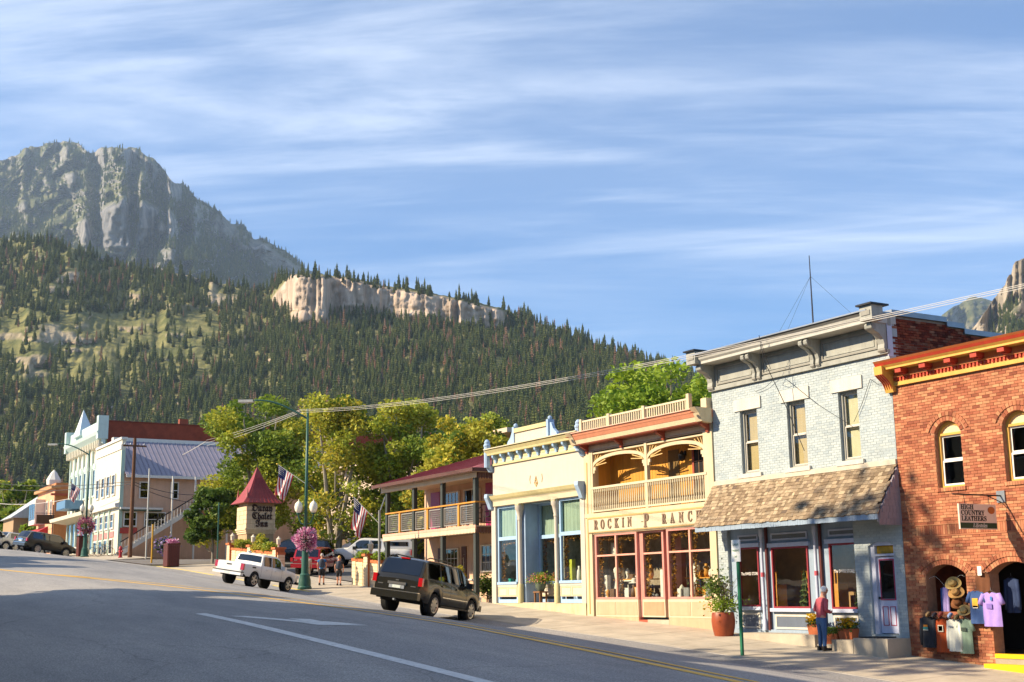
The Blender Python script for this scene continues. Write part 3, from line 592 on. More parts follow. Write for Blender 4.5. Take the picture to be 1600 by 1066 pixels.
def window(p, x0, x1, z0, z1, y, fm, gm, fw=.06, back=None, rail=True, bars=None, sash=None, name='window', d=.1):
    """frame at y..y+d, panes behind, a blind or room wall behind the panes"""
    w = frame(MB(), x0, x1, z0, z1, y, y+d, fw).build(name, fm, p)
    sm_ = sash or fm; zm = (z0+z1)/2; q = .035
    zz = [(z0+fw, zm), (zm, z1-fw)] if rail else [(z0+fw, z1-fw)]
    for i, (a, b) in enumerate(zz):
        yy = y+.03+(.03 if (rail and i == 1) else 0)
        if rail or sash: frame(MB(), x0+fw+.001, x1-fw-.001, a+.001, b-.001, yy, yy+.03, q).build('sash', sm_, w)
        MB().poly([(x0+fw, yy+.012, a), (x1-fw, yy+.012, a), (x1-fw, yy+.012, b), (x0+fw, yy+.012, b)]).build('pane', gm, w)
        if bars:
            mb = MB(); nx_, nz_ = bars
            for k in range(1, nx_): xx = x0+fw+(x1-x0-2*fw)*k/nx_; mb.box(xx-.012, xx+.012, yy-.004, yy+.008, a+.002, b-.002)
            for k in range(1, nz_): z_ = a+(b-a)*k/nz_; mb.box(x0+fw+.002, x1-fw-.002, yy-.005, yy+.007, z_-.012, z_+.012)
            mb.build('glazing_bar', sm_, w)
    if back: B(w, 'blind_or_dark_back', back, x0+.01, x1-.01, y+d+.06, y+d+.09, z0+.01, z1-.01)
    return w
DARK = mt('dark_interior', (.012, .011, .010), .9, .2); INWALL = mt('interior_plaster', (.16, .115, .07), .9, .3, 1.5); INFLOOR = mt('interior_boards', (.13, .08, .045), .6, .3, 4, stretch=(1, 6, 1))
BLIND = mt('tan_blind', '#b89f72', .8, .1, 3, stretch=(1, 1, 12)); BLIND2 = mt('pale_blind', '#c9bd9c', .8, .1, 3)
GREYROOF = mt('roof_felt', (.12, .115, .11), .95, .2, .5); STEEL = mt('galvanised_steel', '#8d939a', .45, .15, 3, metal=.7); BLACKM = mt('black_metal', (.015, .015, .016), .45, .2)
RUSTBRICK = ramp_mat('old_red_brick', ['#4a1c12', '#6e2a18', '#7f3722', '#8c4a30', '#5a2216', '#9a6a50'], .9, 0, 5, .5)
MORT = mt('mortar', (.30, .24, .19), .95, .3, 8, .4, 60)
def room(p, x0, x1, y0, y1, z0, z1, wm=None, fm=None):
    """open-fronted room behind shop glass"""
    wm = wm or INWALL; m = MB()
    m.box(x0, x1, y1, y1+.05, z0, z1); m.box(x0-.05, x0, y0, y1, z0, z1); m.box(x1, x1+.05, y0, y1, z0, z1); m.box(x0, x1, y0, y1, z1, z1+.05)
    r = m.build('shop_room', wm, p); B(p, 'shop_floor', fm or INFLOOR, x0, x1, y0, y1, z0-.05, z0); return r
# ================================================================== brick leather store
bs = thing('brick_store', 'orange-red brick store with arched windows and red and yellow cornice', 'building', (-19.6, FY, -2.2))
BRICK = ramp_mat('orange_brick', ['#905038', '#a66649', '#af704f', '#b77d5a', '#9c5c42', '#c08c64', '#a56448', '#824834'], .85, 0, 3, .5, noise=.22)
MORT2 = mt('warm_mortar', '#a9795c', .95, .25, 8, .4, 60)
YELO = mt('ochre_yellow_paint', '#d3a34c', .5, .12); REDO = mt('brick_red_paint', '#b5402a', .5, .14); ORNG = mt('orange_paint', '#cc7a44', .5, .12); CREAMP = mt('cream_fan_paint', '#d9c49a', .6, .1)
X0, X1 = -24.17, -15.0; ZC = 5.27
bo = [(-22.87, -22.03, 2.47, 3.86, .30), (-20.76, -19.9, 2.47, 3.86, .30), (-18.65, -17.8, 2.47, 3.86, .30), (-23.5, -22.22, -.62, .30, .25), (-21.52, -20.1, -3, .30, .27), (-19.4, -17.2, -.62, .3, .27)]
wall(bs, 'front_wall', MORT2, X0, X1, -2.9, ZC, FY, FY+.34, bo)
bricks(bs, BRICK, X0, X1, -2.85, ZC, bo, FY, 300, zlow=lambda x: ground(x, 26)-.15, skip=lambda x, z: (1.29 < z < 1.54 and x > -23.7) or any(o[4] and abs(x-(o[0]+o[1])/2) < (o[1]-o[0])/2+.16 and o[3]-.02 < z < o[3]+o[4]+.24 and ((x-(o[0]+o[1])/2)**2/((o[1]-o[0])/2+.2)**2+max(0, z-o[3])**2/(o[4]+.21)**2) < 1 for o in bo))
m = MB()
for i in range(118):
    a = -23.7+i*.0735
    if a > X1-.1: break
    m.box(a+.004, a+.069, FY-.02, FY+.01, 1.30, 1.53, random.random())
m.box(-23.72, X1, FY-.03, FY+.01, 1.255, 1.292, .45); m.box(-23.72, X1, FY-.03, FY+.01, 1.54, 1.57, .3); m.build('soldier_course', BRICK, bs)
for o in bo:
    m = MB(); n = int((o[1]-o[0])/.085)+3; arch_ring(m, o[0], o[1], o[3], o[4], FY-.018, FY+.02, .0, .11, n); arch_ring(m, o[0]-.1, o[1]+.1, o[3], o[4]+.04, FY-.035, FY+.02, .085, .19, n+2); m.build('brick_arch', BRICK, bs)
for k, (a, b, z0, sp, ri) in enumerate(bo[:3]):
    w = frame(MB(), a, b, z0, sp, FY+.12, FY+.24, .07, .06, .05).build('window', YELO, bs)
    R = arch_outline(a, b, sp, sp, ri); m = MB()
    out = arch_outline(a+.0, b-.0, sp-.0, sp, ri)[2:]; inn = arch_outline(a+.09, b-.09, sp, sp, ri-.09)[2:]
    for i in range(len(out)-1): m.prism([out[i], out[i+1], inn[i+1], inn[i]], FY+.12, FY+.24, 'xz')
    m.build('arched_head', YELO, w); MB().prism(arch_outline(a+.085, b-.085, sp, sp, ri-.085), FY+.16, FY+.18, 'xz').build('fan_panel', CREAMP, w)
    zm = (z0+sp)/2
    for (p, q, yy) in ((z0+.05, zm, FY+.15), (zm, sp-.06, FY+.18)):
        frame(MB(), a+.071, b-.071, p+.001, q-.001, yy, yy+.03, .045).build('sash', MATS.get('white_sash') or mt('white_sash', '#e8e4da', .5, .06), w)
        MB().poly([(a+.1, yy+.015, p), (b-.1, yy+.015, p), (b-.1, yy+.015, q), (a+.1, yy+.015, q)]).build('pane', DGLASS, w)
    B(w, 'blind_or_dark_back', DARK, a, b, FY+.4, FY+.45, z0, sp+ri)  # near-black board, the dark of the unlit room put into its colour
    m = MB(); x = a-.04
    while x < b+.02: m.box(x, x+.07, FY-.05, FY+.2, z0-.10, z0-.012, random.random()); x += .078
    m.build('brick_sill', BRICK, bs)
# ground floor openings: deep reveals, dark shop behind
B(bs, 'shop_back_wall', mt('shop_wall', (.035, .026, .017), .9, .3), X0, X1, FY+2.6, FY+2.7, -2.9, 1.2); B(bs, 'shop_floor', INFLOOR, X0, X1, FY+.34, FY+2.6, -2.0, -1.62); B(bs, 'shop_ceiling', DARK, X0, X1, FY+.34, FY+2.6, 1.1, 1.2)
B(bs, 'side_wall', RUSTBRICK, X0, X0+.3, FY+.34, FY+14, -2.9, 5.2); B(bs, 'roof', GREYROOF, X0+.01, X1, FY+.3, FY+14, 5.0, 5.1)
B(bs, 'window_ledge', BRICK, -23.5, -22.22, FY-.02, FY+.34, -.70, -.62)
st = B(bs, 'doorstep', mt('step_concrete', '#9a9184', .9, .2), -21.5, -20.12, FY-.05, FY+.34, -2.3, -1.62)
SAFETY = mt('safety_yellow', '#e8b90c', .6, .2, 8); B(st, 'step_nosing', SAFETY, -21.49, -20.13, FY-.07, FY+.1, -1.70, -1.60); B(bs, 'doorstep', SAFETY, -21.6, -19.95, FY-.35, FY-.055, -2.3, -1.83)
# cornice
c = MB(); c.box(X0-.02, X1, FY-.10, FY+.3, ZC, ZC+.10); c.build('cornice_moulding', YELO, bs)
B(bs, 'frieze', ORNG, X0-.01, X1, FY-.06, FY+.3, ZC+.1, ZC+.42)
dn = MB().box(0, .055, -.045, 0, 0, .075).build('dentil', REDO, None, kind='structure'); del dn['kind']; me = dn.data; bpy.data.objects.remove(dn)
for i in range(68):
    x = X0+.12+i*.115
    if x > X1: break
    o = bpy.data.objects.new('dentil', me); COL.objects.link(o); o.parent = bs; o.location = Vector((x, FY-.06, ZC+.14))-bs.location
B(bs, 'dentil_rail', ORNG, X0-.01, X1, FY-.12, FY-.06, ZC+.222, ZC+.26)
for i in range(12):
    x = X0+.45+i*.82
    if x > X1: break
    m = MB(); m.box(x, x+.2, FY-.36, FY-.06, ZC+.30, ZC+.42); m.box(x+.03, x+.17, FY-.24, FY-.06, ZC+.26, ZC+.299); m.build('cornice_bracket', REDO, bs)
c = MB(); c.prism([(FY+.3, ZC+.42), (FY-.40, ZC+.42), (FY-.40, ZC+.47), (FY-.46, ZC+.53), (FY+.3, ZC+.53)], X0-.12, X1, 'yz'); c.build('cornice_soffit', YELO, bs)
c = MB(); c.prism([(FY+.3, ZC+.532), (FY-.46, ZC+.532), (FY-.5, ZC+.60), (FY+.3, ZC+.60)], X0-.14, X1, 'yz'); c.build('cornice_edge', REDO, bs)
c = MB(); c.prism([(FY+.3, ZC+.602), (FY-.48, ZC+.602), (FY-.54, ZC+.66), (FY+.3, ZC+.66)], X0-.15, X1, 'yz'); c.build('cornice_cap', ORNG, bs)
c = MB(); c.prism([(FY-.02, ZC-.14), (FY-.12, ZC-.16), (FY-.2, ZC+.05), (FY-.30, ZC+.16), (FY-.50, ZC+.30), (FY-.52, ZC+.52), (FY-.02, ZC+.52)], X0-.14, X0+.14, 'yz'); eb = c.build('end_console', YELO, bs)
for k in range(4): MB().tube([(X0-.11+k*.075, FY-.13-.0*k, ZC-.08), (X0-.11+k*.075, FY-.24, ZC+.1), (X0-.11+k*.075, FY-.5, ZC+.30)], .022, 6).build('console_flute', REDO, eb)
# ================================================================== pale blue store
bl = thing('blue_store', 'pale blue painted brick store with grey bracketed cornice and wood shingle awning', 'building', (-27.97, FY, -1.8))
BLUE = ramp_mat('pale_blue_painted_brick', ['#a2acae', '#abb4b4', '#b0b8b6', '#a7b0b0', '#9da8ab', '#b4bbb7'], .75, 0, 1.2, .5, noise=.12)
BLUEM = mt('painted_mortar', '#a4adad', .85, .15, 4, .4, 40); BLUEP = mt('blue_grey_paint', '#93a3b3', .6, .12, 2, .1, 20); LILAC = mt('pale_lilac_paint', '#b9bfd0', .55, .1)
GREYP = mt('grey_cornice_paint', '#9c9c92', .65, .16, 2.5, .2, 20); GREYD = mt('worn_grey_paint', '#8d8a80', .7, .2, 3, .2, 20); STONE = mt('white_stone', '#c9c3b6', .8, .1, 3, .2, 30); MAROON = mt('maroon_paint', '#8a2a33', .5, .12)
X0, X1 = -31.75, -24.19; ZT = 6.22
wo3 = [(-30.43, -29.65, 3.46, 5.41, 0), (-28.32, -27.55, 3.46, 5.41, 0), (-26.2, -25.46, 3.46, 5.41, 0)]
wall(bl, 'front_wall', BLUEM, X0, X1, 2.9, ZT+.9, FY, FY+.34, wo3)
bricks(bl, BLUE, X0, X1, 3.22, ZT, wo3, FY, 0, proud=.005)
for a, b, z0, z1, _ in wo3:
    window(bl, a, b, z0, z1, FY+.09, GREYP, GLASS, .07, BLIND if a < -27 else BLIND2, sash=STONE)
    B(bl, 'lintel', STONE, a-.24, b+.22, FY-.05, FY+.1, z1+.002, z1+.36); B(bl, 'sill', STONE, a-.14, b+.14, FY-.09, FY+.13, z0-.13, z0-.002)
B(bl, 'ledge', mt('cream_ledge', '#c6bba6', .8, .12), X0, X1, FY-.07, FY-.001, 3.20, 3.34)
# cornice, friezes, consoles
B(bl, 'string_course', GREYP, X0-.03, X1+.03, FY-.10, FY-.002, ZT-.02, ZT+.09)
B(bl, 'frieze', GREYP, X0, X1, FY-.05, FY-.002, ZT+.09, ZT+.78)
fx = [X0+.3, -29.42, -26.88, X1-.3]
for a, b in ((fx[0]+.05, fx[1]-.2), (fx[1]+.2, fx[2]-.2), (fx[2]+.2, fx[3]-.05)):
    frame(MB(), a, b, ZT+.15, ZT+.70, FY-.085, FY-.051, .05).build('frieze_panel', GREYD, bl)
    frame(MB(), a+.12, b-.12, ZT+.24, ZT+.62, FY-.07, FY-.0511, .03).build('frieze_panel', GREYP, bl)
def scroll(x, w, par, s=1.0, nm='scroll_bracket', mat=None):
    z0 = ZT+.02; pr = [(-.05, 0), (-.13, .0), (-.17, .10), (-.15, .22), (-.19, .36), (-.33, .50), (-.50, .56), (-.58, .62), (-.60, .70), (-.54, .78), (-.05, .78)]
    m = MB(); m.prism([(FY+a*s, z0+b) for a, b in pr], x-w/2, x+w/2, 'yz'); o = m.build(nm, mat or GREYP, par)
    MB().tube([(x-w/2-.012, FY-.5*s, z0+.66), (x+w/2+.012, FY-.5*s, z0+.66)], .085, 12).build('scroll', GREYD, o); MB().tube([(x-w/2-.01, FY-.12*s, z0+.06), (x+w/2+.01, FY-.12*s, z0+.06)], .05, 10).build('scroll', GREYD, o); return o
for x in (fx[1]-.12, fx[1]+.10, fx[2]-.12, fx[2]+.10): scroll(x, .13, bl)
for x in (X0+.13, X1-.13): scroll(x, .24, bl, 1.05)
c = MB().prism([(FY+.3, ZT+.80), (FY-.62, ZT+.80), (FY-.62, ZT+.88), (FY-.68, ZT+.94), (FY-.70, ZT+1.0), (FY-.78, ZT+1.05), (FY+.3, ZT+1.08)], X0-.02, X1+.02, 'yz').build('cornice', mt('cornice_light', '#b4b2a8', .6, .12, 3), bl)
B(bl, 'cornice_cap', STEEL, X0-.03, X1+.03, FY-.82, FY+.3, ZT+1.082, ZT+1.12)
for x in (X0, X1-.0):
    e = B(bl, 'end_block', GREYP, x-.22, x+.22, FY-.80, FY-.38, ZT+.82, ZT+1.22); B(e, 'block_cap', BLACKM, x-.28, x+.28, FY-.88, FY-.2, ZT+1.222, ZT+1.27); B(e, 'block_fluting', GREYD, x-.16, x+.16, FY-.82, FY-.801, ZT+.95, ZT+1.08)
# bare brick flank above the neighbour, stepped coping
B(bl, 'end_board', LILAC, X1-.02, X1+.012, FY-.05, FY+.14, ZT-.1, ZT+1.1); B(bl, 'end_panel', GREYD, X1+.013, X1+.025, FY-.02, FY+.1, ZT+.75, ZT+1.0)
B(bl, 'side_wall', MORT, X1-.32, X1-.012, FY+.34, FY+13, -2.6, ZT+1.02-.7)
B(bl, 'side_wall', MORT, X0, X0+.3, FY+.34, FY+13, -2.6, ZT+.4)
sb = MB(); hh = lambda y: ZT+1.05-(0 if y < 28.3 else .12 if y < 29.0 else .27)
for i in range(40):
    z = 4.7+i*.0735
    y = FY+.14+(i % 2)*.1
    while y < FY+10:
        if z+.0735 < hh(y+.1): d = random.uniform(-.006, .006); sb.box(X1-.04, X1+.004+d, y+.005, y+.205, z+.005, z+.068, random.random())
        y += .21
sb.build('flank_brickwork', RUSTBRICK, bl, kind='stuff')
for a, b in ((FY+.14, 28.3), (28.3, 29.0), (29.0, 36.0)): B(bl, 'flank_backing', MORT, X1-.3, X1-.035, a, b, 4.6, hh(a+.01)); B(bl, 'flank_coping', STEEL, X1-.34, X1+.05, a, b, hh(a+.01)+.002, hh(a+.01)+.15)
B(bl, 'roof', GREYROOF, X0+.3, X1-.33, FY+.3, FY+13, 5.9, 6.0)
# shingle awning: every shingle its own piece
SHIN = ramp_mat('weathered_shingle', ['#6e5c48', '#8c7860', '#9a866c', '#a8957a', '#7a6852', '#94806a', '#b5a284', '#65564a'], .9, 0, 9, .6, noise=.25)
AY, AZ, EY, EZ = FY-.005, 3.22, 25.12, 1.88
aw = thing('awning_dummy', '', ''); bpy.data.objects.remove(aw)
m = MB().prism([(AY, AZ-.06), (EY+.03, EZ-.05), (EY+.03, EZ-.13), (AY, AZ-.22)], X0-.02, X1+.02, 'yz'); aw = m.build('awning', mt('awning_boards', '#6d6a66', .8, .2), bl)
dirv = Vector((0, EY-AY, EZ-AZ)); sl = dirv.length; dirv.normalize(); nrm = Vector((0, -dirv.z, dirv.y)); nrm = nrm if nrm.z > 0 else -nrm
rows = 13; rh = sl/rows; cnt = 0; rest = MB(); protos = []
for w in (.09, .13, .17, .21):
    o = MB().add([(0, 0, .0), (w, 0, .0), (w, 0, .03), (0, 0, .03), (0, 1, .006), (w, 1, .006), (w, 1, .012), (0, 1, .012)], [(0, 1, 2, 3), (3, 2, 6, 7), (0, 3, 7, 4), (1, 5, 6, 2)]).build('shingle', SHIN, None, kind='structure'); del o['kind']; protos.append(o.data); bpy.data.objects.remove(o)
sh_all = []
for r in range(rows):
    x = X0-.03+random.uniform(-.08, 0)
    while x < X1:
        k = random.choices(range(4), [2, 4, 4, 2])[0]; w = (.09, .13, .17, .21)[k]
        if x+w > X1+.06: break
        sh_all.append((r, x, k)); x += w+.006
random.shuffle(sh_all); sh_all.sort(key=lambda q: -q[1])
mat3 = Matrix(((1, 0, 0), (0, -dirv.y, nrm.y), (0, -dirv.z, nrm.z)))
for i, (r, x, k) in enumerate(sh_all):
    bot = Vector((x, AY, AZ))+dirv*((r+1)*rh+random.uniform(-.012, .018))+nrm*(.004+random.uniform(0, .008)); ln = rh*1.35
    if r == 0: ln = rh*1.0
    if i < 300:
        o = bpy.data.objects.new('shingle', protos[k]); COL.objects.link(o); o.parent = aw
        off = aw.location+bl.location; M4 = mat3.to_4x4(); M4.translation = bot-off; o.matrix_local = M4 @ Matrix.Diagonal((1, ln, 1, 1))
    else:
        w = (.09, .13, .17, .21)[k]; P = [mat3 @ Vector((a, b*ln, c))+bot for a, b, c in [(0, 0, 0), (w, 0, 0), (w, 0, .03), (0, 0, .03), (0, 1, .006), (w, 1, .006), (w, 1, .012), (0, 1, .012)]]
        rest.add(P, [(0, 1, 2, 3), (3, 2, 6, 7), (0, 3, 7, 4), (1, 5, 6, 2)], random.random())
rest.build('shingles', SHIN, aw, kind='stuff')
# fascia: short boards, and the shingled right cheek with a scalloped foot
fb = MB().box(0, .096, 0, .02, -.085, .075).build('fascia_board', BLUEP, None, kind='structure'); del fb['kind']; fme = fb.data; bpy.data.objects.remove(fb)
MATS['blue_grey_paint']
for i in range(76):
    o = bpy.data.objects.new('fascia_board', fme); COL.objects.link(o); o.parent = aw; o.location = Vector((X0-.02+i*.1, EY+.002+random.uniform(-.003, .003), EZ-.05+random.uniform(-.006, .006)))-bl.location-aw.location
CHEEK = mt('mauve_grey_shingle', '#8a8288', .9, .2, 3); m = MB().prism([(AY, AZ-.03), (EY+.03, EZ-.04), (EY+.03, EZ-.2), (AY, EZ-.2)], X1-.03, X1+.021, 'yz'); ck = m.build('cheek', CHEEK, aw)
for r in range(9):
    z = EZ-.28+r*.165; ymin = EY+.03 if z < EZ-.1 else EY+.03+(z+.0-EZ+.1)/(AZ-EZ)*(AY-EY)
    y = ymin+random.uniform(0, .05)
    while y < AY-.04:
        w = random.uniform(.1, .16); B(ck, 'cheek_shingle', CHEEK, X1+.022, X1+.034+random.uniform(0, .006), y, min(AY-.01, y+w-.006), z, z+.162); y += w
# shop front below, recessed, with posts
SZ = -1.25
wall(bl, 'shop_front', BLUEP, X0, -25.95, -1.32, 2.95, FY+.10, FY+.18, [(-30.9, -29.98, -.52, 1.24, 0), (-29.40, -27.86, -.56, 1.20, 0), (-27.0, -25.96, -.57, 1.22, 0)])
wall(bl, 'corner_wall', BLUEM, -25.95, X1, -2.4, 2.95, FY, FY+.3, [(-25.43, -24.52, -1.22, 1.10, .12)])
bricks(bl, BLUE, -25.95, X1, -1.9, 2.3, [(-25.43, -24.52, -1.22, 1.10, .12)], FY, 0, proud=.005, zlow=lambda x: ground(x, 26)-.1)
wall(bl, 'corner_pier', BLUEM, X0, -31.3, -2.4, 2.95, FY, FY+.3, [])
bricks(bl, BLUE, X0, -31.3, -1.6, 2.3, [], FY, 0, proud=.005)
for a, b, z0, z1 in ((-30.9, -29.98, -.52, 1.24), (-29.40, -27.86, -.56, 1.20), (-27.0, -25.96, -.57, 1.22)):
    w = frame(MB(), a, b, z0, z1, FY+.06, FY+.14, .05).build('shop_window', MAROON, bl); MB().poly([(a+.05, FY+.1, z0+.05), (b-.05, FY+.1, z0+.05), (b-.05, FY+.1, z1-.05), (a+.05, FY+.1, z1-.05)]).build('pane', GLASS, w)
    B(w, 'window_head', LILAC, a-.1, b+.1 if b < -26 else b, FY+.0, FY+.099, z1+.002, z1+.12); B(w, 'window_sill', LILAC, a-.08, b+.08 if b < -26 else b, FY-.02, FY+.099, z0-.10, z0-.002)
    pn = frame(MB(), a+.02, b-.06, -1.16, z0-.18, FY+.075, FY+.099, .06).build('lower_panel', STONE, w); B(pn, 'panel_field', mt('slate_panel', '#5f6876', .6, .1), a+.081, b-.121, FY+.088, FY+.0995, -1.099, z0-.241)
    frame(MB(), a, b, z1+.2, 1.62, FY+.07, FY+.099, .05).build('transom_panel', LILAC, bl); B(bl, 'transom_board', mt('grey_transom', '#6f7376', .7, .12), a+.051, b-.051, FY+.08, FY+.0995, z1+.251, 1.569)
    text('window_lettering', 'The SWISS STORE', .125, ((a+b)/2, FY+.096, .45), mt('white_letter', '#efe9df', .6, .03), w, ext=.001, sx=.8) if (b-a) < 1.2 else None
B(bl, 'kick_plate', BLUEP, X0+.45, -25.96, FY+.02, FY+.099, -1.5, -1.18)
for x in (-29.72, -27.45):
    q = MB().lathe([(.075, 0), (.075, .3), (.05, .34), (.048, 1.5), (.06, 1.54), (.045, 1.6), (.045, 2.7), (.07, 2.75), (.07, 2.95)], (x, FY-.02, -1.2), 12).build('iron_column', LILAC, bl, smooth=True, autos=40)
    MB().lathe([(.062, 0), (.062, .13)], (x, FY-.02, .35), 12).build('column_ring', mt('red_ring', '#b5505a', .5, .1), q); B(bl, 'downpipe', mt('brown_pipe', '#5a2a26', .5, .15), x+.12, x+.19, FY+.0, FY+.07, -1.2, 2.2)
d = wall(bl, 'door_frame', LILAC, -25.43, -24.52, -1.22, 1.2, FY+.06, FY+.2, [(-25.27, -24.60, -1.22, .82, 0), (-25.27, -24.60, .88, 1.10, 0)])
B(bl, 'door_transom_sign', mt('yellow_stained_glass', '#b08a1e', .4, .3, 12), -25.26, -24.61, FY+.14, FY+.16, .89, 1.09)
dr = B(bl, 'door', mt('pale_door_paint', '#c3c8dc', .5, .06), -25.26, -24.61, FY+.13, FY+.17, -1.2, .80)
B(dr, 'door_glass', DGLASS, -25.16, -24.71, FY+.12, FY+.129, -.30, .70); frame(MB(), -25.2, -24.67, -.34, .74, FY+.115, FY+.128, .03).build('glass_trim', mt('crimson_trim', '#a63352', .5, .08), dr)
for a in (-25.17, -24.91): frame(MB(), a, a+.2, -1.0, -.5, FY+.118, FY+.129, .018).build('door_panel', MATS['crimson_trim'], dr)
MB().ball((-25.22, FY+.09, -.28), .035, 8).build('door_knob', BLACKM, dr)
room(bl, X0+.5, -26.0, FY+.2, FY+1.9, -1.2, 2.0, mt('pine_interior', (.42, .24, .10), .7, .35, 2))
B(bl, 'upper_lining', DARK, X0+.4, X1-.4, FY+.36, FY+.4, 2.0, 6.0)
B(bl, 'hall_lining', mt('hall_wall', (.10, .085, .06), .9, .2), -25.9, X1-.35, FY+1.2, FY+1.25, -1.3, 2.2)
# ================================================================== yellow two-storey ranch store
ra = thing('ranch_store', 'pale yellow two-storey store with arched balcony, roof balustrade and salmon trim', 'building', (-35.5, FY, -1.2))
CRM = mt('butter_cream_paint', '#cdbb98', .6, .1, 2, .08, 20); CRL = mt('light_cream_paint', '#cbbf9f', .6, .08, 2); SALM = mt('salmon_paint', '#dc9270', .55, .12, 2); BRNR = mt('chestnut_paint', '#9c4a34', .55, .12); OCHB = mt('ochre_boards', '#c98f33', .65, .14, 1.2, .1, 20, stretch=(3, 3, .4))
PINKF = mt('coral_frame_paint', '#c9897c', .5, .12); PEACH = mt('peach_panel', '#e3a383', .6, .1)
X0, X1 = -39.17, -31.78
for a, b in ((X0, X0+.42), (X1-.32, X1)): B(ra, 'pilaster', CRM, a, b, FY-.05, FY+.3, -1.6, 5.0)
B(ra, 'pilaster_edge', mt('tan_trim', '#c9a86a', .6, .1), X0+.16, X0+.22, FY-.07, FY-.051, -.8, 4.6)
B(ra, 'side_wall', CRM, X0, X0+.25, FY+.3, FY+11, -1.6, 5.1); B(ra, 'side_wall', CRM, X1-.2, X1, FY+.3, FY+11, -1.6, 5.3); B(ra, 'roof', GREYROOF, X0+.26, X1-.21, FY+.2, FY+11, 5.3, 5.4)
# balcony recess: board walls, floor, ceiling
BX0, BX1, BZ0, BZ1 = X0+.42, X1-.32, 2.72, 4.95; BY = FY+.85
bw = B(ra, 'balcony_back_wall', OCHB, BX0, BX1, BY+.03, BY+.1, BZ0, BZ1)
for i in range(34):
    a = BX0+i*(BX1-BX0)/34
    B(bw, 'wall_board', OCHB, a+.006, a+(BX1-BX0)/34-.006, BY, BY+.029, BZ0, BZ1)
B(ra, 'balcony_side', OCHB, BX1, BX1+.05, FY+.3, BY, BZ0, BZ1); B(ra, 'balcony_side', OCHB, BX0-.05, BX0, FY+.3, BY, BZ0, BZ1); B(ra, 'balcony_floor', mt('balcony_deck', '#8a7a60', .8, .2), BX0, BX1, FY-.02, BY, BZ0-.12, BZ0-.01); B(ra, 'balcony_ceiling', CRM, BX0, BX1, FY+.05, BY, BZ1-.05, BZ1)
m = frame(MB(), -33.9, -32.98, BZ0, 4.75, BY-.06, BY-.002, .1).build('balcony_door', BRNR, ra); B(m, 'door_leaf', DARK, -33.8, -33.08, BY-.035, BY-.02, BZ0, 4.65)
mb = MB(); [mb.box(-33.8+.24*k-.015, -33.8+.24*k+.015, BY-.045, BY-.036, BZ0, 4.65) for k in (1, 2)]; [mb.box(-33.8, -33.08, BY-.046, BY-.0365, z-.015, z+.015) for z in (3.2, 3.7, 4.2)]; mb.build('glazing_bar', mt('door_bar', '#8a6a48', .6, .1), m)
B(ra, 'balcony_opening', mt('brown_shutter', '#6e5526', .7, .2), -35.25, -34.65, BY-.02, BY-.002, BZ0, 4.7)
for x in (-34.3, -32.62):
    t_ = MB(); t_.box(x-.05, x+.05, BY-.05, BY-.002, 4.45, 4.6); t_.lathe([(.03, .0), (.11, .06), (.13, .22), (.05, .32), (.02, .36)], (x, BY-.16, 4.25), 8); t_.build('wall_lantern', BLACKM, ra)
# posts, arches with fretwork
for x in (X0+.47, -35.38, X1-.4): B(ra, 'balcony_post', CRM, x-.07, x+.07, FY-.04, FY+.1, BZ0-.1, 4.98)
def flat_arch(x0, x1, zb, zt, y0, y1, rise, mat, par, nm):
    w = (x1-x0)/2; n = 18; m = MB(); c = (x0+x1)/2; pts = [(c+w*cos(q), zb+rise*sin(q)**.8 if sin(q) > 0 else zb) for q in np.linspace(pi, 0, n)]
    for i in range(n-1):
        a, b = pts[i], pts[i+1]; th = .11
        m.prism([a, b, (b[0]+.04*(b[0]-c)/w, b[1]+th), (a[0]+.04*(a[0]-c)/w, a[1]+th)], y0, y1, 'xz')
    for s, x in ((1, x0), (-1, x1)):
        m.box(x, x+s*.1, y0+.003, y1-.003, zb-.12, zb+.06); m.box(x, x+s*.16, y0+.004, y1-.004, zb-.02, zb+.1)
    m.box(x0, x1, y0+.002, y1-.002, zt-.05, zt)
    o = m.build(nm, mat, par)
    f = MB()
    for s, x in ((1, x0), (-1, x1)):
        for k, q in enumerate(np.linspace(.12, 1.35, 6)):
            L_ = .42+.22*abs(cos(q)); p = Vector((x+s*.04, 0, zb+.14)); e = p+Vector((s*cos(q)*L_*1.25, 0, sin(q)*L_*.85)); e.z = min(e.z, zt-.04)
            d = (e-p).normalized(); nn = Vector((-d.z, 0, d.x)); f.obox(((p+e)/2)+Vector((0, (y0+y1)/2, 0)), d*((e-p).length/2), Vector((0, .012, 0)), nn*.016)
    f.build('fret_spindle', MATS.get('tan_trim'), o); return o
flat_arch(X0+.54, -35.45, 4.30, 4.92, FY-.02, FY+.05, .42, CRM, ra, 'balcony_arch'); flat_arch(-35.31, X1-.47, 4.30, 4.92, FY-.02, FY+.05, .42, CRM, ra, 'balcony_arch')
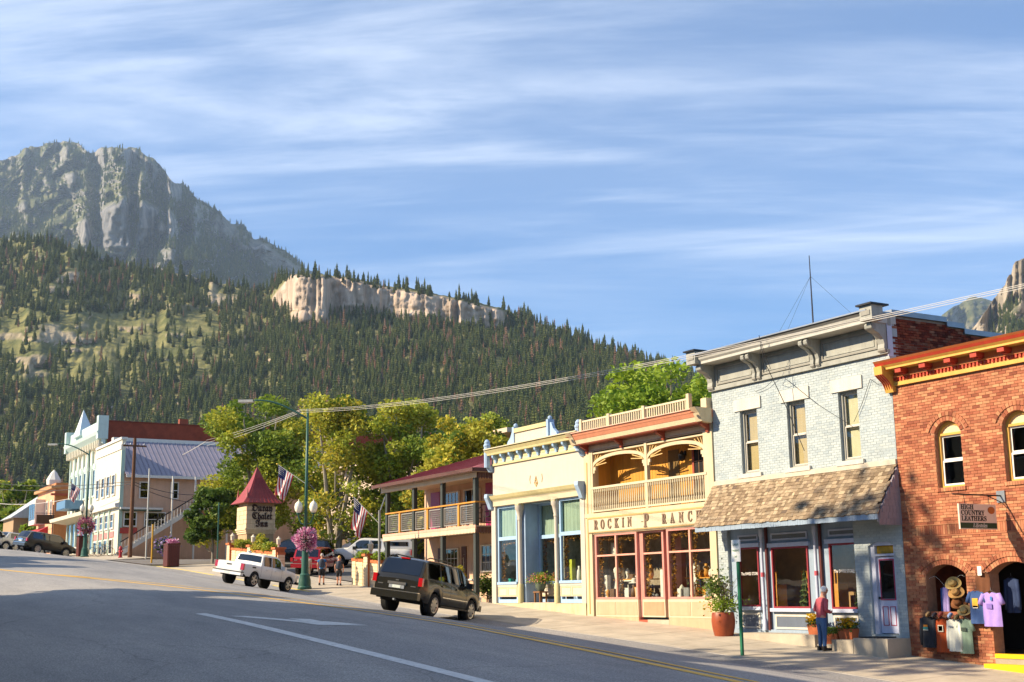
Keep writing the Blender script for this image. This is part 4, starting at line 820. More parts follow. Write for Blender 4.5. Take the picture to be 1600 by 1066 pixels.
# balustrade
bal = MB().lathe([(.034, 0), (.034, .1), (.022, .14), (.030, .3), (.020, .5), (.022, .62), (.034, .66), (.034, .76)], n=6).build('baluster', CRL, None, kind='structure'); del bal['kind']; balme = bal.data; bpy.data.objects.remove(bal)
B(ra, 'hand_rail', CRL, BX0+.02, BX1-.02, FY-.06, FY+.03, 3.60, 3.68); B(ra, 'bottom_rail', CRL, BX0+.02, BX1-.02, FY-.05, FY+.02, 2.78, 2.84)
for i in range(54):
    x = BX0+.12+i*(BX1-BX0-.24)/53
    if abs(x+35.38) < .1: continue
    o = bpy.data.objects.new('baluster', balme); COL.objects.link(o); o.parent = ra; o.location = Vector((x, FY-.015, 2.84))-ra.location
B(ra, 'balcony_beam', CRM, X0+.02, X1-.02, FY-.08, FY+.1, 2.60, 2.74); B(ra, 'sign_top_trim', MATS['tan_trim'], X0+.2, X1-.1, FY-.10, FY-.051, 2.56, 2.598)
# sign board with raised letters
sgb = B(ra, 'sign_board', CRL, X0+.25, X1-.05, FY-.08, FY+.1, 2.08, 2.558); frame(MB(), X0+.22, X1-.05, 2.05, 2.56, FY-.095, FY-.0805, .022).build('sign_trim', MATS['tan_trim'], sgb)
LET = mt('weathered_letters', '#7d6450', .6, .35, 14)
for s_, x, sz in (('R', -38.42, .46), ('O', -38.0, .46), ('C', -37.57, .46), ('K', -37.13, .46), ('I', -36.74, .46), ('N', -36.35, .46), ('P', -35.38, .66), ('R', -34.38, .46), ('A', -33.93, .46), ('N', -33.46, .46), ('C', -33.0, .46), ('H', -32.56, .46)):
    text('sign_letter', s_, sz, (x, FY-.092, 2.31), LET, sgb, ext=.014, style='bold', sx=.70, bold=.010)
text('sign_word', '~', .2, (-35.62, FY-.09, 2.30), LET, sgb, ext=.008)
# cornice, gutter roof and roof balustrade
B(ra, 'frieze', CRM, X0+.05, X1-.05, FY-.03, FY+.25, 4.98, 5.22); frame(MB(), X0+.12, X1-.12, 5.0, 5.19, FY-.042, FY-.0305, .012).build('frieze_line', BRNR, ra)
for x in (X0+.25, -36.75, -34.3, -31.95):
    MB().prism([(FY-.03, 4.93), (FY-.1, 4.93), (FY-.14, 5.05), (FY-.36, 5.16), (FY-.4, 5.24), (FY-.03, 5.24)], x-.06, x+.06, 'yz').build('cornice_bracket', BRNR, ra)
B(ra, 'soffit', BRNR, X0-.02, X1+.02, FY-.47, FY+.25, 5.225, 5.25)
MB().prism([(FY+.25, 5.252), (FY-.49, 5.252), (FY-.53, 5.40), (FY+.25, 5.40)], X0-.05, X1+.03, 'yz').build('cornice_band', CRM, ra)
for k, (z0, z1, y0, y1) in enumerate(((5.402, 5.53, .54, .62), (5.532, 5.63, .63, .68))): MB().prism([(FY+.25, z0), (FY-y0, z0), (FY-y1, z1), (FY+.25, z1)], X0-.07, X1+.05, 'yz').build('salmon_cornice', SALM, ra)
B(ra, 'cornice_cap', mt('pink_cap', '#e0b29a', .6, .1), X0-.08, X1+.06, FY-.72, FY+.25, 5.632, 5.66)
for x in (X0+.02, X1-.04): e = MB().prism([(FY-.1, 5.2), (FY-.5, 5.24), (FY-.62, 5.5), (FY-.78, 5.68), (FY-.1, 5.68)], x-.14, x+.14, 'yz').build('end_block', CRM, ra); MB().lathe([(.09, 0), (.03, .03)], (x, FY-.76, 5.5), 7).build('rosette', BRNR, e)
B(ra, 'parapet', CRM, X1-.3, X1-.02, FY-.2, FY+.3, 5.66, 6.02)
rb = MB().box(-.022, .022, -.022, .022, 0, .34).build('roof_baluster', CRL, None, kind='structure'); del rb['kind']; rbme = rb.data; bpy.data.objects.remove(rb)
RY = FY-.30
for k, x in enumerate((X0+.3, -37.1, -35.0, -32.55)): B(ra, 'roof_rail_post', CRM, x-.07, x+.07, RY-.07, RY+.07, 5.66, 6.16+(.08 if k == 3 else 0))
B(ra, 'roof_rail', CRL, X0+.37, -32.62, RY-.035, RY+.035, 6.04, 6.10); B(ra, 'roof_bottom_rail', CRL, X0+.37, -32.62, RY-.03, RY+.03, 5.67, 5.71)
for i in range(48):
    x = X0+.47+i*(6.1/47)
    if min(abs(x+37.1), abs(x+35.0), abs(x+32.55)) < .1 or x > -32.65: continue
    o = bpy.data.objects.new('roof_baluster', rbme); COL.objects.link(o); o.parent = ra; o.location = Vector((x, RY, 5.705))-ra.location
# shop front
B(ra, 'shop_lintel', CRM, X0+.42, X1-.32, FY-.02, FY+.1, 1.99, 2.078)
for (a, b, yy, nb) in ((-38.66, -36.1, FY+.0, 2), (-35.97, -34.72, FY+.10, 1), (-34.42, -32.0, FY+.0, 2)):
    w = frame(MB(), a, b, -.30, 1.985, yy, yy+.1, .10, .07, .08).build('shop_window', PINKF, ra)
    for k in range(nb):
        p, q = a+.1+(b-a-.2)*k/nb, a+.1+(b-a-.2)*(k+1)/nb
        for z0, z1 in ((-.22, 1.20), (1.26, 1.92)): MB().poly([(p, yy+.05, z0), (q, yy+.05, z0), (q, yy+.05, z1), (p, yy+.05, z1)]).build('pane', GLASS, w)
    if nb == 2: B(w, 'mullion', mt('pink_mullion', '#e0a08a', .5, .1), (a+b)/2-.04, (a+b)/2+.04, yy+.01, yy+.09, -.22, 1.915)
    B(w, 'transom_bar', MATS.get('pink_mullion') or mt('pink_mullion', '#e0a08a', .5, .1), a+.1, b-.1, yy+.008, yy+.092, 1.2, 1.26)
    pf = B(w, 'stall_riser', CRL, a, b, yy-.01, yy+.1, -.88, -.302)
    for k in range(nb): p, q = a+.06+(b-a-.06)*k/nb, a+(b-a-.06)*(k+1)/nb; B(pf, 'riser_panel', PEACH if nb == 2 else SALM, p, q, yy-.022, yy-.0105, -.82, -.38)
B(ra, 'door_reveal', PINKF, -36.1, -35.972, FY+.1, FY+.2, -.88, 1.985); B(ra, 'door_reveal', PINKF, -34.76, -34.721, FY+.205, FY+.6, -.88, 1.985); B(ra, 'door_reveal', PINKF, -34.47, -34.42, FY+.1, FY+.6, -.88, 1.985)
dd = frame(MB(), -34.74, -34.48, -.88, 1.98, FY+.5, FY+.56, .07).build('shop_door', PINKF, ra); MB().poly([(-34.67, FY+.53, -.4), (-34.55, FY+.53, -.4), (-34.55, FY+.53, 1.9), (-34.67, FY+.53, 1.9)]).build('pane', GLASS, dd)
B(ra, 'base_course', PEACH, -34.42, X1-.32, FY+.0, FY+.2, -1.6, -.882); B(ra, 'base_course', PEACH, X0+.42, -36.1, FY+.0, FY+.2, -1.4, -.882); B(ra, 'doorstep', CONC, -35.6, -34.43, FY+.0, FY+.6, -1.4, -.96); B(ra, 'doorstep', mt('red_step', '#a8543c', .8, .2), -36.09, -35.61, FY+.0, FY+.6, -1.4, -.97)
room(ra, X0+.45, X1-.35, FY+.62, FY+1.7, -.45, 2.0, mt('ranch_interior', (.34, .26, .18), .9, .45, 5))
B(ra, 'display_floor', INFLOOR, -38.6, -36.12, FY+.11, FY+.5, -.34, -.30); B(ra, 'display_floor', INFLOOR, -34.4, -32.02, FY+.11, FY+.5, -.34, -.30)
# ================================================================== cream and sky-blue single-storey shop
cr = thing('cream_shop', 'single-storey cream shop with sky-blue window frames and stepped false front', 'building', (-42.7, FY, -.5))
IVO = mt('ivory_paint', '#c3b8a8', .6, .06, 1.5, .05, 20); YLP = mt('lemon_trim_paint', '#c8bb88', .55, .1); SKYB = mt('sky_blue_paint', '#9dbbd8', .55, .1); SKYD = mt('powder_blue_trim', '#9db4cc', .55, .12); LACE = mt('sage_curtain', '#9fb09a', .85, .18, 2.2, .3, 14, stretch=(3, 1, .5))
X0, X1 = -46.1, -39.2
B(cr, 'upper_wall', IVO, X0+.05, X1-.03, FY, FY+.25, 3.42, 5.6)
for a, b in ((X0, X0+.33), (X1-.28, X1)): B(cr, 'corner_pilaster', IVO, a, b, FY-.06, FY+.25, -.6, 3.44)
B(cr, 'side_wall', IVO, X0, X0+.2, FY+.25, FY+12, -1, 5.0); B(cr, 'side_wall', IVO, X1-.2, X1-.001, FY+.25, FY+12, -1, 5.0); B(cr, 'roof', GREYROOF, X0+.2, X1-.2, FY+.2, FY+12, 4.6, 4.7)
# mid cornice
MB().prism([(FY, 3.44), (FY-.10, 3.44), (FY-.12, 3.62), (FY-.16, 3.68), (FY, 3.68)], X0-.02, X1+.02, 'yz').build('shop_cornice', CRL, cr)
MB().prism([(FY, 3.682), (FY-.17, 3.682), (FY-.22, 3.74), (FY-.28, 3.86), (FY, 3.90)], X0-.04, X1+.04, 'yz').build('shop_cornice_cap', YLP, cr)
for x in (X0+.05, X1-.06): MB().prism([(FY-.06, 3.3), (FY-.16, 3.34), (FY-.24, 3.55), (FY-.36, 3.80), (FY-.34, 3.95), (FY-.06, 3.95)], x-.12, x+.12, 'yz').build('corner_console', SKYD, cr)
# upper cornice with brackets
B(cr, 'lower_moulding', YLP, X0+.02, X1-.0, FY-.07, FY-.001, 5.10, 5.18); B(cr, 'bracket_band', CRL, X0+.04, X1-.02, FY-.04, FY-.001, 5.18, 5.52)
for i in range(10):
    x = X0+.45+i*.665; MB().prism([(FY-.04, 5.20), (FY-.1, 5.20), (FY-.13, 5.32), (FY-.24, 5.42), (FY-.26, 5.52), (FY-.04, 5.52)], x-.06, x+.06, 'yz').build('cornice_bracket', SKYB, cr)
    if i < 9: B(cr, 'band_panel', YLP, x+.2, x+.48, FY-.05, FY-.041, 5.28, 5.44)
MB().prism([(FY+.25, 5.522), (FY-.28, 5.522), (FY-.30, 5.60), (FY-.38, 5.72), (FY+.25, 5.76)], X0-.03, X1+.03, 'yz').build('top_cornice', YLP, cr); B(cr, 'cornice_cap', CRL, X0-.04, X1+.04, FY-.40, FY+.25, 5.762, 5.80)
for x in (X0-.02, X1-.02):
    MB().lathe([(.13, 0), (.13, .85), (.15, .87), (.15, .93), (.11, .98), (.12, 1.06), (.06, 1.15), (.01, 1.17)], (x, FY-.22, 5.05), 10).build('corner_finial', SKYD, cr, smooth=True, autos=35)
    MB().prism([(FY-.02, 4.85), (FY-.1, 4.88), (FY-.2, 5.05), (FY-.3, 5.1), (FY-.02, 5.1)], x-.12, x+.12, 'yz').build('finial_corbel', SKYD, cr)
B(cr, 'pediment', IVO, -44.0, -41.5, FY-.14, FY+.1, 5.80, 6.25); B(cr, 'pediment_cap', YLP, -43.98, -41.52, FY-.2, FY+.12, 6.252, 6.42)
for x, s in ((-44.05, -1), (-41.45, 1)):
    B(cr, 'pediment_post', SKYD, x-.07, x+.07, FY-.19, FY+.1, 5.80, 6.50); MB().ball((x, FY-.05, 6.56), .09, 8).build('post_cap', SKYD, cr)
    MB().prism([(x+s*.07, 5.80), (x+s*.62, 5.80), (x+s*.55, 5.95), (x+s*.32, 6.12), (x+s*.2, 6.34), (x+s*.07, 6.40)], FY-.12, FY+.0, 'xz').build('scroll_wing', SKYD, cr)
em = MB(); em.lathe([(.10, -.006), (.07, .004)], (0, 0, 0), 10); E_ = MB(); 
for dx in (-.42, .42): E_.tube([(-42.62+dx, FY-.008, 4.16), (-42.62+dx*1.12, FY-.012, 4.3), (-42.62+dx*1.02, FY-.012, 4.48)], .012, 5)
E_.tube([(-42.62, FY-.01, 4.02), (-42.74, FY-.012, 4.16), (-42.62, FY-.012, 4.3), (-42.5, FY-.012, 4.16), (-42.62, FY-.01, 4.02)], .02, 5); E_.tube([(-42.62, FY-.01, 4.12), (-42.7, FY-.012, 4.22), (-42.62, FY-.012, 4.42), (-42.54, FY-.012, 4.22), (-42.62, FY-.01, 4.12)], .016, 5); E_.build('wall_ornament', MATS['tan_trim'], cr)
# bays: curtains above, display windows below; centre bay recessed
for (a, b, yy) in ((X0+.36, -44.2, FY+.03), (-43.72, -41.75, FY+.75), (-41.05, X1-.3, FY+.03)):
    w = frame(MB(), a, b, -.42, 3.42, yy, yy+.1, .09, .08, .14).build('bay_window', SKYB, cr)
    B(w, 'transom_bar', SKYB, a+.09, b-.09, yy+.005, yy+.095, 2.05, 2.19); MB().poly([(a+.09, yy+.05, .40), (b-.09, yy+.05, .40), (b-.09, yy+.05, 2.05), (a+.09, yy+.05, 2.05)]).build('pane', GLASS, w)
    MB().poly([(a+.09, yy+.05, 2.19), (b-.09, yy+.05, 2.19), (b-.09, yy+.05, 3.34), (a+.09, yy+.05, 3.34)]).build('pane', GLASS, w)
    n = 60; cu = MB(); vs = []
    for i in range(n+1):
        x = a+.02+(b-a-.04)*i/n; dy = .02*sin(i*1.7)+.012*sin(i*.6)
        vs += [(x, yy+.14+dy, 2.1), (x, yy+.14+dy*.6, 3.38)]
    cu.add(vs, [(2*i, 2*i+2, 2*i+3, 2*i+1) for i in range(n)]).build('lace_curtain', LACE, w, smooth=True)
    B(w, 'window_sill', SKYB, a, b, yy-.06, yy-.001, .30, .40); B(w, 'sill_band', IVO, a, b, yy-.03, yy-.001, .20, .298)
    rp = B(w, 'stall_riser', IVO, a+.001, b-.001, yy-.015, yy-.0005, -.18, .198); mid = (a+b)/2
    for p, q in ((a+.05, mid-.04), (mid+.04, b-.05)): frame(MB(), p, q, -.15, .17, yy-.024, yy-.0155, .03).build('riser_panel', YLP, rp)
B(cr, 'porch_return', SKYD, -44.0, -43.74, FY+.14, FY+.9, -.42, 3.42); B(cr, 'porch_ceiling', SKYD, -44.0, -41.1, FY+.1, FY+1.0, 3.42, 3.46); B(cr, 'porch_floor', CONC, -44.1, -41.1, FY+.02, FY+1.6, -.55, -.40)
dr = frame(MB(), -41.7, -41.1, -.4, 2.0, FY+1.0, FY+1.08, .1).build('shop_door', SKYB, cr); MB().poly([(-41.6, FY+1.04, .2), (-41.2, FY+1.04, .2), (-41.2, FY+1.04, 1.9), (-41.6, FY+1.04, 1.9)]).build('pane', GLASS, dr); B(dr, 'door_panel', SKYB, -41.6, -41.2, FY+1.03, FY+1.05, -.3, .2); B(cr, 'door_transom', LACE, -41.7, -41.1, FY+1.05, FY+1.07, 2.1, 3.4)
for x in (-43.95, -41.25):
    q = MB().lathe([(.10, 0), (.10, .12), (.085, .16), (.085, 3.2), (.1, 3.22), (.1, 3.27), (.09, 3.3), (.15, 3.6), (.19, 3.66), (.19, 3.86)], (x, FY+.02, -.42), 14).build('porch_column', IVO, cr, smooth=True, autos=35)
    MB().lathe([(.125, 0), (.125, .70), (.10, .74)], (x, FY+.02, -.42), 14).build('column_base', YLP, q, smooth=True, autos=35); MB().lathe([(.10, 0), (.17, .28), (.2, .31), (.2, .36)], (x, FY+.02, 3.06), 8).build('capital', YLP, q)
ln = MB(); ln.lathe([(.02, .0), (.09, .05), (.11, .3), (.12, .32), (.04, .42), (.01, .5)], (-41.62, FY+.3, 2.5), 6); ln.tube([(-41.62, FY+.3, 3.0), (-41.62, FY+.3, 3.42)], .01, 4); ln.build('porch_lantern', mt('lantern_metal', '#9a9488', .5, .1), cr)
B(cr, 'plinth', mt('tan_plinth', '#cbb894', .85, .18, 3), X0, X1, FY-.08, FY+.02, -1.2, -.43)
room(cr, X0+.25, -44.02, FY+.2, FY+1.6, .30, 2.1, mt('cream_shop_interior', (.27, .27, .21), .9, .5, 5)); room(cr, -43.72, -41.72, FY+.9, FY+2.6, .3, 2.1, MATS['cream_shop_interior']); room(cr, -41.02, X1-.25, FY+.2, FY+1.6, .3, 2.1, MATS['cream_shop_interior'])
# ================================================================== motel wing with two galleries
mo = thing('motel', 'peach two-storey motel wing with red roof and wire-mesh balcony railings', 'building', (-52, 27.5, -.3))
MPNK = mt('peach_stucco', '#d4ae90', .8, .1, 1.5, .2, 40); MROOF = mt('red_metal_roof', '#9c4f4c', .5, .12, 1.2, stretch=(1, 1, 1)); MBRN = mt('umber_paint', '#5c3a30', .6, .15); POSTG = mt('dark_green_post', '#3a3f3a', .6, .15); RAILO = mt('oiled_wood_rail', '#c98d35', .55, .15, 3); MESH = mt('grey_mesh_panel', '#9a958c', .5, .1, metal=.3); MAGD = mt('magenta_door', '#a03260', .5, .1); MPALE = mt('pale_gallery_trim', '#dcc6a6', .6, .08)
MX0, MX1, MY0, MY1 = -56.35, -47.45, 26.0, 28.3
zg = lambda x: ground(x, 26.2)
B(mo, 'wall', MPNK, -57.0, -47.6, MY1, MY1+11, -1, 5.05)
# roof: hipped slope over the gallery
MB().add([(MX0-.75, MY0-.45, 5.12), (MX1+.55, MY0-.45, 5.12), (MX1+.55, MY1+12, 5.12), (MX0-.75, MY1+12, 5.12), (MX0+3.2, MY0+5.2, 6.9), (MX1-3.2, MY0+5.2, 6.9), (MX1-3.2, MY1+7, 6.9), (MX0+3.2, MY1+7, 6.9)],
         [(0, 1, 5, 4), (1, 2, 6, 5), (2, 3, 7, 6), (3, 0, 4, 7), (4, 5, 6, 7), (3, 2, 1, 0)]).build('roof', MROOF, mo)
for i in range(22):
    x = MX0-.6+i*.45; f = max(0, min(1, (x-(MX0-.75))/3.9)); g = max(0, min(1, ((MX1+.55)-x)/3.9)); h = min(f, g, 1); MB().tube([(x, MY0-.46, 5.135), (x, MY0-.45+5.65*h, 5.135+1.78*h)], .016, 4).build('roof_seam', MROOF, mo)
MB().box(MX0-.78, MX1+.58, MY0-.52, MY0-.452, 4.98, 5.13).box(MX1+.552, MX1+.6, MY0-.452, MY1+8, 4.98, 5.13).build('gutter', MBRN, mo)
def fringe(par, x0, x1, y, zt, zb, mat, name, axis='x', step=.13):
    m = MB(); n = int((x1-x0)/step)
    for i in range(n):
        a = x0+i*step; o_ = [(a, zt), (a+step*.86, zt), (a+step*.86, zb+.05), (a+step*.43, zb), (a, zb+.05)]
        m.prism(o_, y, y+.025, 'xz' if axis == 'x' else 'yz')
    return m.build(name, mat, par)
fringe(mo, MX0-.5, MX1+.3, MY0-.12, 4.97, 4.74, MPALE, 'eave_fringe'); fringe(mo, MY0-.1, MY1+3, MX1+.28, 4.97, 4.70, MBRN, 'side_fringe', 'y')
B(mo, 'gallery_ceiling', MPALE, MX0-.6, MX1+.28, MY0-.1, MY1-.01, 4.99, 5.11); B(mo, 'eave_beam', MBRN, MX0-.2, MX1+.1, MY0-.03, MY0+.06, 4.83, 4.985)
B(mo, 'gallery_floor', mt('gallery_deck', '#a88f78', .8, .15), MX0-.2, MX1+.15, MY0-.12, MY1-.01, 2.60, 2.76); fringe(mo, MX0-.2, MX1+.15, MY0-.15, 2.66, 2.44, MPALE, 'floor_fringe'); B(mo, 'floor_edge', mt('pink_edge', '#d9a48c', .7, .1), MX0-.22, MX1+.16, MY0-.16, MY0-.121, 2.66, 2.78); fringe(mo, MY0-.1, MY1+2.5, MX1+.155, 2.70, 2.42, MBRN, 'side_fringe', 'y')
B(mo, 'side_gallery', MATS['gallery_deck'], MX1+.0, MX1+.15, MY1, MY1+6, 2.6, 2.76)
px_ = [MX1-.08, -50.55, -53.4, MX0+.02]
for x in px_:
    B(mo, 'gallery_post', POSTG, x-.10, x+.10, MY0-.08, MY0+.10, zg(x)-.1, 2.6); B(mo, 'gallery_post', POSTG, x-.10, x+.10, MY0-.08, MY0+.10, 2.761, 4.99)
mids = [-49.0, -52.0, -54.9]
for x in mids: B(mo, 'rail_post', RAILO, x-.08, x+.08, MY0-.06, MY0+.06, 2.77, 3.72)
B(mo, 'hand_rail', RAILO, MX0-.05, MX1+.05, MY0-.10, MY0+.09, 3.72, 3.78); B(mo, 'hand_rail', RAILO, MX1-.05, MX1+.1, MY0+.1, MY1+6, 3.72, 3.78)
ends = sorted(px_+mids)
for a, b in zip(ends[:-1], ends[1:]):
    a += .14; b -= .14; f = frame(MB(), a, b, 2.86, 3.66, MY0-.03, MY0+.02, .045).build('rail_panel', MESH, mo); m = MB()
    n = max(4, int((b-a)/.105))
    for i in range(1, n): x = a+(b-a)*i/n; m.box(x-.009, x+.009, MY0-.012, MY0-.002, 2.9, 3.62)
    for i in range(1, 8): z = 2.9+.72*i/8; m.box(a+.04, b-.04, MY0-.0015, MY0+.008, z-.009, z+.009)
    m.build('wire_mesh', MESH, f)
f = frame(MB(), MY0+.2, MY1+3, 2.86, 3.66, MX1-.02, MX1+.03, .05); f.v = [(y, x, z) for x, y, z in f.v]; f.build('rail_panel', MBRN, mo)
for x0, x1 in ((-56.25, -55.3),): B(mo, 'gallery_door', MAGD, x0, x1, MY1-.04, MY1-.002, 2.77, 4.8)
B(mo, 'gallery_door', MAGD, -50.75, -49.8, MY1-.04, MY1-.002, 2.77, 4.85)
WWF = mt('motel_window_frame', '#e6dccb', .6, .06)
for x0, x1, z0, z1 in ((-54.7, -53.2, 3.25, 4.7), (-52.7, -51.2, 3.2, 4.7), (-49.5, -48.2, 3.2, 4.7), (-54.8, -53.3, .7, 2.05), (-51.1, -49.5, .9, 2.1)):
    window(mo, x0, x1, z0, z1, MY1-.12, WWF, DGLASS, .06, BLIND2 if z0 < 2 else BLIND, rail=False, bars=(4, 3) if z0 < 3.0 or x0 == -54.7 else (2, 1), d=.1)
SHUT = mt('painted_shutter', '#5f3b2c', .6, .15); FLOWP = mt('folk_flower_paint', '#e8e0c6', .6, .1)
for x in (-55.25, -52.85):
    s_ = B(mo, 'shutter', SHUT, x-.22, x+.22, MY1-.05, MY1-.002, .35, 2.1); m = MB(); m.tube([(x, MY1-.055, .5), (x+.03, MY1-.056, 1.1), (x, MY1-.055, 1.6)], .018, 5)
    for k in range(5): m.lathe([(.07, 0), (.02, .01)], (x+.07*(-1)**k, MY1-.06, 1.0+.18*k), 6)
    m.build('folk_flower', FLOWP, s_)
B(mo, 'wall_shelf', WWF, -53.0, -47.7, MY1-.06, MY1-.001, .55, .62); B(mo, 'wall_light', mt('white_lamp_box', '#e9e6de', .5, .03), -48.36, -48.2, MY1-.16, MY1-.001, 4.1, 4.45)
for x in (-52.2, -49.0): MB().lathe([(.05, 0), (.16, .1), (.16, .16)], (x, MY0+.9, 2.46), 10).build('ceiling_lamp', mt('amber_lamp', '#c99b4c', .4, .1), mo)
# ================================================================== chalet sign tower
tw = thing('sign_tower', 'square stone sign tower with red spired roof beside the motel driveway', 'sign', (-80.9, 27.95, 1.8))
TST = mt('pale_stone_block', '#dcc09a', .85, .14, 2, .5, 8); TX0, TX1, TY0, TY1 = -81.9, -80.0, 27.0, 28.95
B(tw, 'core', mt('stone_joint', '#b89a76', .9, .15), TX0+.08, TX1-.08, TY0+.08, TY1-.08, 1.2, 5.9)
def courses(par, x0, x1, y0, y1, z0, z1, h, mat, L_=.55):
    n = int((z1-z0)/h)
    for i in range(n):
        z = z0+i*h; m = MB(); off = (i % 2)*L_/2
        for (a, b, horiz, f) in ((x0, x1, True, y0), (y0, y1, False, x1)):
            u = a-off
            while u < b:
                p, q = max(a, u)+.008, min(b, u+L_)-.008; u += L_
                if q-p < .04: continue
                d = random.uniform(0, .018)
                if horiz: m.box(p, q, f-d, f+.09, z+.008, z+h-.008)
                else: m.box(f-.09, f+d, p, q, z+.008, z+h-.008)
        m.build('stone_course', mat, par)
courses(tw, TX0+.12, TX1-.1, TY0+.1, TY1-.12, 1.6, 3.9, .22, TST); courses(tw, TX0, TX1, TY0, TY1, 4.25, 5.9, .28, TST)
for k, (z, e) in enumerate(((3.9, .02), (4.02, -.03), (4.14, -.08))): B(tw, 'corbel_band', TST, TX0+e, TX1-e, TY0+e, TY1-e, z, z+.115)
RDR = mt('barn_red_metal', '#963c38', .45, .14, 1.5); cxy = ((TX0+TX1)/2, (TY0+TY1)/2)
m = MB(); pr = [(1.32, 5.86), (1.05, 6.16), (.62, 6.85), (.30, 7.55), (.03, 8.25)]
vs = [(cxy[0]+sx*r, cxy[1]+sy*r, z) for r, z in pr for sx, sy in ((-1, -1), (1, -1), (1, 1), (-1, 1))]
m.add(vs, [(i*4+k, i*4+(k+1) % 4, (i+1)*4+(k+1) % 4, (i+1)*4+k) for i in range(4) for k in range(4)]+[(3, 2, 1, 0)]); rf = m.build('roof', RDR, tw)
for s in (-1, 1):
    for q in (-1, 1): MB().tube([(cxy[0]+s*.95, cxy[1]+q*.95, 6.2), (cxy[0]+s*.93, cxy[1]+q*.93, 6.85)], [.09, .01], 5).build('corner_spike', RDR, rf)
MB().tube([(cxy[0], cxy[1], 8.2), (cxy[0], cxy[1], 8.6)], [.03, .008], 5).build('finial', BLACKM, rf)
for k in range(1, 9):
    u = -1.3+2.6*k/9; pts = [(cxy[0]+r+.012, cxy[1]+u*r/1.32, z+.01) for r, z in pr[:4]]; MB().tube(pts, .018, 4).build('roof_rib', RDR, rf)
BRL = mt('dark_brown_letter', '#3a2114', .6, .1)
for s_, z, sz in (('Ouray', 5.52, .62), ('Chalet', 5.0, .58), ('Inn', 4.52, .58)): text('sign_letters', s_, sz, (TX1+.03, cxy[1]+.05, z), BRL, tw, '+x', .02, 'fraktur', sx=.86, bold=.012)
vb = B(tw, 'vacancy_board', BLACKM, TX1-.11, TX1+.02, 27.4, 28.55, 3.42, 3.60); B(vb, 'red_panel', mt('red_sign_panel', '#b8302c', .5, .05), TX1+.021, TX1+.03, 27.42, 27.75, 3.44, 3.58); text('vacancy_lettering', 'VACANCY', .11, (TX1+.026, 28.15, 3.51), mt('pale_letter', '#c9c4ba', .6, .03), vb, '+x', .003, 'sansbold', sx=.8)
# ================================================================== low planter walls with piers and lanterns
PLW = mt('cream_block', '#dfc79f', .85, .12, 2, .3, 12); ORB = mt('orange_brick_trim', '#b5673a', .8, .2, 5)
def planter_wall(label, x0, x1, y, h, piers):
    w = thing('planter_wall', label, 'wall', ((x0+x1)/2, y, zs((x0+x1)/2)), 'planter walls along the motel pavement'); n = int((x1-x0)/.5)+1
    for i in range(n):
        a, b = x0+(x1-x0)*i/n, x0+(x1-x0)*(i+1)/n; zb = ground(a, y)-.25; zt = ground((a+b)/2, y)+h; k = int((zt-zb)/.16)
        m = MB()
        for j in range(k): m.box(a+.006, b-.006, y+(.02 if i % 2 else 0), y+.42, zb+j*(zt-zb)/k+.006, zb+(j+1)*(zt-zb)/k-.006)
        m.build('block_stack', PLW, w); B(w, 'wall_cap', ORB, a, b, y-.03, y+.45, zt+.002, zt+.14)
    for x in piers:
        zb = ground(x, y)-.25; zt = ground(x, y)+h+.3; p = MB()
        for j in range(11): p.box(x-.26, x+.26, y-.1, y+.45, zb+j*(zt-zb)/11+.005, zb+(j+1)*(zt-zb)/11-.005)
        p = p.build('pier', PLW, w); B(p, 'pier_cap', ORB, x-.33, x+.33, y-.17, y+.52, zt+.002, zt+.12); B(p, 'pier_side', ORB, x+.262, x+.275, y-.09, y+.44, zb, zt)
        MB().lathe([(.05, 0), (.05, .12), (.12, .16), (.14, .42), (.17, .44), (.05, .56), (.02, .62)], (x, y+.17, zt+.122), 8).build('pier_lantern', mt('cream_lantern', '#d6cbb2', .5, .1), p)
    return w
planter_wall('cream block planter wall with brick piers behind the white pickup', -79.2, -70.2, 25.6, 1.05, (-78.9, -75.0, -70.6)); planter_wall('cream block planter wall beside the two walking hikers', -60.0, -56.5, 25.75, 1.15, (-58.1,))
# ================================================================== chalet inn behind the trees
inn = thing('chalet_inn', 'long pale three-storey inn with navy lower roof behind the yellowing trees', 'building', (-86, 45, 1.8))
INW = mt('pale_inn_wall', '#cdb9a4', .85, .08, 1, .1, 20); NAVY = mt('navy_roof', '#2b3346', .6, .15, 1.5); INNF = mt('inn_frame', '#e3dccd', .6, .05)
B(inn, 'wall', INW, -112, -72, 42.2, 56, 1, 10.2); B(inn, 'roof', INW, -112.6, -71.4, 41.4, 56.5, 10.2, 10.5)
MB().add([(-106, 38.6, 3.2), (-72, 38.6, 3.2), (-72, 42.19, 4.9), (-106, 42.19, 4.9), (-106, 38.6, 3.0), (-72, 38.6, 3.0), (-72, 42.19, 3.0), (-106, 42.19, 3.0)], [(0, 1, 2, 3), (4, 5, 1, 0), (5, 6, 2, 1), (7, 4, 0, 3), (7, 6, 5, 4)]).build('porch_roof', NAVY, inn)
for gx_ in (-96, -82): MB().prism([(gx_-2, 3.1), (gx_+2, 3.1), (gx_, 5.0)], 38.2, 40.5, 'xz').build('gable', mt('tan_gable', '#b89a7a', .8, .1), inn)
for x in range(-110, -73, 4):
    for z in (5.3, 8.0): window(inn, x, x+1.3, z, z+1.5, 42.06, INNF, DGLASS, .07, None, d=.12)
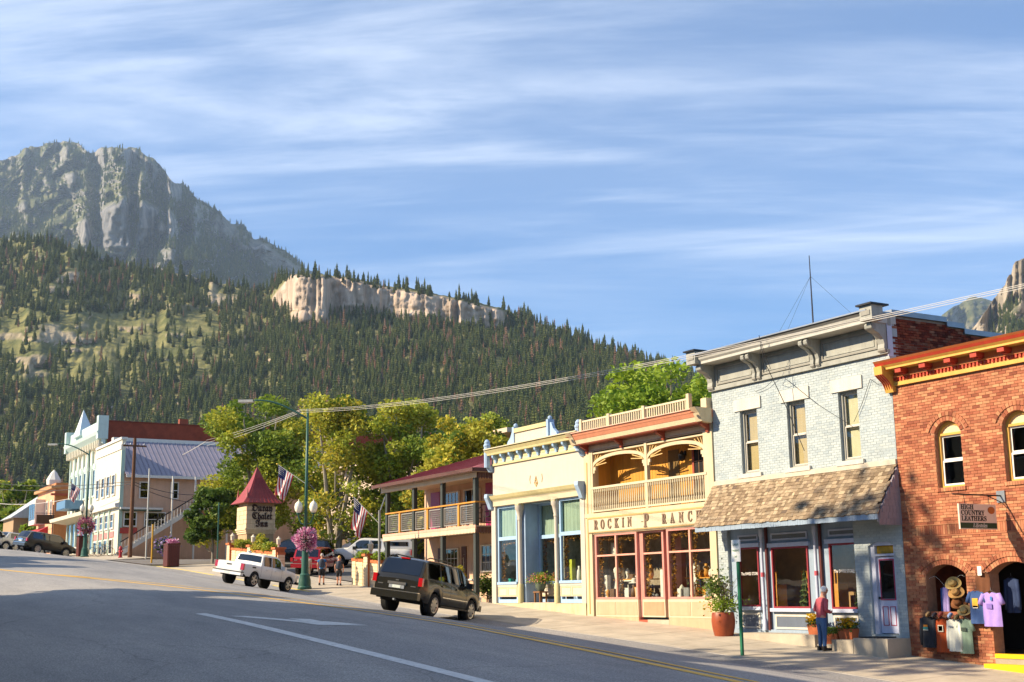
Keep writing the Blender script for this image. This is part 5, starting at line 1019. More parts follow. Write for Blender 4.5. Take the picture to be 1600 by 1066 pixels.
# ================================================================== clapboard building with purple metal roof
pu = thing('clapboard_building', 'peach clapboard building with purple ribbed roof and outside stair', 'building', (-112.5, 26.2, 3.4))
CLAP = mt('peach_clapboard', '#cfa88a', .7, .1, 1.5, .1, 20); WHT = mt('white_trim', '#d6d2c8', .6, .06); PRP = mt('purple_metal_roof', '#85808e', .45, .12, 1.5); PYEL = mt('cream_front_paint', '#d8cfb8', .65, .08)
PX0, PX1, PY0, PY1 = -117.2, -108.0, 25.6, 46.0
B(pu, 'wall', CLAP, PX0, PX1-.04, PY0+.3, PY1, 2.6, 9.9)
for i in range(46):
    z = 3.2+i*.147
    if z > 9.85: break
    MB().prism([(PX1-.04, z), (PX1+.012, z), (PX1-.012, z+.15), (PX1-.04, z+.15)], PY0+.32, PY1, 'xz').build('clapboard', CLAP, pu)
fr = B(pu, 'false_front', PYEL, PX0, PX1, PY0, PY0+.3, 2.6, 12.9); B(fr, 'front_cap', WHT, PX0-.1, PX1+.12, PY0-.12, PY0+.4, 12.9, 13.1); B(fr, 'front_frieze', WHT, PX0, PX1, PY0-.08, PY0-.001, 12.1, 12.5)
B(pu, 'corner_board', mt('mint_trim', '#a9c0b0', .6, .08), PX1-.02, PX1+.06, PY0-.03, PY0+.25, 2.9, 12.0)
MB().add([(-107.4, PY0+.3, 9.85), (-107.4, PY1, 9.85), (-112.6, PY1, 13.25), (-112.6, PY0+.3, 13.25), (-107.4, PY0+.3, 9.95), (-107.4, PY1, 9.95), (-112.6, PY1, 13.35), (-112.6, PY0+.3, 13.35)], [(3, 2, 1, 0), (4, 5, 6, 7), (0, 1, 5, 4), (2, 3, 7, 6), (0, 4, 7, 3)]).build('roof', PRP, pu)
for i in range(50): y = PY0+.5+i*.4; MB().tube([(-107.4, y, 9.97), (-112.6, y, 13.37)], .03, 4).build('roof_rib', PRP, pu)
B(pu, 'ridge_cap', WHT, -113.2, -112.5, PY0+.3, PY1, 13.2, 13.6); B(pu, 'fascia', WHT, -107.42, -107.36, PY0+.3, PY1, 9.72, 9.95)
for (a, b, z0, z1) in ((27.15, 27.95, 8.05, 9.45), (29.75, 30.45, 8.05, 9.5), (33.2, 34.0, 8.05, 9.5), (25.95, 27.05, 5.7, 6.95), (27.65, 29.45, 5.7, 6.95)):
    f = frame(MB(), a, b, z0, z1, 0, .08, .09); f.v = [(PX1+.02+(.08-y), x, z) for x, y, z in f.v]; w = f.build('window', WHT, pu); B(w, 'pane', DGLASS, PX1+.03, PX1+.035, a+.09, b-.09, z0+.09, z1-.09); B(w, 'meeting_rail', WHT, PX1+.036, PX1+.07, a+.09, b-.09, (z0+z1)/2-.03, (z0+z1)/2+.03)
B(pu, 'canopy_board', mt('dark_green_band', '#4a5a48', .6, .1), PX1+.02, PX1+.35, 25.7, 29.0, 7.0, 7.12); B(pu, 'canopy_edge', WHT, PX1+.02, PX1+.42, 25.6, 29.1, 7.121, 7.28)
sn = B(pu, 'red_sign', mt('faded_red_sign', '#b04438', .6, .12), PX1+.02, PX1+.09, 25.7, 27.1, 5.15, 5.62)
# outside stair rising to the upper floor, white stringers, each tread and baluster its own piece
SX0, SX1 = -107.0, -105.9
for k in range(22):
    y = 25.3+k*.26; z = 3.55+k*.165; B(pu, 'stair_tread', mt('stair_grey', '#8f8a84', .8, .15), SX0, SX1, y, y+.28, z-.05, z)
    B(pu, 'baluster', WHT, SX1-.02, SX1+.02, y+.1, y+.14, z, z+.85)
for x in (SX0-.05, SX1): MB().obox((x+.025, 28.2, 5.25), (.03, 0, 0), (0, 2.9, 1.84), (0, -.09, .14)).build('stair_stringer', WHT, pu)
MB().obox((SX1+.02, 28.2, 6.2), (.035, 0, 0), (0, 2.9, 1.84), (0, -.02, .035)).build('stair_rail', BLACKM, pu); B(pu, 'stair_landing', WHT, -108, SX1+.1, 31.0, 35.5, 7.1, 7.25)
for k in range(14): B(pu, 'landing_baluster', WHT, SX1, SX1+.04, 31.1+k*.32, 31.14+k*.32, 7.25, 8.1)
B(pu, 'landing_rail', BLACKM, SX1-.02, SX1+.06, 31, 35.5, 8.1, 8.16)
for y in (29.3, 31.2, 34): B(pu, 'porch_post', WHT, SX1-.02, SX1+.1, y, y+.12, 2.8, 9.8 if y < 32 else 7.1)
for k, x in enumerate((-116.6, -114.6, -112.7, -110.8)):
    for z0, z1 in ((8.4, 10.2), (5.6, 6.9)): window(pu, x, x+1.2, z0, z1, PY0-.1, WHT, DGLASS, .1, None, d=.09)
    B(pu, 'shop_pilaster', MATS['mint_trim'], x-.45, x-.2, PY0-.12, PY0-.001, 3.0, 7.2); B(pu, 'shop_panel', mt('pink_panel', '#c9827a', .6, .1), x, x+1.3, PY0-.06, PY0-.001, 4.9, 5.4); window(pu, x, x+1.2, 3.5, 4.8, PY0-.1, WHT, DGLASS, .1, None, d=.09, rail=False)
MB().prism([(PY0-.001, 7.3), (PY0-.35, 7.3), (PY0-.4, 7.6), (PY0-.001, 7.7)], PX0, PX1+.05, 'yz').build('belt_cornice', WHT, pu)
# ================================================================== mint and cream hotel with mansard point
ho = thing('grand_hotel', 'mint and cream Victorian hotel with pointed gable and red brick flank', 'building', (-124.5, 26.3, 4))
MINT = mt('mint_paint', '#bccdc6', .6, .08); HCR = mt('hotel_cream', '#ddd3be', .65, .08); HX0, HX1 = -131.6, -117.5
B(ho, 'wall', HCR, HX0, HX1-.05, 26.3, 55, 2.8, 13.6); B(ho, 'flank_wall', mt('flank_brick', '#84402c', .9, .3, 1.5, .3, 12), HX1-.05, HX1, 26.5, 55, 2.8, 15.6); B(ho, 'flank_coping', mt('flank_coping_brick', '#6e3424', .9, .2), HX1-.3, HX1+.06, 26.5, 55, 15.6, 15.72)
for y in (33, 41.5, 44): B(ho, 'chimney', mt('chimney_brick', '#8c4a36', .9, .2), HX1-.5, HX1+.0, y, y+.8, 15.72, 16.2)
MB().prism([(26.3, 13.5), (26.05, 13.6), (25.95, 14.0), (25.6, 14.4), (25.5, 14.7), (26.3, 14.8)], HX0-.2, HX1+.2, 'yz').build('cornice', MINT, ho); B(ho, 'parapet', MINT, HX0, HX1+.1, 26.0, 26.5, 14.8, 15.75)
for k in range(20): B(ho, 'cornice_bracket', HCR, HX0+.3+k*.71, HX0+.48+k*.71, 25.75, 26.28, 13.3, 13.95)
for x in (HX0+.1, HX1-.1): B(ho, 'end_pier', MINT, x-.35, x+.35, 25.6, 26.5, 14.0, 16.1)
MB().add([(-128.6, 25.7, 15.2), (-125.6, 25.7, 15.2), (-125.6, 27.2, 15.2), (-128.6, 27.2, 15.2), (-127.1, 26.3, 17.9)], [(0, 1, 4), (1, 2, 4), (2, 3, 4), (3, 0, 4), (3, 2, 1, 0)]).build('pointed_gable', mt('pale_gable', '#c9d6d8', .6, .08), ho)
for k in range(7):
    x = HX0+.9+k*1.9; f = frame(MB(), x, x+1.0, 9.0, 11.6, 26.16, 26.29, .14).build('window', MINT, ho); B(f, 'pane', DGLASS, x+.14, x+.86, 26.2, 26.21, 9.14, 11.46); MB().prism(arch_outline(x-.05, x+1.05, 11.6, 11.6, .5), 26.12, 26.28, 'xz').build('arched_head', MINT, f)
    B(ho, 'pilaster', MINT, x-.5, x-.25, 26.1, 26.29, 4, 13.3); B(ho, 'shop_opening', DGLASS, x, x+1.2, 26.2, 26.29, 4.3, 6.9)
bc = B(ho, 'balcony', mt('blue_balcony', '#5a7f9f', .6, .1), -128.9, -124.9, 24.6, 26.2, 8.2, 9.0); MB().prism([(26.29, 7.0), (24.6, 7.2), (24.5, 7.5), (26.29, 8.0)], HX0, HX1, 'yz').build('porch_canopy', HCR, ho)
# ================================================================== orange building with bay window and red awning
og = thing('orange_building', 'orange stucco two-storey building with white bay window and red awning', 'building', (-141.5, 26, 4.4))
ORS = mt('orange_stucco', '#b3794a', .8, .12, 1.5, .2, 20); B(og, 'wall', ORS, -146, -137, 26, 44, 3.4, 11.6); B(og, 'front_skin', mt('peach_front', '#dba27a', .75, .1), -146, -137.01, 25.9, 25.999, 3.6, 11.4); B(og, 'cornice', mt('tan_cornice', '#b58a5c', .7, .1), -146.2, -136.7, 25.5, 26.4, 11.0, 11.3); B(og, 'side_cornice', BRNR, -136.99, -136.6, 25.5, 29, 10.3, 10.5)
by = B(og, 'bay_window', WHT, -145, -141.6, 24.9, 25.899, 7.6, 10.2)
for x in (-144.8, -143.7, -142.6): B(by, 'pane', DGLASS, x, x+.85, 24.86, 24.899, 8.1, 9.8)
MB().lathe([(.7, 0), (.75, .5), (.3, 1.3), (.02, 1.6)], (-140, 26.3, 11.6), 8).build('roof_urn', WHT, og)
MB().prism([(25.899, 7.3), (25.0, 6.8), (24.4, 6.1), (24.4, 5.7), (25.899, 5.7)], -153, -139.5, 'yz').build('awning', mt('red_canvas', '#a8323a', .7, .1), og)
for x in (-140.8, -138.6): window(og, x, x+.9, 8, 9.9, 25.8, WHT, DGLASS, .1, None, d=.09)
hs = thing('hanging_board_sign', 'dark brown hanging sign beside the orange building', 'sign', (-134.5, 24.5, 7)); B(hs, 'board', mt('dark_sign_wood', '#4a2e1a', .6, .2), -135.0, -134.9, 23.9, 25.6, 7.3, 8.2); MB().tube([(-134.95, 25.6, 8.35), (-134.95, 23.8, 8.35)], .03, 5).build('sign_arm', BLACKM, hs); MB().tube([(-134.6, 25.4, 4), (-134.6, 25.4, 9.2)], .05, 6).build('sign_post', BLACKM, hs)
cb_b = thing('small_cabin', 'small gabled cabin with pale metal roof beyond the red awning', 'building', (-158, 26, 5)); B(cb_b, 'wall', mt('cabin_tan', '#a88a68', .8, .1), -162, -155, 25, 33, 4, 9); MB().prism([(24.6, 9), (33.4, 9), (29, 12.2)], -162.3, -154.5, 'yz').build('roof', mt('pale_tin_roof', '#b5bcc0', .5, .1), cb_b)
# ================================================================== buildings on the photographer's side (they shade the road)
def near_block(label, x0, x1, h, col, gable=False):
    n = thing('opposite_building', label, 'building', ((x0+x1)/2, -6, zs((x0+x1)/2)), 'buildings on the near side of the street'); zb = zs(x0)-3; zt = zs((x0+x1)/2)+h
    B(n, 'wall', mt('opposite_wall_'+col[1:], col, .8, .15, 1, .2, 10), x0, x1, -18, -1.5, zb, zt); B(n, 'cornice', STONE, x0-.1, x1+.1, -1.9, -1.2, zt-.5, zt+.3)
    for x in np.arange(x0+1.2, x1-1.5, 2.6):
        for z in (zt-2.9, zt-6.3): w = B(n, 'window', STONE, x, x+1.1, -1.5, -1.42, z, z+1.9); B(w, 'pane', DGLASS, x+.1, x+1.0, -1.419, -1.41, z+.1, z+1.8)
    if gable: MB().prism([(x0, zt+.3), (x1, zt+.3), (x1, zt+6.2)], -18, -1.5, 'xz').build('roof', GREYROOF, n)
    return n
near_block('tall sandstone building across the street', -46.2, -30, 13.4, '#b09a7c'); near_block('grey false-front building across the street', -29.5, -8, 12.5, '#8f8f8c'); near_block('low red building across the street', -53, -46.4, 5.4, '#8a5a48', True); near_block('brown building up the street on the near side', -91, -75, 9.0, '#9a8a6c')
# ================================================================== broadleaf trees and shrubs
def leaf_mesh(name, mat, centers, size, seed, tone=None, flat=.0):
    """thousands of small leaf faces; centers is an (n,3) array"""
    r = np.random.default_rng(seed); n = len(centers); c = np.asarray(centers, float)
    a = r.normal(size=(n, 3)); a[:, 2] *= .6; a /= np.linalg.norm(a, axis=1)[:, None]; b = np.cross(a, r.normal(size=(n, 3))); b /= np.linalg.norm(b, axis=1)[:, None]
    s = size*(.6+.8*r.random(n))[:, None]; V = np.empty((n, 4, 3)); V[:, 0] = c-a*s; V[:, 1] = c+b*s*.62; V[:, 2] = c+a*s; V[:, 3] = c-b*s*.62
    me = bpy.data.meshes.new(name); me.vertices.add(n*4); me.vertices.foreach_set('co', V.reshape(-1)); me.loops.add(n*4); me.loops.foreach_set('vertex_index', np.arange(n*4, dtype=np.int32))
    me.polygons.add(n); me.polygons.foreach_set('loop_start', np.arange(0, n*4, 4, dtype=np.int32)); me.update(calc_edges=True)
    t = np.full(n, 0.0) if tone is None else np.asarray(tone); at = me.attributes.new('tone', 'FLOAT', 'FACE'); at.data.foreach_set('value', np.mod(t+.25*r.random(n), 1).astype(np.float32))
    me.materials.append(mat); return me
LYG = ramp_mat('leaf_yellow_green', [(.10, .17, .022), (.19, .27, .032), (.31, .37, .04), (.44, .43, .045), (.55, .44, .05)], .6, .35, .5, 0, noise=.25)
LGR = ramp_mat('leaf_green', [(.04, .075, .016), (.075, .13, .022), (.12, .19, .028), (.18, .25, .035)], .6, .35, .5, 0, noise=.25)
LBR = ramp_mat('leaf_bright_green', [(.12, .20, .02), (.20, .31, .03), (.31, .42, .04), (.40, .48, .05)], .6, .35, .5, 0, noise=.2)
ASPB = mt('pale_aspen_bark', (.30, .26, .20), .9, .35, 5, .4, 20, stretch=(1, 1, .4))
def tree(name, label, loc, h, rx, mat, n=11000, seed=1, size=.17, low=.22, stems=3, tones=(.0, .7), group=None, ry=None, nb=46):
    rd = np.random.default_rng(seed); ry = ry or rx; t = thing(name, label, 'tree', loc, group); C = []; TN = []
    bl_ = []
    for k in range(nb):
        f = rd.random()**.8; z = h*(low+(1-low)*f*.95); R = (1-((f-.38)/.72)**2)**.5 if abs((f-.38)/.72) < 1 else .15; a = rd.random()*6.28; q = rd.random()**.5*R
        br = (.10+.10*rd.random())*h*.62*(.6+.4*R); bl_.append((q*rx*cos(a)*.86, q*ry*sin(a)*.86, z, br, rd.uniform(*tones)))
    w = np.array([b[3]**2 for b in bl_]); w /= w.sum()
    for b, cnt in zip(bl_, rd.multinomial(n, w)):
        d = rd.normal(size=(cnt, 3)); d /= np.linalg.norm(d, axis=1)[:, None]; rr = b[3]*rd.random(cnt)**.42
        P = d*rr[:, None]*np.array([1.05, 1.05, .78])+np.array(b[:3]); C.append(P); TN.append(np.full(cnt, b[4])+.15*rd.random(cnt))
    C = np.concatenate(C); TN = np.concatenate(TN); keep = C[:, 2] > h*low*.55
    me = leaf_mesh('crown', mat, C[keep], size, seed, np.clip(TN[keep], 0, .74)); o = bpy.data.objects.new('crown', me); COL.objects.link(o); o.parent = t
    m = MB(); r2 = random.Random(seed)
    for s in range(stems):
        a = 6.28*s/stems+r2.random(); bx_, by_ = .12*rx*cos(a)*(stems > 1), .12*rx*sin(a)*(stems > 1); tx, ty = .45*rx*cos(a)*(stems > 1), .45*ry*sin(a)*(stems > 1)
        m.tube([(bx_*.4, by_*.4, -.4), (bx_, by_, h*.2), ((bx_+tx)/2+r2.uniform(-.2, .2), (by_+ty)/2, h*.5), (tx, ty, h*.82)], [.022*h, .017*h, .011*h, .003*h], 7)
    for b in bl_[::2]:
        z0 = max(h*.14, b[2]-h*.22); m.tube([(b[0]*.15, b[1]*.15, z0), (b[0]*.6, b[1]*.6, (z0+b[2])/2+.1), (b[0], b[1], b[2])], [.007*h, .005*h, .0015*h], 5)
    m.build('trunk', ASPB, None, kind='structure'); tr = COL.objects[-1] if False else bpy.context.scene.collection.objects[-1]
    del tr['kind']; tr.parent = t; return t
def gz2(x, y): return zs(x)+(y-26)*.012 if y > 26 else ground(x, y)
AU = 'yellowing broadleaf trees by the inn'
tree('cottonwood_tree', 'large yellow-green tree behind the sign tower', (-89.6, 31.2, gz2(-89, 31)), 12.2, 5.1, LYG, 30000, 1, .135, .12, 4, (.05, .72), AU, nb=64)
tree('cottonwood_tree', 'yellow-green tree between the tower and the lamp post', (-81, 33.5, gz2(-81, 33)), 11.5, 3.3, LYG, 14000, 2, .13, .1, 3, (.0, .6), AU)
tree('aspen_tree', 'tall yellowing tree just past the lamp post', (-79.5, 38, gz2(-79, 38)), 11.2, 4.0, LYG, 22000, 3, .135, .1, 4, (.1, .72), AU, nb=56)
tree('aspen_tree', 'golden-topped tree left of the motel roof', (-73, 39.5, gz2(-73, 39)), 9.8, 3.6, LYG, 19000, 4, .13, .1, 3, (.2, .74), AU)
tree('aspen_tree', 'green and gold tree seen through the motel balcony', (-67, 36, gz2(-67, 36)), 8.6, 3.8, LYG, 18000, 5, .13, .08, 3, (.05, .55), AU)
tree('aspen_tree', 'gold-tipped tree rising behind the motel roof', (-84, 47, gz2(-84, 47)), 11.0, 4.4, LYG, 15000, 6, .15, .1, 3, (.25, .74), AU)
tree('street_tree', 'small round green tree beside the planter wall', (-87.5, 27.2, gz2(-87, 27)), 5.2, 2.2, LGR, 7000, 7, .13, .28, 1, (.2, .7))
tree('ash_tree', 'bright green tree rising behind the ranch store balustrade', (-52.2, 40, -.2), 11.9, 5.6, LBR, 30000, 8, .14, .1, 3, (.1, .7), nb=110)
tree('cottonwood_tree', 'sunlit yellow-green tree at the far end of the street', (-166, 27, 5), 9.5, 4.5, LYG, 6000, 9, .3, .1, 3, (.0, .6), ry=4)
tree('cottonwood_tree', 'green tree above the red awning', (-152, 29, 4.8), 7.5, 3.5, LBR, 5000, 10, .26, .1, 2, (.0, .6))
for k, (x, y, h, s) in enumerate(((-185, 45, 9, 11), (-200, 60, 10, 12), (-160, 62, 9, 13))): tree('cottonwood_tree', ('dark green tree far behind the small cabin', 'autumn-tinted tree on the slope above the small cabin', 'yellow bush-like tree left of the hotel roof')[k], (x, y, gz(x, y)+.6), h, 4.5, (LGR, LYG, LYG)[k], 4000, s, .3, .1, 2, (.1, .7))
# shade trees on the near side of the street
tree('shade_tree', 'tall cottonwood on the near pavement, down the street', (-33.8, .6, zs(-34)), 20.0, 3.2, LGR, 1100, 21, .30, .35, 2, (.1, .6), nb=26)
tree('shade_tree', 'leafy cottonwood on the near pavement beside the low building', (-50.5, -.2, zs(-50)), 10.5, 2.6, LGR, 4000, 22, .24, .3, 2, (.1, .6))
tree('shade_tree', 'cottonwood on the near pavement up the street', (-82, -1, zs(-82)), 11.5, 3.0, LGR, 6000, 23, .24, .3, 2, (.1, .6))
tree('shade_tree', 'slim cottonwood on the near pavement farther up the street', (-72, -1.6, zs(-72)), 10.0, 2.2, LGR, 4000, 24, .24, .4, 1, (.1, .6))
def bush(name, label, loc, rx, h, mat, n, seed, size=.06, cat='shrub', tones=(.1, .7), flowers=None):
    rd = np.random.default_rng(seed); t = thing(name, label, cat, loc); C = []
    for k in range(9):
        a = rd.random()*6.28; q = rd.random()**.5*.6; c = np.array([q*rx*cos(a), q*rx*sin(a), h*(.3+.45*rd.random())]); d = rd.normal(size=(n//9, 3)); d /= np.linalg.norm(d, axis=1)[:, None]
        C.append(c+d*(rd.random(n//9)**.4)[:, None]*np.array([rx*.5, rx*.5, h*.34]))
    C = np.concatenate(C); C = C[C[:, 2] > 0]
    o = bpy.data.objects.new('foliage', leaf_mesh('foliage', mat, C, size, seed, rd.uniform(*tones, len(C)))); COL.objects.link(o); o.parent = t
    MB().tube([(0, 0, -.1), (.02, 0, h*.5)], [.03, .015], 5).build('stem', BARK, None, kind='structure'); tr = bpy.context.scene.collection.objects[-1]; del tr['kind']; tr.parent = t
    if flowers:
        P = C[rd.random(len(C)) < flowers[1]]; nn = rd.normal(size=(len(P), 3))*.02+(P-C.mean(0))*.12; o = bpy.data.objects.new('blossoms', leaf_mesh('blossoms', flowers[0], P+nn, size*1.15, seed+1, rd.random(len(P))*.99)); COL.objects.link(o); o.parent = t
    return t
bush('garden_bush', 'yellow-leaved upright shrub at the motel post', (-51.0, 26.9, gz2(-51, 27)-.05), .42, 1.35, LYG, 1400, 31, .05, tones=(.3, .74)); bush('garden_bush', 'dark rounded shrub between motel and cream shop', (-48.6, 27.1, gz2(-48.6, 27)-.05), .62, 1.1, LGR, 1900, 32, .05); bush('garden_bush', 'round green shrub at the foot of the sign tower', (-78.8, 27.6, 1.75), 1.0, 2.0, LYG, 3200, 33, .09, tones=(.0, .6))
for k, x in enumerate((-77.5, -74.2, -72.3)): bush('planter_shrub', ('yellow planter shrub nearest the sign tower wall end', 'yellow planter shrub in the middle of the wall', 'yellow planter shrub just left of the white pickup roof')[k], (x, 26.0, ground(x, 26)+1.0), .7, .7, LYG, 700, 40+k, .07, tones=(.2, .7))
for k, x in enumerate((-59.3, -57.3)): bush('planter_shrub', ('green planter shrub beside the hikers', 'green planter shrub left of the dark vehicle')[k], (x, 26.1, ground(x, 26)+1.1), .6, .6, LBR, 700, 50+k, .06)
PURPF = ramp_mat('lavender_blossom', ['#8a6aa8', '#a890c4', '#b8a8cc'], .7, .3); bush('lavender_bush', 'pale purple lavender by the outside stair', (-100.3, 27.6, gz2(-100, 27)), 1.1, 1.5, LGR, 900, 60, .1, flowers=(PURPF, .6))
bush('lime_shrub', 'small lime-green shrub beside the brown bin', (-83.4, 23.1, ground(-83.4, 23.1)), .38, 1.1, LBR, 700, 61, .06)
# ================================================================== vehicles
TYRE = mt('tyre_rubber', (.018, .018, .018), .85, .2, 20, .3, 60); RIM = mt('alloy_rim', '#b8b8b6', .3, .08, metal=.85); UNDER = mt('underbody', (.012, .011, .010), .9, .2); BLKP = mt('black_trim', (.02, .02, .021), .5, .15)
TAILR = mt('red_lens', '#b01018', .15, .08, spec=.6, coat=.6); WLENS = mt('clear_lens', '#dcdcd6', .15, .05, coat=.5); CHRM = mt('chrome', '#d6d6d4', .15, .05, metal=.9); PLATE = mt('licence_plate', '#cfd6cc', .5, .12, 30); AMBL = mt('amber_lens', '#d98a2b', .2, .05)
def carpaint(n, c, met=.0, rough=.28): return mt(n, c, rough, .04, 1.5, metal=met, spec=.35, coat=.45)
def vehicle(name, label, cat, loc, heading, paint, sp, group=None, scale=1.0):
    L_, Wd, top, belt, sill, wx, wr = sp['L'], sp['W'], sp['top'], sp['belt'], sp['sill'], sp['wx'], sp['wr']
    t = thing(name, label, cat, (0, 0, 0), group); tx = [p[0] for p in top]; tz = [p[1] for p in top]
    ar = wr*1.17
    xs = sorted(set([round(v, 4) for v in np.linspace(-L_/2, L_/2, 44)]+[round(w+ar*cos(q), 4) for w in wx for q in np.linspace(0, pi, 15)]+[round(v, 4) for v in tx]))
    def T(x): return float(np.interp(x, tx, tz))
    def bott(x):
        z = sill+(.10 if abs(x) > L_/2-.35 else 0)
        for w in wx:
            if abs(x-w) < ar: z = max(z, wr*.98+sqrt(max(0, ar*ar-(x-w)**2)))
        return z
    def hw(x):
        e = max(0, (abs(x)-(L_/2-.55))/.55); return Wd/2*(1-.13*e**2.2)
    def sec(x):
        zt = T(x); zb = min(bott(x), zt-.2); b = min(belt+sp.get('rise', 0)*(-x/L_), zt-.05); w = hw(x); wr_ = w-.025-max(0, zt-b)*sp.get('tumble', .27)
        bul = .02
        return [(w*.955, zb), (w*.995, zb+.10*(b-zb)+.02), (w+bul*.3, zb+.55*(b-zb)), (w*.985, b-.04), (w*.965, b), (wr_, zt-.045), (wr_-.09, zt-.008), (0, zt+.018)]
    m = MB(); n = 0; secs = [sec(x) for x in xs]; k = len(secs[0])
    vs = []
    for x, s in zip(xs, secs): vs += [(x, y, z) for y, z in s]+[(x, -y, z) for y, z in s[-2::-1]]
    q = 2*k-1; fs = [(i*q+j, (i+1)*q+j, (i+1)*q+j+1, i*q+j+1) for i in range(len(xs)-1) for j in range(q-1)]
    fs += [tuple(range(q-1, -1, -1)), tuple((len(xs)-1)*q+j for j in range(q))]
    m.add(vs, fs); body = m.build('body', paint, t, smooth=True, autos=32)
    def P(x, f, off=.007):
        s = sec(x); y = s[4][0]+(s[5][0]-s[4][0])*f; z = s[4][1]+(s[5][1]-s[4][1])*f; return y+off, z
    for wname, x0, x1 in sp['glass']:
        for sd in (1, -1):
            g = MB(); a = []; nn = 9
            for i in range(nn): x = x0+(x1-x0)*i/(nn-1); y0, z0 = P(x, .09); y1, z1 = P(x, .90); a += [(x, sd*y0, z0), (x, sd*y1, z1)]
            g.add(a, [(2*i, 2*i+2, 2*i+3, 2*i+1) for i in range(nn-1)]); g.build(wname, CARGLASS, t)
    for wname, x0, x1, ins in sp['topglass']:
        g = MB(); a = []; nn = 7
        for i in range(nn):
            x = x0+(x1-x0)*i/(nn-1); s = sec(x); dx = .01 if x1 < 0 else -.0
            sl = (T(x+.02)-T(x-.02))/.04; nl = 1/sqrt(1+sl*sl); ox, oz = -sl*nl*.012, nl*.012
            a += [(x+ox, -(s[6][0]-ins), s[6][1]+oz+.004), (x+ox, 0, s[7][1]+oz), (x+ox, s[6][0]-ins, s[6][1]+oz+.004)]
        g.add(a, [(3*i+j, 3*i+3+j, 3*i+4+j, 3*i+1+j) for i in range(nn-1) for j in (0, 1)]); g.build(wname, CARGLASS, t)
    B(t, 'underbody', UNDER, -L_/2+.25, L_/2-.25, -Wd/2+.28, Wd/2-.28, sill-.06, sill+.35)
    for w in wx:
        for sd in (1, -1):
            y = sd*(Wd/2-.14); ty = MB(); pr = [(wr*.62, -.12), (wr*.9, -.13), (wr, -.09), (wr, .09), (wr*.9, .13), (wr*.62, .12)]; vs = []; nn = 26
            for r, d in pr: vs += [(w+r*cos(6.2832*i/nn), y+d, wr+r*sin(6.2832*i/nn)) for i in range(nn)]
            ty.add(vs, [(i*nn+j, i*nn+(j+1) % nn, (i+1)*nn+(j+1) % nn, (i+1)*nn+j) for i in range(5) for j in range(nn)]); wh = ty.build('wheel', TYRE, t, smooth=True, autos=40)
            rm = MB(); yo = y+sd*.10
            for i in range(sp.get('spokes', 6)):
                a = 6.2832*i/sp.get('spokes', 6); c = Vector((w+.34*wr*cos(a), yo, wr+.34*wr*sin(a))); rm.obox(c, (.30*wr*cos(a), 0, .30*wr*sin(a)), (0, .018, 0), (-.075*wr*sin(a)*1.6, 0, .075*wr*cos(a)*1.6))
            for r0, r1 in ((.60, .70),):
                vs = [(w+r*wr*cos(6.2832*i/nn), yo+d*sd, wr+r*wr*sin(6.2832*i/nn)) for r, d in ((r0, .02), (r1, .035)) for i in range(nn)]; rm.add(vs, [(j, (j+1) % nn, nn+(j+1) % nn, nn+j) for j in range(nn)])
            rm.tube([(w, yo-.02, wr), (w, yo+.03, wr)], .14*wr, 10); rm.build('rim', sp.get('rim', RIM), wh)
            MB().tube([(w, y-sd*.02, wr), (w, y+sd*.085, wr)], wr*.64, 18).build('brake_disc', UNDER, wh)
            hb = MB(); hb.tube([(w, sd*(Wd/2-.34), wr*1.05), (w, sd*(Wd/2-.33), wr*1.05)], ar*1.03, 18); hb.build('wheel_arch', UNDER, t)
    for x in sp.get('seams', []):
        for sd in (1, -1):
            s = sec(x); o_ = []
            MB().add([(x-.006, sd*(y+.004), z) for y, z in s[1:5]]+[(x+.006, sd*(y+.004), z) for y, z in s[1:5]], [(i, i+1, 5+i, 4+i) for i in range(3)]).build('door_seam', BLKP, t)
    for x in sp.get('handles', []):
        for sd in (1, -1): s = sec(x); B(t, 'door_handle', sp.get('hmat', paint), x-.09, x+.09, sd*(s[3][0]+.005), sd*(s[3][0]+.045), s[3][1]-.11, s[3][1]-.07)
    mx = sp['mirror']
    for sd in (1, -1): s = sec(mx); m = MB(); m.box(mx-.09, mx+.07, sd*(s[4][0]+.06), sd*(s[4][0]+.28), s[4][1]+.0, s[4][1]+.20); m.box(mx-.02, mx+.04, sd*(s[4][0]-.03), sd*(s[4][0]+.06), s[4][1]+.02, s[4][1]+.09); m.build('wing_mirror', sp.get('mmat', BLKP), t)
    xr_ = -L_/2
    for (y0, y1, z0, z1, mt_, nm, th) in sp['rear']:
        for sd in ((1, -1) if y0 > 0 else (1,)): B(t, nm, mt_, xr_-.0-th, xr_+.10, sd*y0, sd*y1, z0, z1)
    for (y0, y1, z0, z1, mt_, nm, th) in sp['front']:
        for sd in ((1, -1) if y0 > 0 else (1,)): B(t, nm, mt_, L_/2-.12, L_/2+th, sd*y0, sd*y1, z0, z1)
    for fn in sp.get('extra', []): fn(t)
    # stand it on the ground under its four wheels
    h = Vector((heading[0], heading[1], 0)).normalized(); l = Vector((-h.y, h.x, 0)); c = Vector((loc[0], loc[1], 0)); gf = loc[2] if len(loc) > 2 else ground
    def g(p): return Vector((p.x, p.y, gf(p.x, p.y)))
    wx = [v*scale for v in wx]; Wd = Wd*scale; a_, b_ = [g(c+h*wx[1]+l*s*(Wd/2-.15)) for s in (1, -1)]; d_, e_ = [g(c+h*wx[0]+l*s*(Wd/2-.15)) for s in (1, -1)]
    fwd_ = ((a_+b_)-(d_+e_)).normalized(); lf = ((a_+d_)-(b_+e_)); lf = (lf-fwd_*lf.dot(fwd_)).normalized(); up = fwd_.cross(lf); ctr = (a_+b_+d_+e_)/4-fwd_*((wx[0]+wx[1])/2)
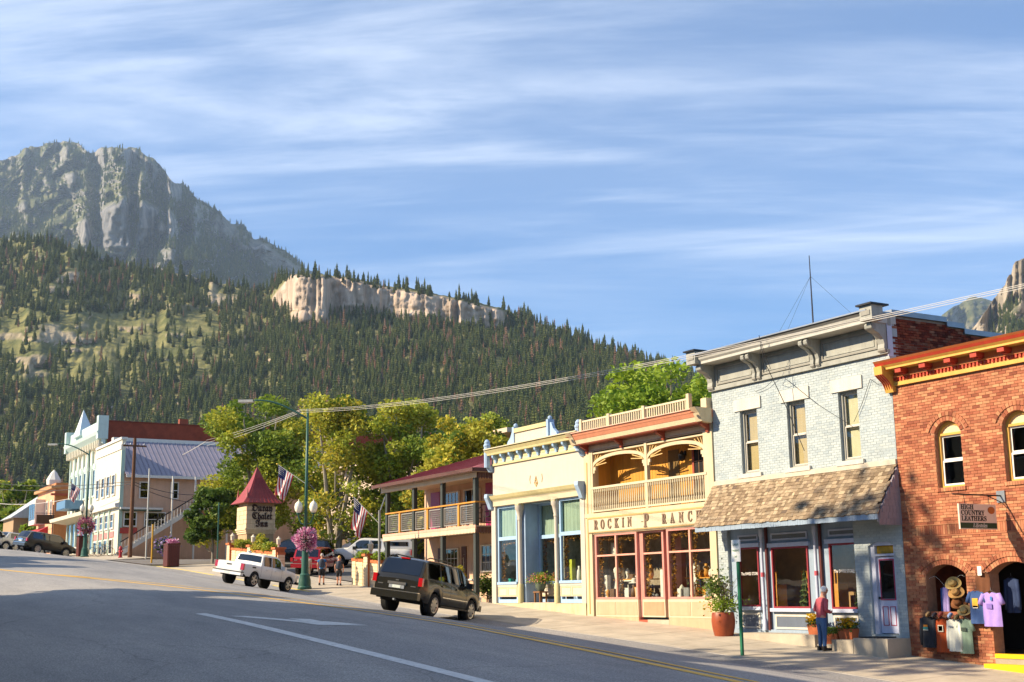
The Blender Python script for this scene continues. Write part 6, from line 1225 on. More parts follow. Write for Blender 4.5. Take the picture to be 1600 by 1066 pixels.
    t.matrix_world = Matrix(((fwd_.x, lf.x, up.x, ctr.x), (fwd_.y, lf.y, up.y, ctr.y), (fwd_.z, lf.z, up.z, ctr.z), (0, 0, 0, 1))) @ Matrix.Scale(scale, 4); return t
def suv_spec(L=5.2, W=2.0, H=1.93, wr=.40, paintm=BLKP):
    return dict(L=L, W=W, belt=1.20*H/1.93, sill=.42, wx=(-L/2+1.15, L/2-.95), wr=wr, tumble=.24, rise=.10, spokes=8,
        top=[(-L/2, 1.13*H/1.93), (-L/2+.05, 1.20*H/1.93), (-L/2+.38, 1.84*H/1.93), (-L/2+.6, 1.90*H/1.93), (-L/2+1.6, H), (.55, 1.90*H/1.93), (.75, 1.85*H/1.93), (1.55, 1.22*H/1.93), (L/2-.4, 1.10*H/1.93), (L/2-.08, .98*H/1.93), (L/2, .80*H/1.93)],
        glass=[('quarter_window', -L/2+.55, -L/2+1.45), ('rear_door_window', -L/2+1.55, -.35), ('front_door_window', -.25, .98)], topglass=[('rear_window', -L/2+.10, -L/2+.37, .02), ('windscreen', .82, 1.50, .06)],
        seams=(-L/2+1.62, -.30, 1.05), handles=(-1.0, .2), mirror=1.0,
        rear=[(.83, .985, .95*H/1.93, 1.24*H/1.93, TAILR, 'tail_light', .015), (-.93, .93, .46, .70, paintm, 'rear_bumper', .12), (-.9, .9, .70, .725, CHRM, 'bumper_step', .10), (-.36, .36, .93, 1.02, CHRM, 'tailgate_bar', .04), (-.30, .30, .80, .925, STEEL, 'plate_recess', .02), (-.16, .16, .81, .91, PLATE, 'licence_plate', .03), (.55, .75, .90, .93, CHRM, 'badge', .015), (-.06, .06, 1.06, 1.10, CHRM, 'badge', .02)],
        front=[(.62, .92, .78, .98, WLENS, 'headlight', .0), (-.55, .55, .66, .98, CHRM, 'grille', .02), (-.92, .92, .42, .64, paintm, 'front_bumper', .08)])
dk = carpaint('dark_green_black_paint', (.016, .0155, .012), .0, .22)
def roof_rack(t):
    for s in (1, -1): MB().tube([(-1.9, s*.66, 1.93), (-1.7, s*.68, 2.0), (.1, s*.68, 1.99), (.35, s*.66, 1.92)], .022, 6).build('roof_rail', BLKP, t)
    MB().tube([(-2.42, .1, 1.28), (-2.46, -.25, 1.36)], .014, 5).build('rear_wiper', BLKP, t)
    B(t, 'high_brake_light', TAILR, -2.27, -2.18, -.17, .17, 1.855, 1.90)
    B(t, 'side_strip', CHRM, -.9, 1.2, -1.006, -.99, .70, .725); B(t, 'running_board', BLKP, -1.0, 1.25, -1.02, -.8, .36, .42); MB().tube([(-2.7, 0, .42), (-2.55, 0, .42)], .04, 8).build('tow_hitch', STEEL, t)
sp = suv_spec(paintm=dk); sp['extra'] = [roof_rack]; HD = (-.60, .80)
vehicle('parked_suv', 'dark green-black full-size SUV angle-parked in front of the motel', 'car', (-40.75, 20.3), HD, dk, sp, scale=.95)
def pickup_spec(L=5.35, W=1.90, wr=.39):
    return dict(L=L, W=W, belt=1.12, sill=.50, wx=(-L/2+1.15, L/2-.95), wr=wr, tumble=.20, rise=.06, spokes=5,
        top=[(-L/2, 1.16), (-1.12, 1.17), (-1.06, 1.24), (-.92, 1.70), (-.75, 1.77), (.35, 1.80), (.6, 1.75), (1.28, 1.20), (L/2-.35, 1.08), (L/2-.06, .98), (L/2, .82)],
        glass=[('rear_door_window', -.82, -.12), ('front_door_window', -.05, .78)], topglass=[('rear_window', -1.035, -.93, .0), ('windscreen', .66, 1.24, .05)],
        seams=(-1.05, -.08, .9), handles=(-.5, .3), mirror=.85,
        rear=[(.76, .94, .80, 1.13, TAILR, 'tail_light', .012), (-.92, .92, .50, .64, CHRM, 'rear_bumper', .14), (-.75, .75, .60, 1.14, None, 'tailgate', .02), (-.17, .17, .53, .63, PLATE, 'licence_plate', .15), (-.16, .16, .98, 1.05, BLKP, 'tailgate_handle', .03), (-.95, .95, .655, .70, BLKP, 'bumper_step', .12)],
        front=[(.58, .9, .78, .95, WLENS, 'headlight', .0), (-.5, .5, .6, .95, BLKP, 'grille', .02), (-.9, .9, .45, .60, BLKP, 'front_bumper', .06)])
wh = carpaint('white_car_paint', '#e4e2dc', 0, .3)
def fixp(sp, p): sp['rear'] = [(a, b, c, d, (e or p), f, g) for a, b, c, d, e, f, g in sp['rear']]; return sp
sp = fixp(pickup_spec(), wh); sp['mmat'] = wh
sp['rear'] = [(a, b, c, d, (wh if f == 'rear_bumper' else e), f, g) for a, b, c, d, e, f, g in sp['rear']]
def flares(t):
    MB().tube([(-.6, .3, 1.84), (-.9, .3, 1.83)], .05, 6).build('roof_light', WLENS, t)
    B(t, 'black_badge', BLKP, -1.9, -1.6, -.965, -.952, .98, 1.06)
sp['extra'] = [flares]
vehicle('parked_pickup', 'white crew-cab pickup angle-parked beside the lamp post', 'pickup', (-57.3, 19.85), (-.58, .815), wh, sp, scale=.83)
lot = lambda x, y: zs(x)+.01+(y-26)*.012
rd_ = carpaint('red_car_paint', '#a01522', .2, .25); sp = suv_spec(4.6, 1.85, 1.66, .36, rd_); vehicle('red_suv', 'red crossover turning into the motel lot behind the lamp post', 'car', (-69.5, 27.6, lot), (-.80, .60), rd_, sp, scale=.9)
sp = fixp(pickup_spec(5.6, 1.95), wh)
def cap(t):
    m = MB().prism([(-2.78, 1.17), (-1.08, 1.17), (-1.02, 1.78), (-2.62, 1.76), (-2.78, 1.60)], -.86, .86, 'xz'); c = m.build('camper_shell', wh, t)
    for s in (1, -1): B(c, 'shell_window', CARGLASS, -2.5, -1.3, s*.862, s*.87, 1.36, 1.62)
sp['extra'] = [cap]; vehicle('camper_pickup', 'white pickup with camper shell parked behind the planter wall', 'pickup', (-75.5, 33.6, lot), (-.52, -.85), wh, sp)
bk = carpaint('black_car_paint', (.012, .012, .014), .3, .2); vehicle('black_suv', 'black SUV parked in the lot under the sign tower', 'car', (-76.6, 29.2, lot), (-.5, -.86), bk, suv_spec(4.7, 1.88, 1.75, .37, bk))
og_ = carpaint('olive_car_paint', (.045, .042, .03), .3, .35); vehicle('olive_suv', 'dusty olive SUV parked at the kerb by the red awning', 'car', (-112.5, 20.7), (-.35, .94), og_, suv_spec(4.7, 1.85, 1.74, .38, og_))
sv = carpaint('silver_car_paint', '#b5b8ba', .6, .3)
for k, (x, y) in enumerate(((-121, 20.3), (-128.5, 20.2))): vehicle('silver_car', ('pale silver SUV half hidden behind the olive SUV', 'silver car farthest up the kerb')[k], 'car', (x, y), (-.35, .94), (sv, wh)[k], suv_spec(4.6, 1.85, 1.68, .37, sv))
vehicle('silver_van', 'silver vehicle cut off by the photo edge, up the street', 'car', (-119.5, 17.0), (-.35, .94), sv, suv_spec(4.8, 1.9, 1.78, .37, sv))
# ================================================================== street furniture
GRN = mt('lamp_green_iron', '#2f5a4c', .45, .15, 3); GLOBE = mt('milk_glass_globe', '#efe6cf', .35, .05, trans=.3); DGRN = mt('sign_green', '#1d6b4c', .5, .1); WOODP = mt('weathered_pole', '#6b4a34', .9, .25, 4, .4, 20, stretch=(1, 1, .15))
FLP = ramp_mat('petunia_blossom', ['#b03a7a', '#d98ab8', '#f2c6d8', '#f4e6ea', '#c2267e', '#e8a0c4', '#a82a70'], .6, .3, 3)
FLD = ramp_mat('purple_blossom', ['#4a1038', '#7a1a50', '#b03a7a', '#d98aa8', '#5a1444'], .6, .3, 3)
def flower_ball(name, label, c, r, mat, n, seed, leafn=400):
    t = thing(name, label, 'flowers', c); rd = np.random.default_rng(seed); d = rd.normal(size=(n, 3)); d /= np.linalg.norm(d, axis=1)[:, None]; lump = 1+.22*np.sin(d[:, 0]*5+seed)*np.cos(d[:, 2]*4)
    P = d*(r*(.72+.34*rd.random(n))*lump)[:, None]*np.array([1, 1, .95])+np.array([0, 0, r])
    o = bpy.data.objects.new('blossoms', leaf_mesh('blossoms', mat, P, r*.10, seed, np.mod(.5+.5*np.sin(d[:, 0]*4+d[:, 1]*3)+.3*rd.random(n), .74))); COL.objects.link(o); o.parent = t
    P = d[:leafn]*(r*.75*rd.random(leafn)**.3)[:, None]+np.array([0, 0, r]); o = bpy.data.objects.new('leaves', leaf_mesh('leaves', LGR, P, r*.1, seed+3)); COL.objects.link(o); o.parent = t
    MB().lathe([(.02, 0), (r*.35, .05), (r*.5, r*.5), (r*.5, r*.55)], (c[0], c[1], c[2]+.05), 10).build('basket', BARK, t); return t
def flag(name, label, top, direction, L_, par=None):
    """flag hanging limp from a slanted staff, folds running down"""
    t = thing(name, label, 'flag', top); d = Vector(direction).normalized()
    MB().tube([Vector(top), Vector(top)+d*1.75], .018, 6).build('staff', mt('flag_staff', '#c9c4b4', .5, .1), t); MB().ball(Vector(top)+d*1.78, .04, 6).build('finial', mt('brass', '#c9a548', .35, .1, metal=.7), t)
    nu, nv = 13, 16; me = bpy.data.meshes.new('cloth'); vs = []; s0 = Vector(top)+d*1.72; s1 = Vector(top)+d*.78
    for i in range(nu+1):
        for j in range(nv+1):
            a = s0.lerp(s1, i/nu); f = j/nv; p = a+Vector((.10*sin(f*5+i*.7)*f, .09*cos(f*4+i*.9)*f, -L_*f*(1-.10*i/nu)))+(Vector((s0.x, s0.y, 0))-Vector((a.x, a.y, 0)))*f*.55; vs.append(tuple(p-Vector(top)))
    fs = [(i*(nv+1)+j, (i+1)*(nv+1)+j, (i+1)*(nv+1)+j+1, i*(nv+1)+j+1) for i in range(nu) for j in range(nv)]
    me.from_pydata(vs, [], fs)
    for m_ in (mt('flag_red', '#b3242e', .7, .08), mt('flag_white', '#e6e2da', .7, .05), mt('flag_blue', '#26305e', .7, .12, 40)): me.materials.append(m_)
    for p in me.polygons:
        i, j = divmod(p.index, nv); p.material_index = 2 if (i < 7 and j < 6) else (i % 2); p.use_smooth = True
    o = bpy.data.objects.new('cloth', me); COL.objects.link(o); o.parent = t
    st_ = MB()
    for i in range(5):
        for j in range(4): p = Vector(vs[(1+i)*(nv+1)+1+j])+Vector(top); st_.obox(p+Vector((.012, -.012, 0)), (.018, 0, .0), (0, .003, 0), (0, 0, .018)); st_.obox(p+Vector((-.012, .012, 0)), (.018, 0, .0), (0, .003, 0), (0, 0, .018))
    st_.build('stars', MATS['flag_white'], t); return t
def lamp_post(label, x, y, arm=True, s=1.0):
    z = ground(x, y); t = thing('street_lamp', label, 'street lamp', (x, y, z), 'green iron street lamps')
    b = MB(); b.lathe([(.34, 0), (.34, .08), (.30, .14), (.29, .42), (.24, .62), (.25, .66), (.18, .74), (.16, 1.4), (.15, 2.05), (.19, 2.1), (.17, 2.16), (.10, 2.3)], (x, y, z), 12); b.build('base', GRN, t, smooth=True, autos=30)
    MB().tube([(x, y, z+2.2), (x, y, z+5.0), (x, y, z+8.55)], [.085, .075, .06], 10).build('post', GRN, t, smooth=True)
    ax = Vector((.506, .863, 0))
    for sd in (-1, 1):
        c = Vector((x, y, z+3.55))+ax*sd*.36; a = MB(); a.tube([Vector((x, y, z+3.05)), Vector((x, y, z+3.1))+ax*sd*.22, c+Vector((0, 0, -.12)), c], .03, 6); a.lathe([(.05, -.02), (.10, .02), (.11, .06)], c, 10); ar_ = a.build('lantern_arm', GRN, t)
        MB().lathe([(.09, .06), (.17, .18), (.20, .34), (.17, .5), (.08, .6), (.03, .64), (.02, .72)], c, 14).build('globe', GLOBE, t, smooth=True)
    if arm:
        dr = Vector((-.506, -.863, 0)); p0 = Vector((x, y, z+8.2)); pts = [p0+dr*(2.75*f)+Vector((0, 0, .95*sin(f*1.75))) for f in np.linspace(0, 1, 12)]; MB().tube(pts, [.05]*8+[.04]*4, 7).build('arm', GRN, t, smooth=True)
        e = pts[-1]; h = MB(); h.obox(e+dr*.3+Vector((0, 0, -.02)), dr*.36, Vector((-dr.y, dr.x, 0))*.13, (0, 0, .06)); h.obox(e+dr*.36+Vector((0, 0, -.09)), dr*.2, Vector((-dr.y, dr.x, 0))*.1, (0, 0, .025)); h.build('lamp_head', mt('pale_lamp_head', '#c9c4b4', .5, .06), t); MB().lathe([(.06, 0), (.05, .12), (.01, .16)], (x, y, z+8.55), 8).build('post_cap', GRN, t)
    return t
LX0, LY0 = -58.9, 22.85
lamp_post('tall green street lamp with two globes beside the white pickup', LX0, LY0); zl = ground(LX0, LY0)
flower_ball('flower_basket', 'big pink and white petunia basket on the near street lamp', (LX0+.0, LY0-.0, zl+1.80), .54, FLP, 2300, 3)
flag('small_flag', 'striped flag on the tall street lamp', (LX0, LY0, zl+5.0), (-.62, -.9, .75), 1.45)
lamp_post('far street lamp with dark purple flowers near the hotel', -107.5, 22.9); flower_ball('flower_basket', 'dark purple flower basket on the far street lamp', (-107.5, 22.9, ground(-107.5, 22.9)+1.75), .70, FLD, 900, 5)
flag('small_flag', 'small flag on the far street lamp', (-107.5, 22.9, ground(-107.5, 22.9)+5), (-.62, -.9, .75), 1.3)
fp = thing('flag_post', 'grey post carrying a flag in front of the trees', 'post', (-53.3, 24.2, ground(-53.3, 24.2))); MB().tube([(-53.3, 24.2, -.2), (-53.3, 24.2, 3.7)], .06, 8).build('post', mt('grey_post', '#8a8a84', .6, .1), fp); MB().tube([(-53.3, 24.2, 3.6), (-53.15, 24.4, 4.3)], .03, 6).build('bracket', STEEL, fp)
flag('small_flag', 'striped flag on the grey post beside the motel balcony', (-53.3, 24.2, 3.1), (-.55, -.75, .95), 1.45)
# parking sign
ps = thing('parking_sign', 'white two-hour parking sign on a green pole at the kerb', 'sign', (-26.95, 22.72, ground(-26.95, 22.72)-.02)); MB().box(-26.99, -26.91, 22.69, 22.75, -1.85, 1.22).build('pole', DGRN, ps)
sb_ = B(ps, 'sign_plate', mt('sign_white', '#e8eae4', .5, .04), -27.13, -26.79, 22.665, 22.688, .72, 1.30); 
for k, s_ in enumerate(('2 HOUR', 'PARKING', '24/7')): text('sign_words', s_, .075, (-26.96, 22.662, 1.17-.16*k), mt('sign_green_ink', '#2a7a50', .6, .03), sb_, ext=.001, sx=.85)
# steps in front of the blue store
sp_ = thing('concrete_steps', 'long concrete steps below the blue store windows', 'steps', (-28.4, 25.6, ground(-28.4, 25.6))); B(sp_, 'long_step', CONC, -30.05, -26.95, 25.3, 26.0, -2.0, -1.26)
st2 = thing('concrete_steps', 'concrete door step at the pale door', 'steps', (-25.2, 25.5, ground(-25.2, 25.5))); B(st2, 'step_block', CONC, -25.35, -24.15, 25.15, 25.99, -2.3, -1.30); B(st2, 'step_block', CONC, -26.15, -25.37, 25.15, 25.99, -2.3, -1.36); B(st2, 'low_step', CONC, -26.9, -26.17, 25.35, 25.99, -2.2, -1.50); B(st2, 'door_mat', BLKP, -25.3, -24.6, 25.3, 25.95, -1.299, -1.27)
TERR = mt('terracotta', '#b5643c', .8, .15, 3); YFL = ramp_mat('yellow_blossom', ['#e8b408', '#f2cc20', '#d99a08', '#f4d84a'], .6, .3, 3)
def window_box(label, x, y, z, w, flowers, seed):
    t = thing('planter_box', label, 'planter', (x, y, z)); MB().add([(x-w*.42, y-.11, z), (x+w*.42, y-.11, z), (x+w*.42, y+.11, z), (x-w*.42, y+.11, z), (x-w*.5, y-.14, z+.28), (x+w*.5, y-.14, z+.28), (x+w*.5, y+.14, z+.28), (x-w*.5, y+.14, z+.28)], [(0, 1, 5, 4), (1, 2, 6, 5), (2, 3, 7, 6), (3, 0, 4, 7), (4, 5, 6, 7), (3, 2, 1, 0)]).build('box', TERR, t)
    rd = np.random.default_rng(seed); n = 420; P = np.c_[rd.uniform(-w*.5, w*.5, n), rd.uniform(-.18, .18, n), .25+.26*rd.random(n)**.8]; o = bpy.data.objects.new('leaves', leaf_mesh('leaves', LGR, P*np.array([1, 1, .85]), .035, seed)); COL.objects.link(o); o.parent = t
    if flowers: o = bpy.data.objects.new('blossoms', leaf_mesh('blossoms', flowers, P[:260]+np.array([0, -.03, .05]), .038, seed+1, rd.random(260)*.7)); COL.objects.link(o); o.parent = t
window_box('terracotta box of yellow flowers nearest the pale door', -25.98, 25.62, -1.36, .55, YFL, 1); window_box('terracotta box of green herbs behind the man', -26.55, 25.65, -1.50, .5, None, 2); window_box('terracotta box of yellow flowers left of the man', -27.2, 25.62, -1.26, .45, YFL, 3)
# barrel pot with shrub by the ranch store
bp_ = thing('barrel_planter', 'rust-red barrel planter with leafy shrub between yellow and blue stores', 'planter', (-30.75, 25.25, ground(-30.75, 25.25)-.02)); zb = bp_.location.z; MB().lathe([(.28, 0), (.34, .25), (.36, .45), (.34, .66), (.32, .70), (.28, .70), (.26, .6)], (-30.75, 25.25, zb), 18).build('barrel', mt('rust_glaze', '#8f4426', .45, .25, 4), bp_, smooth=True, autos=40)
rd = np.random.default_rng(4); P = rd.normal(size=(900, 3))*np.array([.22, .22, .12])+np.array([0, 0, .92]); o = bpy.data.objects.new('ground_leaves', leaf_mesh('ground_leaves', LBR, P, .035, 4)); COL.objects.link(o); o.parent = bp_
P = np.concatenate([rd.normal(size=(500, 3))*np.array([.20, .2, .16])+np.array([-.30, -.05, 1.45]), rd.normal(size=(220, 3))*np.array([.2, .2, .3])+np.array([-.05, 0, 1.35])]); o = bpy.data.objects.new('shrub_leaves', leaf_mesh('shrub_leaves', LGR, P, .045, 5, rd.uniform(.2, .7, len(P)))); COL.objects.link(o); o.parent = bp_
m = MB(); r2 = random.Random(2)
for k in range(16):
    a = r2.uniform(-.9, .9); L_ = r2.uniform(.6, 1.35); p0 = Vector((-30.75, 25.25, zb+.65)); p1 = p0+Vector((a*.35, r2.uniform(-.1, .1), L_*.6)); p2 = p1+Vector((a*.6, r2.uniform(-.15, .1), L_*.35)); m.tube([p0, p1, p2], [.012, .008, .003], 4); m.tube([p1, p1+Vector((-a*.3, -.1, .3))], [.006, .002], 4)
m.build('bare_twigs', BARK, bp_)
# pots on stools at the cream shop
for k, (x, lab) in enumerate(((-43.0, 'flower pot on a wooden stool before the centre window'), (-41.5, 'flower pot on a crate beside the right porch column'))):
    z = -.40; t = thing('potted_flowers', lab, 'planter', (x, 26.35, z)); s_ = MB(); s_.box(x-.24, x+.24, 26.15, 26.55, z+.36, z+.42)
    for dx in (-.19, .19):
        for dy in (-.14, .14): s_.box(x+dx-.03, x+dx+.03, 26.35+dy-.03, 26.35+dy+.03, z, z+.36)
    s_.build('stool', mt('stool_wood', '#7a5534', .7, .2), t); MB().lathe([(.12, 0), (.20, .15), (.22, .34), (.19, .35)], (x, 26.35, z+.42), 14).build('pot', mt('grey_green_pot', '#5f6a5c', .5, .2), t, smooth=True, autos=40)
    rd = np.random.default_rng(80+k); n = 700; P = rd.normal(size=(n, 3))*np.array([.19, .16, .10])+np.array([0, 0, .90]); o = bpy.data.objects.new('leaves', leaf_mesh('leaves', LBR, P, .035, 80+k)); COL.objects.link(o); o.parent = t
    P = rd.normal(size=(260, 3))*np.array([.22, .18, .11])+np.array([-.03, -.06, .90]); o = bpy.data.objects.new('blossoms', leaf_mesh('blossoms', ramp_mat('orange_pink_blossom', ['#d96a3a', '#e88aa0', '#d9a020', '#c24a6a'], .6, .3, 3), P, .032, 81+k, rd.random(260)*.7)); COL.objects.link(o); o.parent = t
# bin, hydrant, poles
bn = thing('litter_bin', 'brown slatted litter bin with flowers on top by the yellow kerb', 'bin', (-82.4, 22.95, ground(-82.4, 22.95))); z = bn.location.z; SLT = mt('brown_slat', '#5a2a22', .6, .15); B(bn, 'liner', UNDER, -82.85, -81.95, 22.6, 23.3, z, z+1.3)
for k in range(8): a = -82.9+k*.12; B(bn, 'slat', SLT, a, a+.10, 22.55, 22.595, z+.03, z+1.38)
for k in range(6): a = 22.58+k*.125; B(bn, 'slat', SLT, -81.945, -81.9, a, a+.105, z+.03, z+1.38)
B(bn, 'rim', SLT, -82.92, -81.88, 22.53, 23.35, z+1.385, z+1.47); rd = np.random.default_rng(7); P = np.c_[rd.uniform(-.45, .45, 300), rd.uniform(-.35, .35, 300), 1.5+.25*rd.random(300)]; o = bpy.data.objects.new('blossoms', leaf_mesh('blossoms', FLP, P, .06, 7, rd.random(300)*.7)); COL.objects.link(o); o.parent = bn
b2 = thing('litter_bin', 'dark brown bin beside the far street lamp', 'bin', (-109.2, 23.0, ground(-109, 23))); B(b2, 'box', SLT, -109.8, -108.9, 22.7, 23.4, b2.location.z, b2.location.z+1.6); B(b2, 'rim', UNDER, -109.85, -108.85, 22.65, 23.45, b2.location.z+1.601, b2.location.z+1.68)
hy = thing('fire_hydrant', 'red fire hydrant at the corner by the wooden pole', 'hydrant', (-101.5, 24.3, ground(-101.5, 24.3))); RED = mt('hydrant_red', '#a5202a', .5, .15); MB().lathe([(.17, 0), (.17, .06), (.12, .1), (.12, .62), (.16, .66), (.15, .72), (.09, .84), (.03, .9)], tuple(hy.location), 12).build('barrel', RED, hy, smooth=True, autos=40); h = hy.location; MB().tube([(h.x-.2, h.y-.1, h.z+.48), (h.x+.2, h.y+.1, h.z+.48)], .06, 8).build('outlets', RED, hy)
up = thing('utility_pole', 'brown wooden utility pole at the corner of the purple-roofed building', 'pole', (-101.0, 24.9, ground(-101, 24.9))); MB().tube([(-101, 24.9, 2.7), (-101, 24.9, 12.2)], [.17, .12], 10).build('pole', WOODP, up); MB().obox((-101, 24.9, 11.6), (.06, 0, 0), (0, .9, 0), (0, 0, .06)).build('cross_arm', WOODP, up)
for dy in (-.75, -.3, .3, .75): MB().lathe([(.05, 0), (.06, .05), (.03, .14)], (-101, 24.9+dy, 11.67), 8).build('insulator', STEEL, up)
tag1 = ('pale slim mast in front of the clapboard building', 'pole'); MB().tube([(-98.2, 25.4, 2.8), (-98.2, 25.4, 9.6)], .06, 8).build('slim_mast', mt('pale_mast', '#c9c6bc', .5, .08), None, tag=tag1)
MB().tube([(-89.3, 23.5, 2.1), (-89.3, 23.5, 4.9)], .06, 8).build('yellow_post', mt('yellow_post', '#d9a22a', .5, .12), None, tag=('yellow post on the corner behind the brown bin', 'post'))
MB().tube([(-76.9, 24.2, 1.4), (-76.9, 24.2, 5.6)], .05, 8).build('slim_green_post', GRN, None, tag=('slim green post beside the planter wall pier', 'post'))
# cables
CABW = mt('pale_cable', '#c9c4bc', .6, .05); CABD = mt('dark_cable', (.03, .03, .03), .6, .1)
def cable(label, a, b, sag, r, mat): 
    a, b = Vector(a), Vector(b); MB().tube([a.lerp(b, f)+Vector((0, 0, -4*sag*f*(1-f))) for f in np.linspace(0, 1, 25)], r, 5, cap=False).build('overhead_cable', mat, None, tag=(label, 'cable', 'overhead cables'))
def pp(px, py, d): r = ray(px, py); return r/math.hypot(r.x, r.y)*d
for k, (dy, lab) in enumerate(((0, 'upper pale overhead cable crossing the sky'), (4, 'middle pale overhead cable crossing the sky'), (9, 'lower pale overhead cable crossing the sky'))):
    cable(lab+' to the brick store', pp(470, 640+dy*.5, 63), pp(1680, 426+dy*.7, 20.5), .45, .0055, CABW); cable(lab.replace('crossing the sky', 'running down from the tall lamp'), pp(470, 640+dy*.5, 63), pp(322, 688+dy, 112), .12, .010, CABW)
for k, (y0, y1, y2) in enumerate(((747, 752, 773), (757, 756, 786))): cable(('upper', 'lower')[k]+' dark cable at the wooden pole, up-street span', pp(-60, y0, 150), pp(207, y1, 104), .6, .025, CABD); cable(('upper', 'lower')[k]+' dark cable from the wooden pole to the outside stair', pp(207, y1, 104), pp(316, y2, 110), .35, .025, CABD)
cable('pale cable sweeping up-street over the red awning', pp(322, 690, 112), pp(-80, 770, 160), 3.0, .03, CABW)
# roof mast with guy wires
an = thing('roof_antenna', 'thin guyed mast on the blue store roof', 'antenna', (-30.13, 29, 6.0)); MB().tube([(-30.13, 29, 5.95), (-30.13, 29, 9), (-30.13, 29, 10.7)], [.03, .025, .014], 6).build('mast', mt('mast_steel', (.05, .045, .05), .5, .2), an)
for p in ((-31.5, 27.0, 6.0), (-26.2, 29.6, 6.0), (-30.6, 27.0, 6.0)): MB().tube([(-30.13, 29, 10.0), p], .004, 4, cap=False).build('guy_wire', CABD, an)
dc = thing('drop_cable', 'black service cable hanging down the blue store front', 'cable', (-28.4, 25.2, 3.6)); MB().tube([(-28.35, 25.1, 7.36), (-28.3, 25.2, 6.6), (-28.0, 25.7, 5.2), (-27.6, 25.93, 3.9)], .012, 5).build('cable', CABD, dc)
w_ = MB()
for (a, b) in (((-28.35, 25.16, 7.2), (-28.7, 25.3, 6.4)), ((-28.7, 25.3, 6.4), (-28.15, 25.3, 6.35)), ((-28.15, 25.3, 6.35), (-28.35, 25.16, 7.2)), ((-28.2, 25.9, 6.1), (-25.7, 25.94, 4.4)), ((-28.6, 25.9, 6.2), (-29.6, 25.93, 5.9)), ((-25.6, 25.94, 4.5), (-24.9, 25.95, 5.6)), ((-24.9, 25.95, 5.6), (-24.4, 25.95, 5.4))): w_.tube([a, Vector(a).lerp(Vector(b), .5)+Vector((0, 0, -.08)), b], .007, 4)
w_.build('loose_wires', CABD, dc)
# hanging store sign on its bracket
hs = thing('hanging_sign', 'HIGH COUNTRY LEATHERS sign hanging from the brick wall bracket', 'sign', (-20.95, 25.1, 1.3)); SX = -20.95
MB().tube([(SX, 25.98, 2.14), (SX, 24.28, 2.14)], .02, 6).build('bracket_arm', BLACKM, hs); MB().tube([(SX, 25.97, 1.98), (SX, 25.5, 2.12)], .014, 5).build('bracket_brace', BLACKM, hs); B(hs, 'wall_plate', STEEL, SX-.12, SX+.12, 25.95, 25.982, 1.98, 2.26)
bd = B(hs, 'board', mt('cream_sign_board', '#e3cdb4', .6, .05), SX-.02, SX+.02, 24.43, 25.72, 1.32, 1.92); 
for y in (24.65, 25.5): MB().tube([(SX, y, 2.13), (SX, y+.02, 1.92)], .008, 4).build('hanger', BLACKM, hs)
for k, s_ in enumerate(('HIGH', 'COUNTRY', 'LEATHERS')): text('sign_words', s_, .165, (SX+.022, 24.49, 1.84-.135*k), mt('sign_black', (.02, .018, .015), .6, .05), bd, '+x', .002, 'bold', 'LEFT', sx=1.0, bold=.003)
B(bd, 'green_band', mt('sign_dark_green', '#24442c', .6, .05), SX+.021, SX+.026, 24.44, 25.71, 1.345, 1.475); text('script_words', 'Lifestyles', .14, (SX+.028, 25.12, 1.41), mt('sign_cream_ink', '#d9d4c4', .6, .03), bd, '+x', .001, 'bolditalic', sx=.95)
hm_ = MB(); hm_.lathe([(.13, 0), (.10, .012)], (0, 0, 0), 12); hm_.v = [(SX+.021+z, 25.55+x, 1.78+y*.7) for x, y, z in hm_.v]; hm_.build('hat_emblem', mt('emblem_tan', '#b5672f', .6, .1), bd)
# ================================================================== goods hung outside the brick store
def shirt(name, label, x, y, z, w, h, col, sleeve='short', prnt=None, cat='shirt', rot=0, vneck=False):
    t = thing(name, label, cat, (x, y, z)); nu, nv = 14, 12; vs = []
    for s in (1, -1):
        for j in range(nv+1):
            f = j/nv; hwid = w/2*(.84+.16*min(1, f*5)+.03*f); 
            for i in range(nu+1):
                u = -1+2*i/nu; zz = -h*f-(.05*abs(u)**1.3*(1-f)) -(.05*max(0, 1-abs(u)*3.5)*(1-f)**6 if True else 0); dep = s*(.045*(1-u*u)**.5+.006)+.022*sin(u*7+f*2+x*9)*f*(1-abs(u)*.4)
                vs.append((x+u*hwid, y-dep*1.0-.0, z+zz))
    k = nu+1; fs = [(a+j*k+i, a+j*k+i+1, a+(j+1)*k+i+1, a+(j+1)*k+i) for a in (0, k*(nv+1)) for j in range(nv) for i in range(nu)]
    m = MB().add(vs, fs); mm = mt('cloth_'+col[1:], col, .85, .12, 5, .15, 40); g = m.build('body', mm, t, smooth=True)
    if sleeve:
        for s in (1, -1):
            sx = x+s*w*.43; L_ = h*(.30 if sleeve == 'short' else .86); dx = s*w*(.20 if sleeve == 'short' else .07); r0, r1 = w*.15, w*(.13 if sleeve == 'short' else .085)
            MB().tube([(sx-s*.02, y, z-.06), (sx+dx*.6, y-.01, z-.06-L_*.55), (sx+dx, y-.01, z-.05-L_)], [r0*.9, r0*.85, r1], 9).build('sleeve', mm, t, smooth=True)
    if prnt:
        for (c, dx, dz, pw, ph) in prnt: MB().box(x+dx-pw/2, x+dx+pw/2, y-.078, y-.072, z-dz-ph/2, z-dz+ph/2).build('print', mt('print_'+c[1:], c, .8, .15, 20), t)
    MB().tube([(x-w*.3, y, z-.03), (x, y, z+.03), (x+w*.3, y, z-.03)], .008, 5).build('hanger', BLACKM, t); MB().tube([(x, y, z+.03), (x, y, z+.10)], .005, 4).build('hook', STEEL, t); return t
YS = 25.86
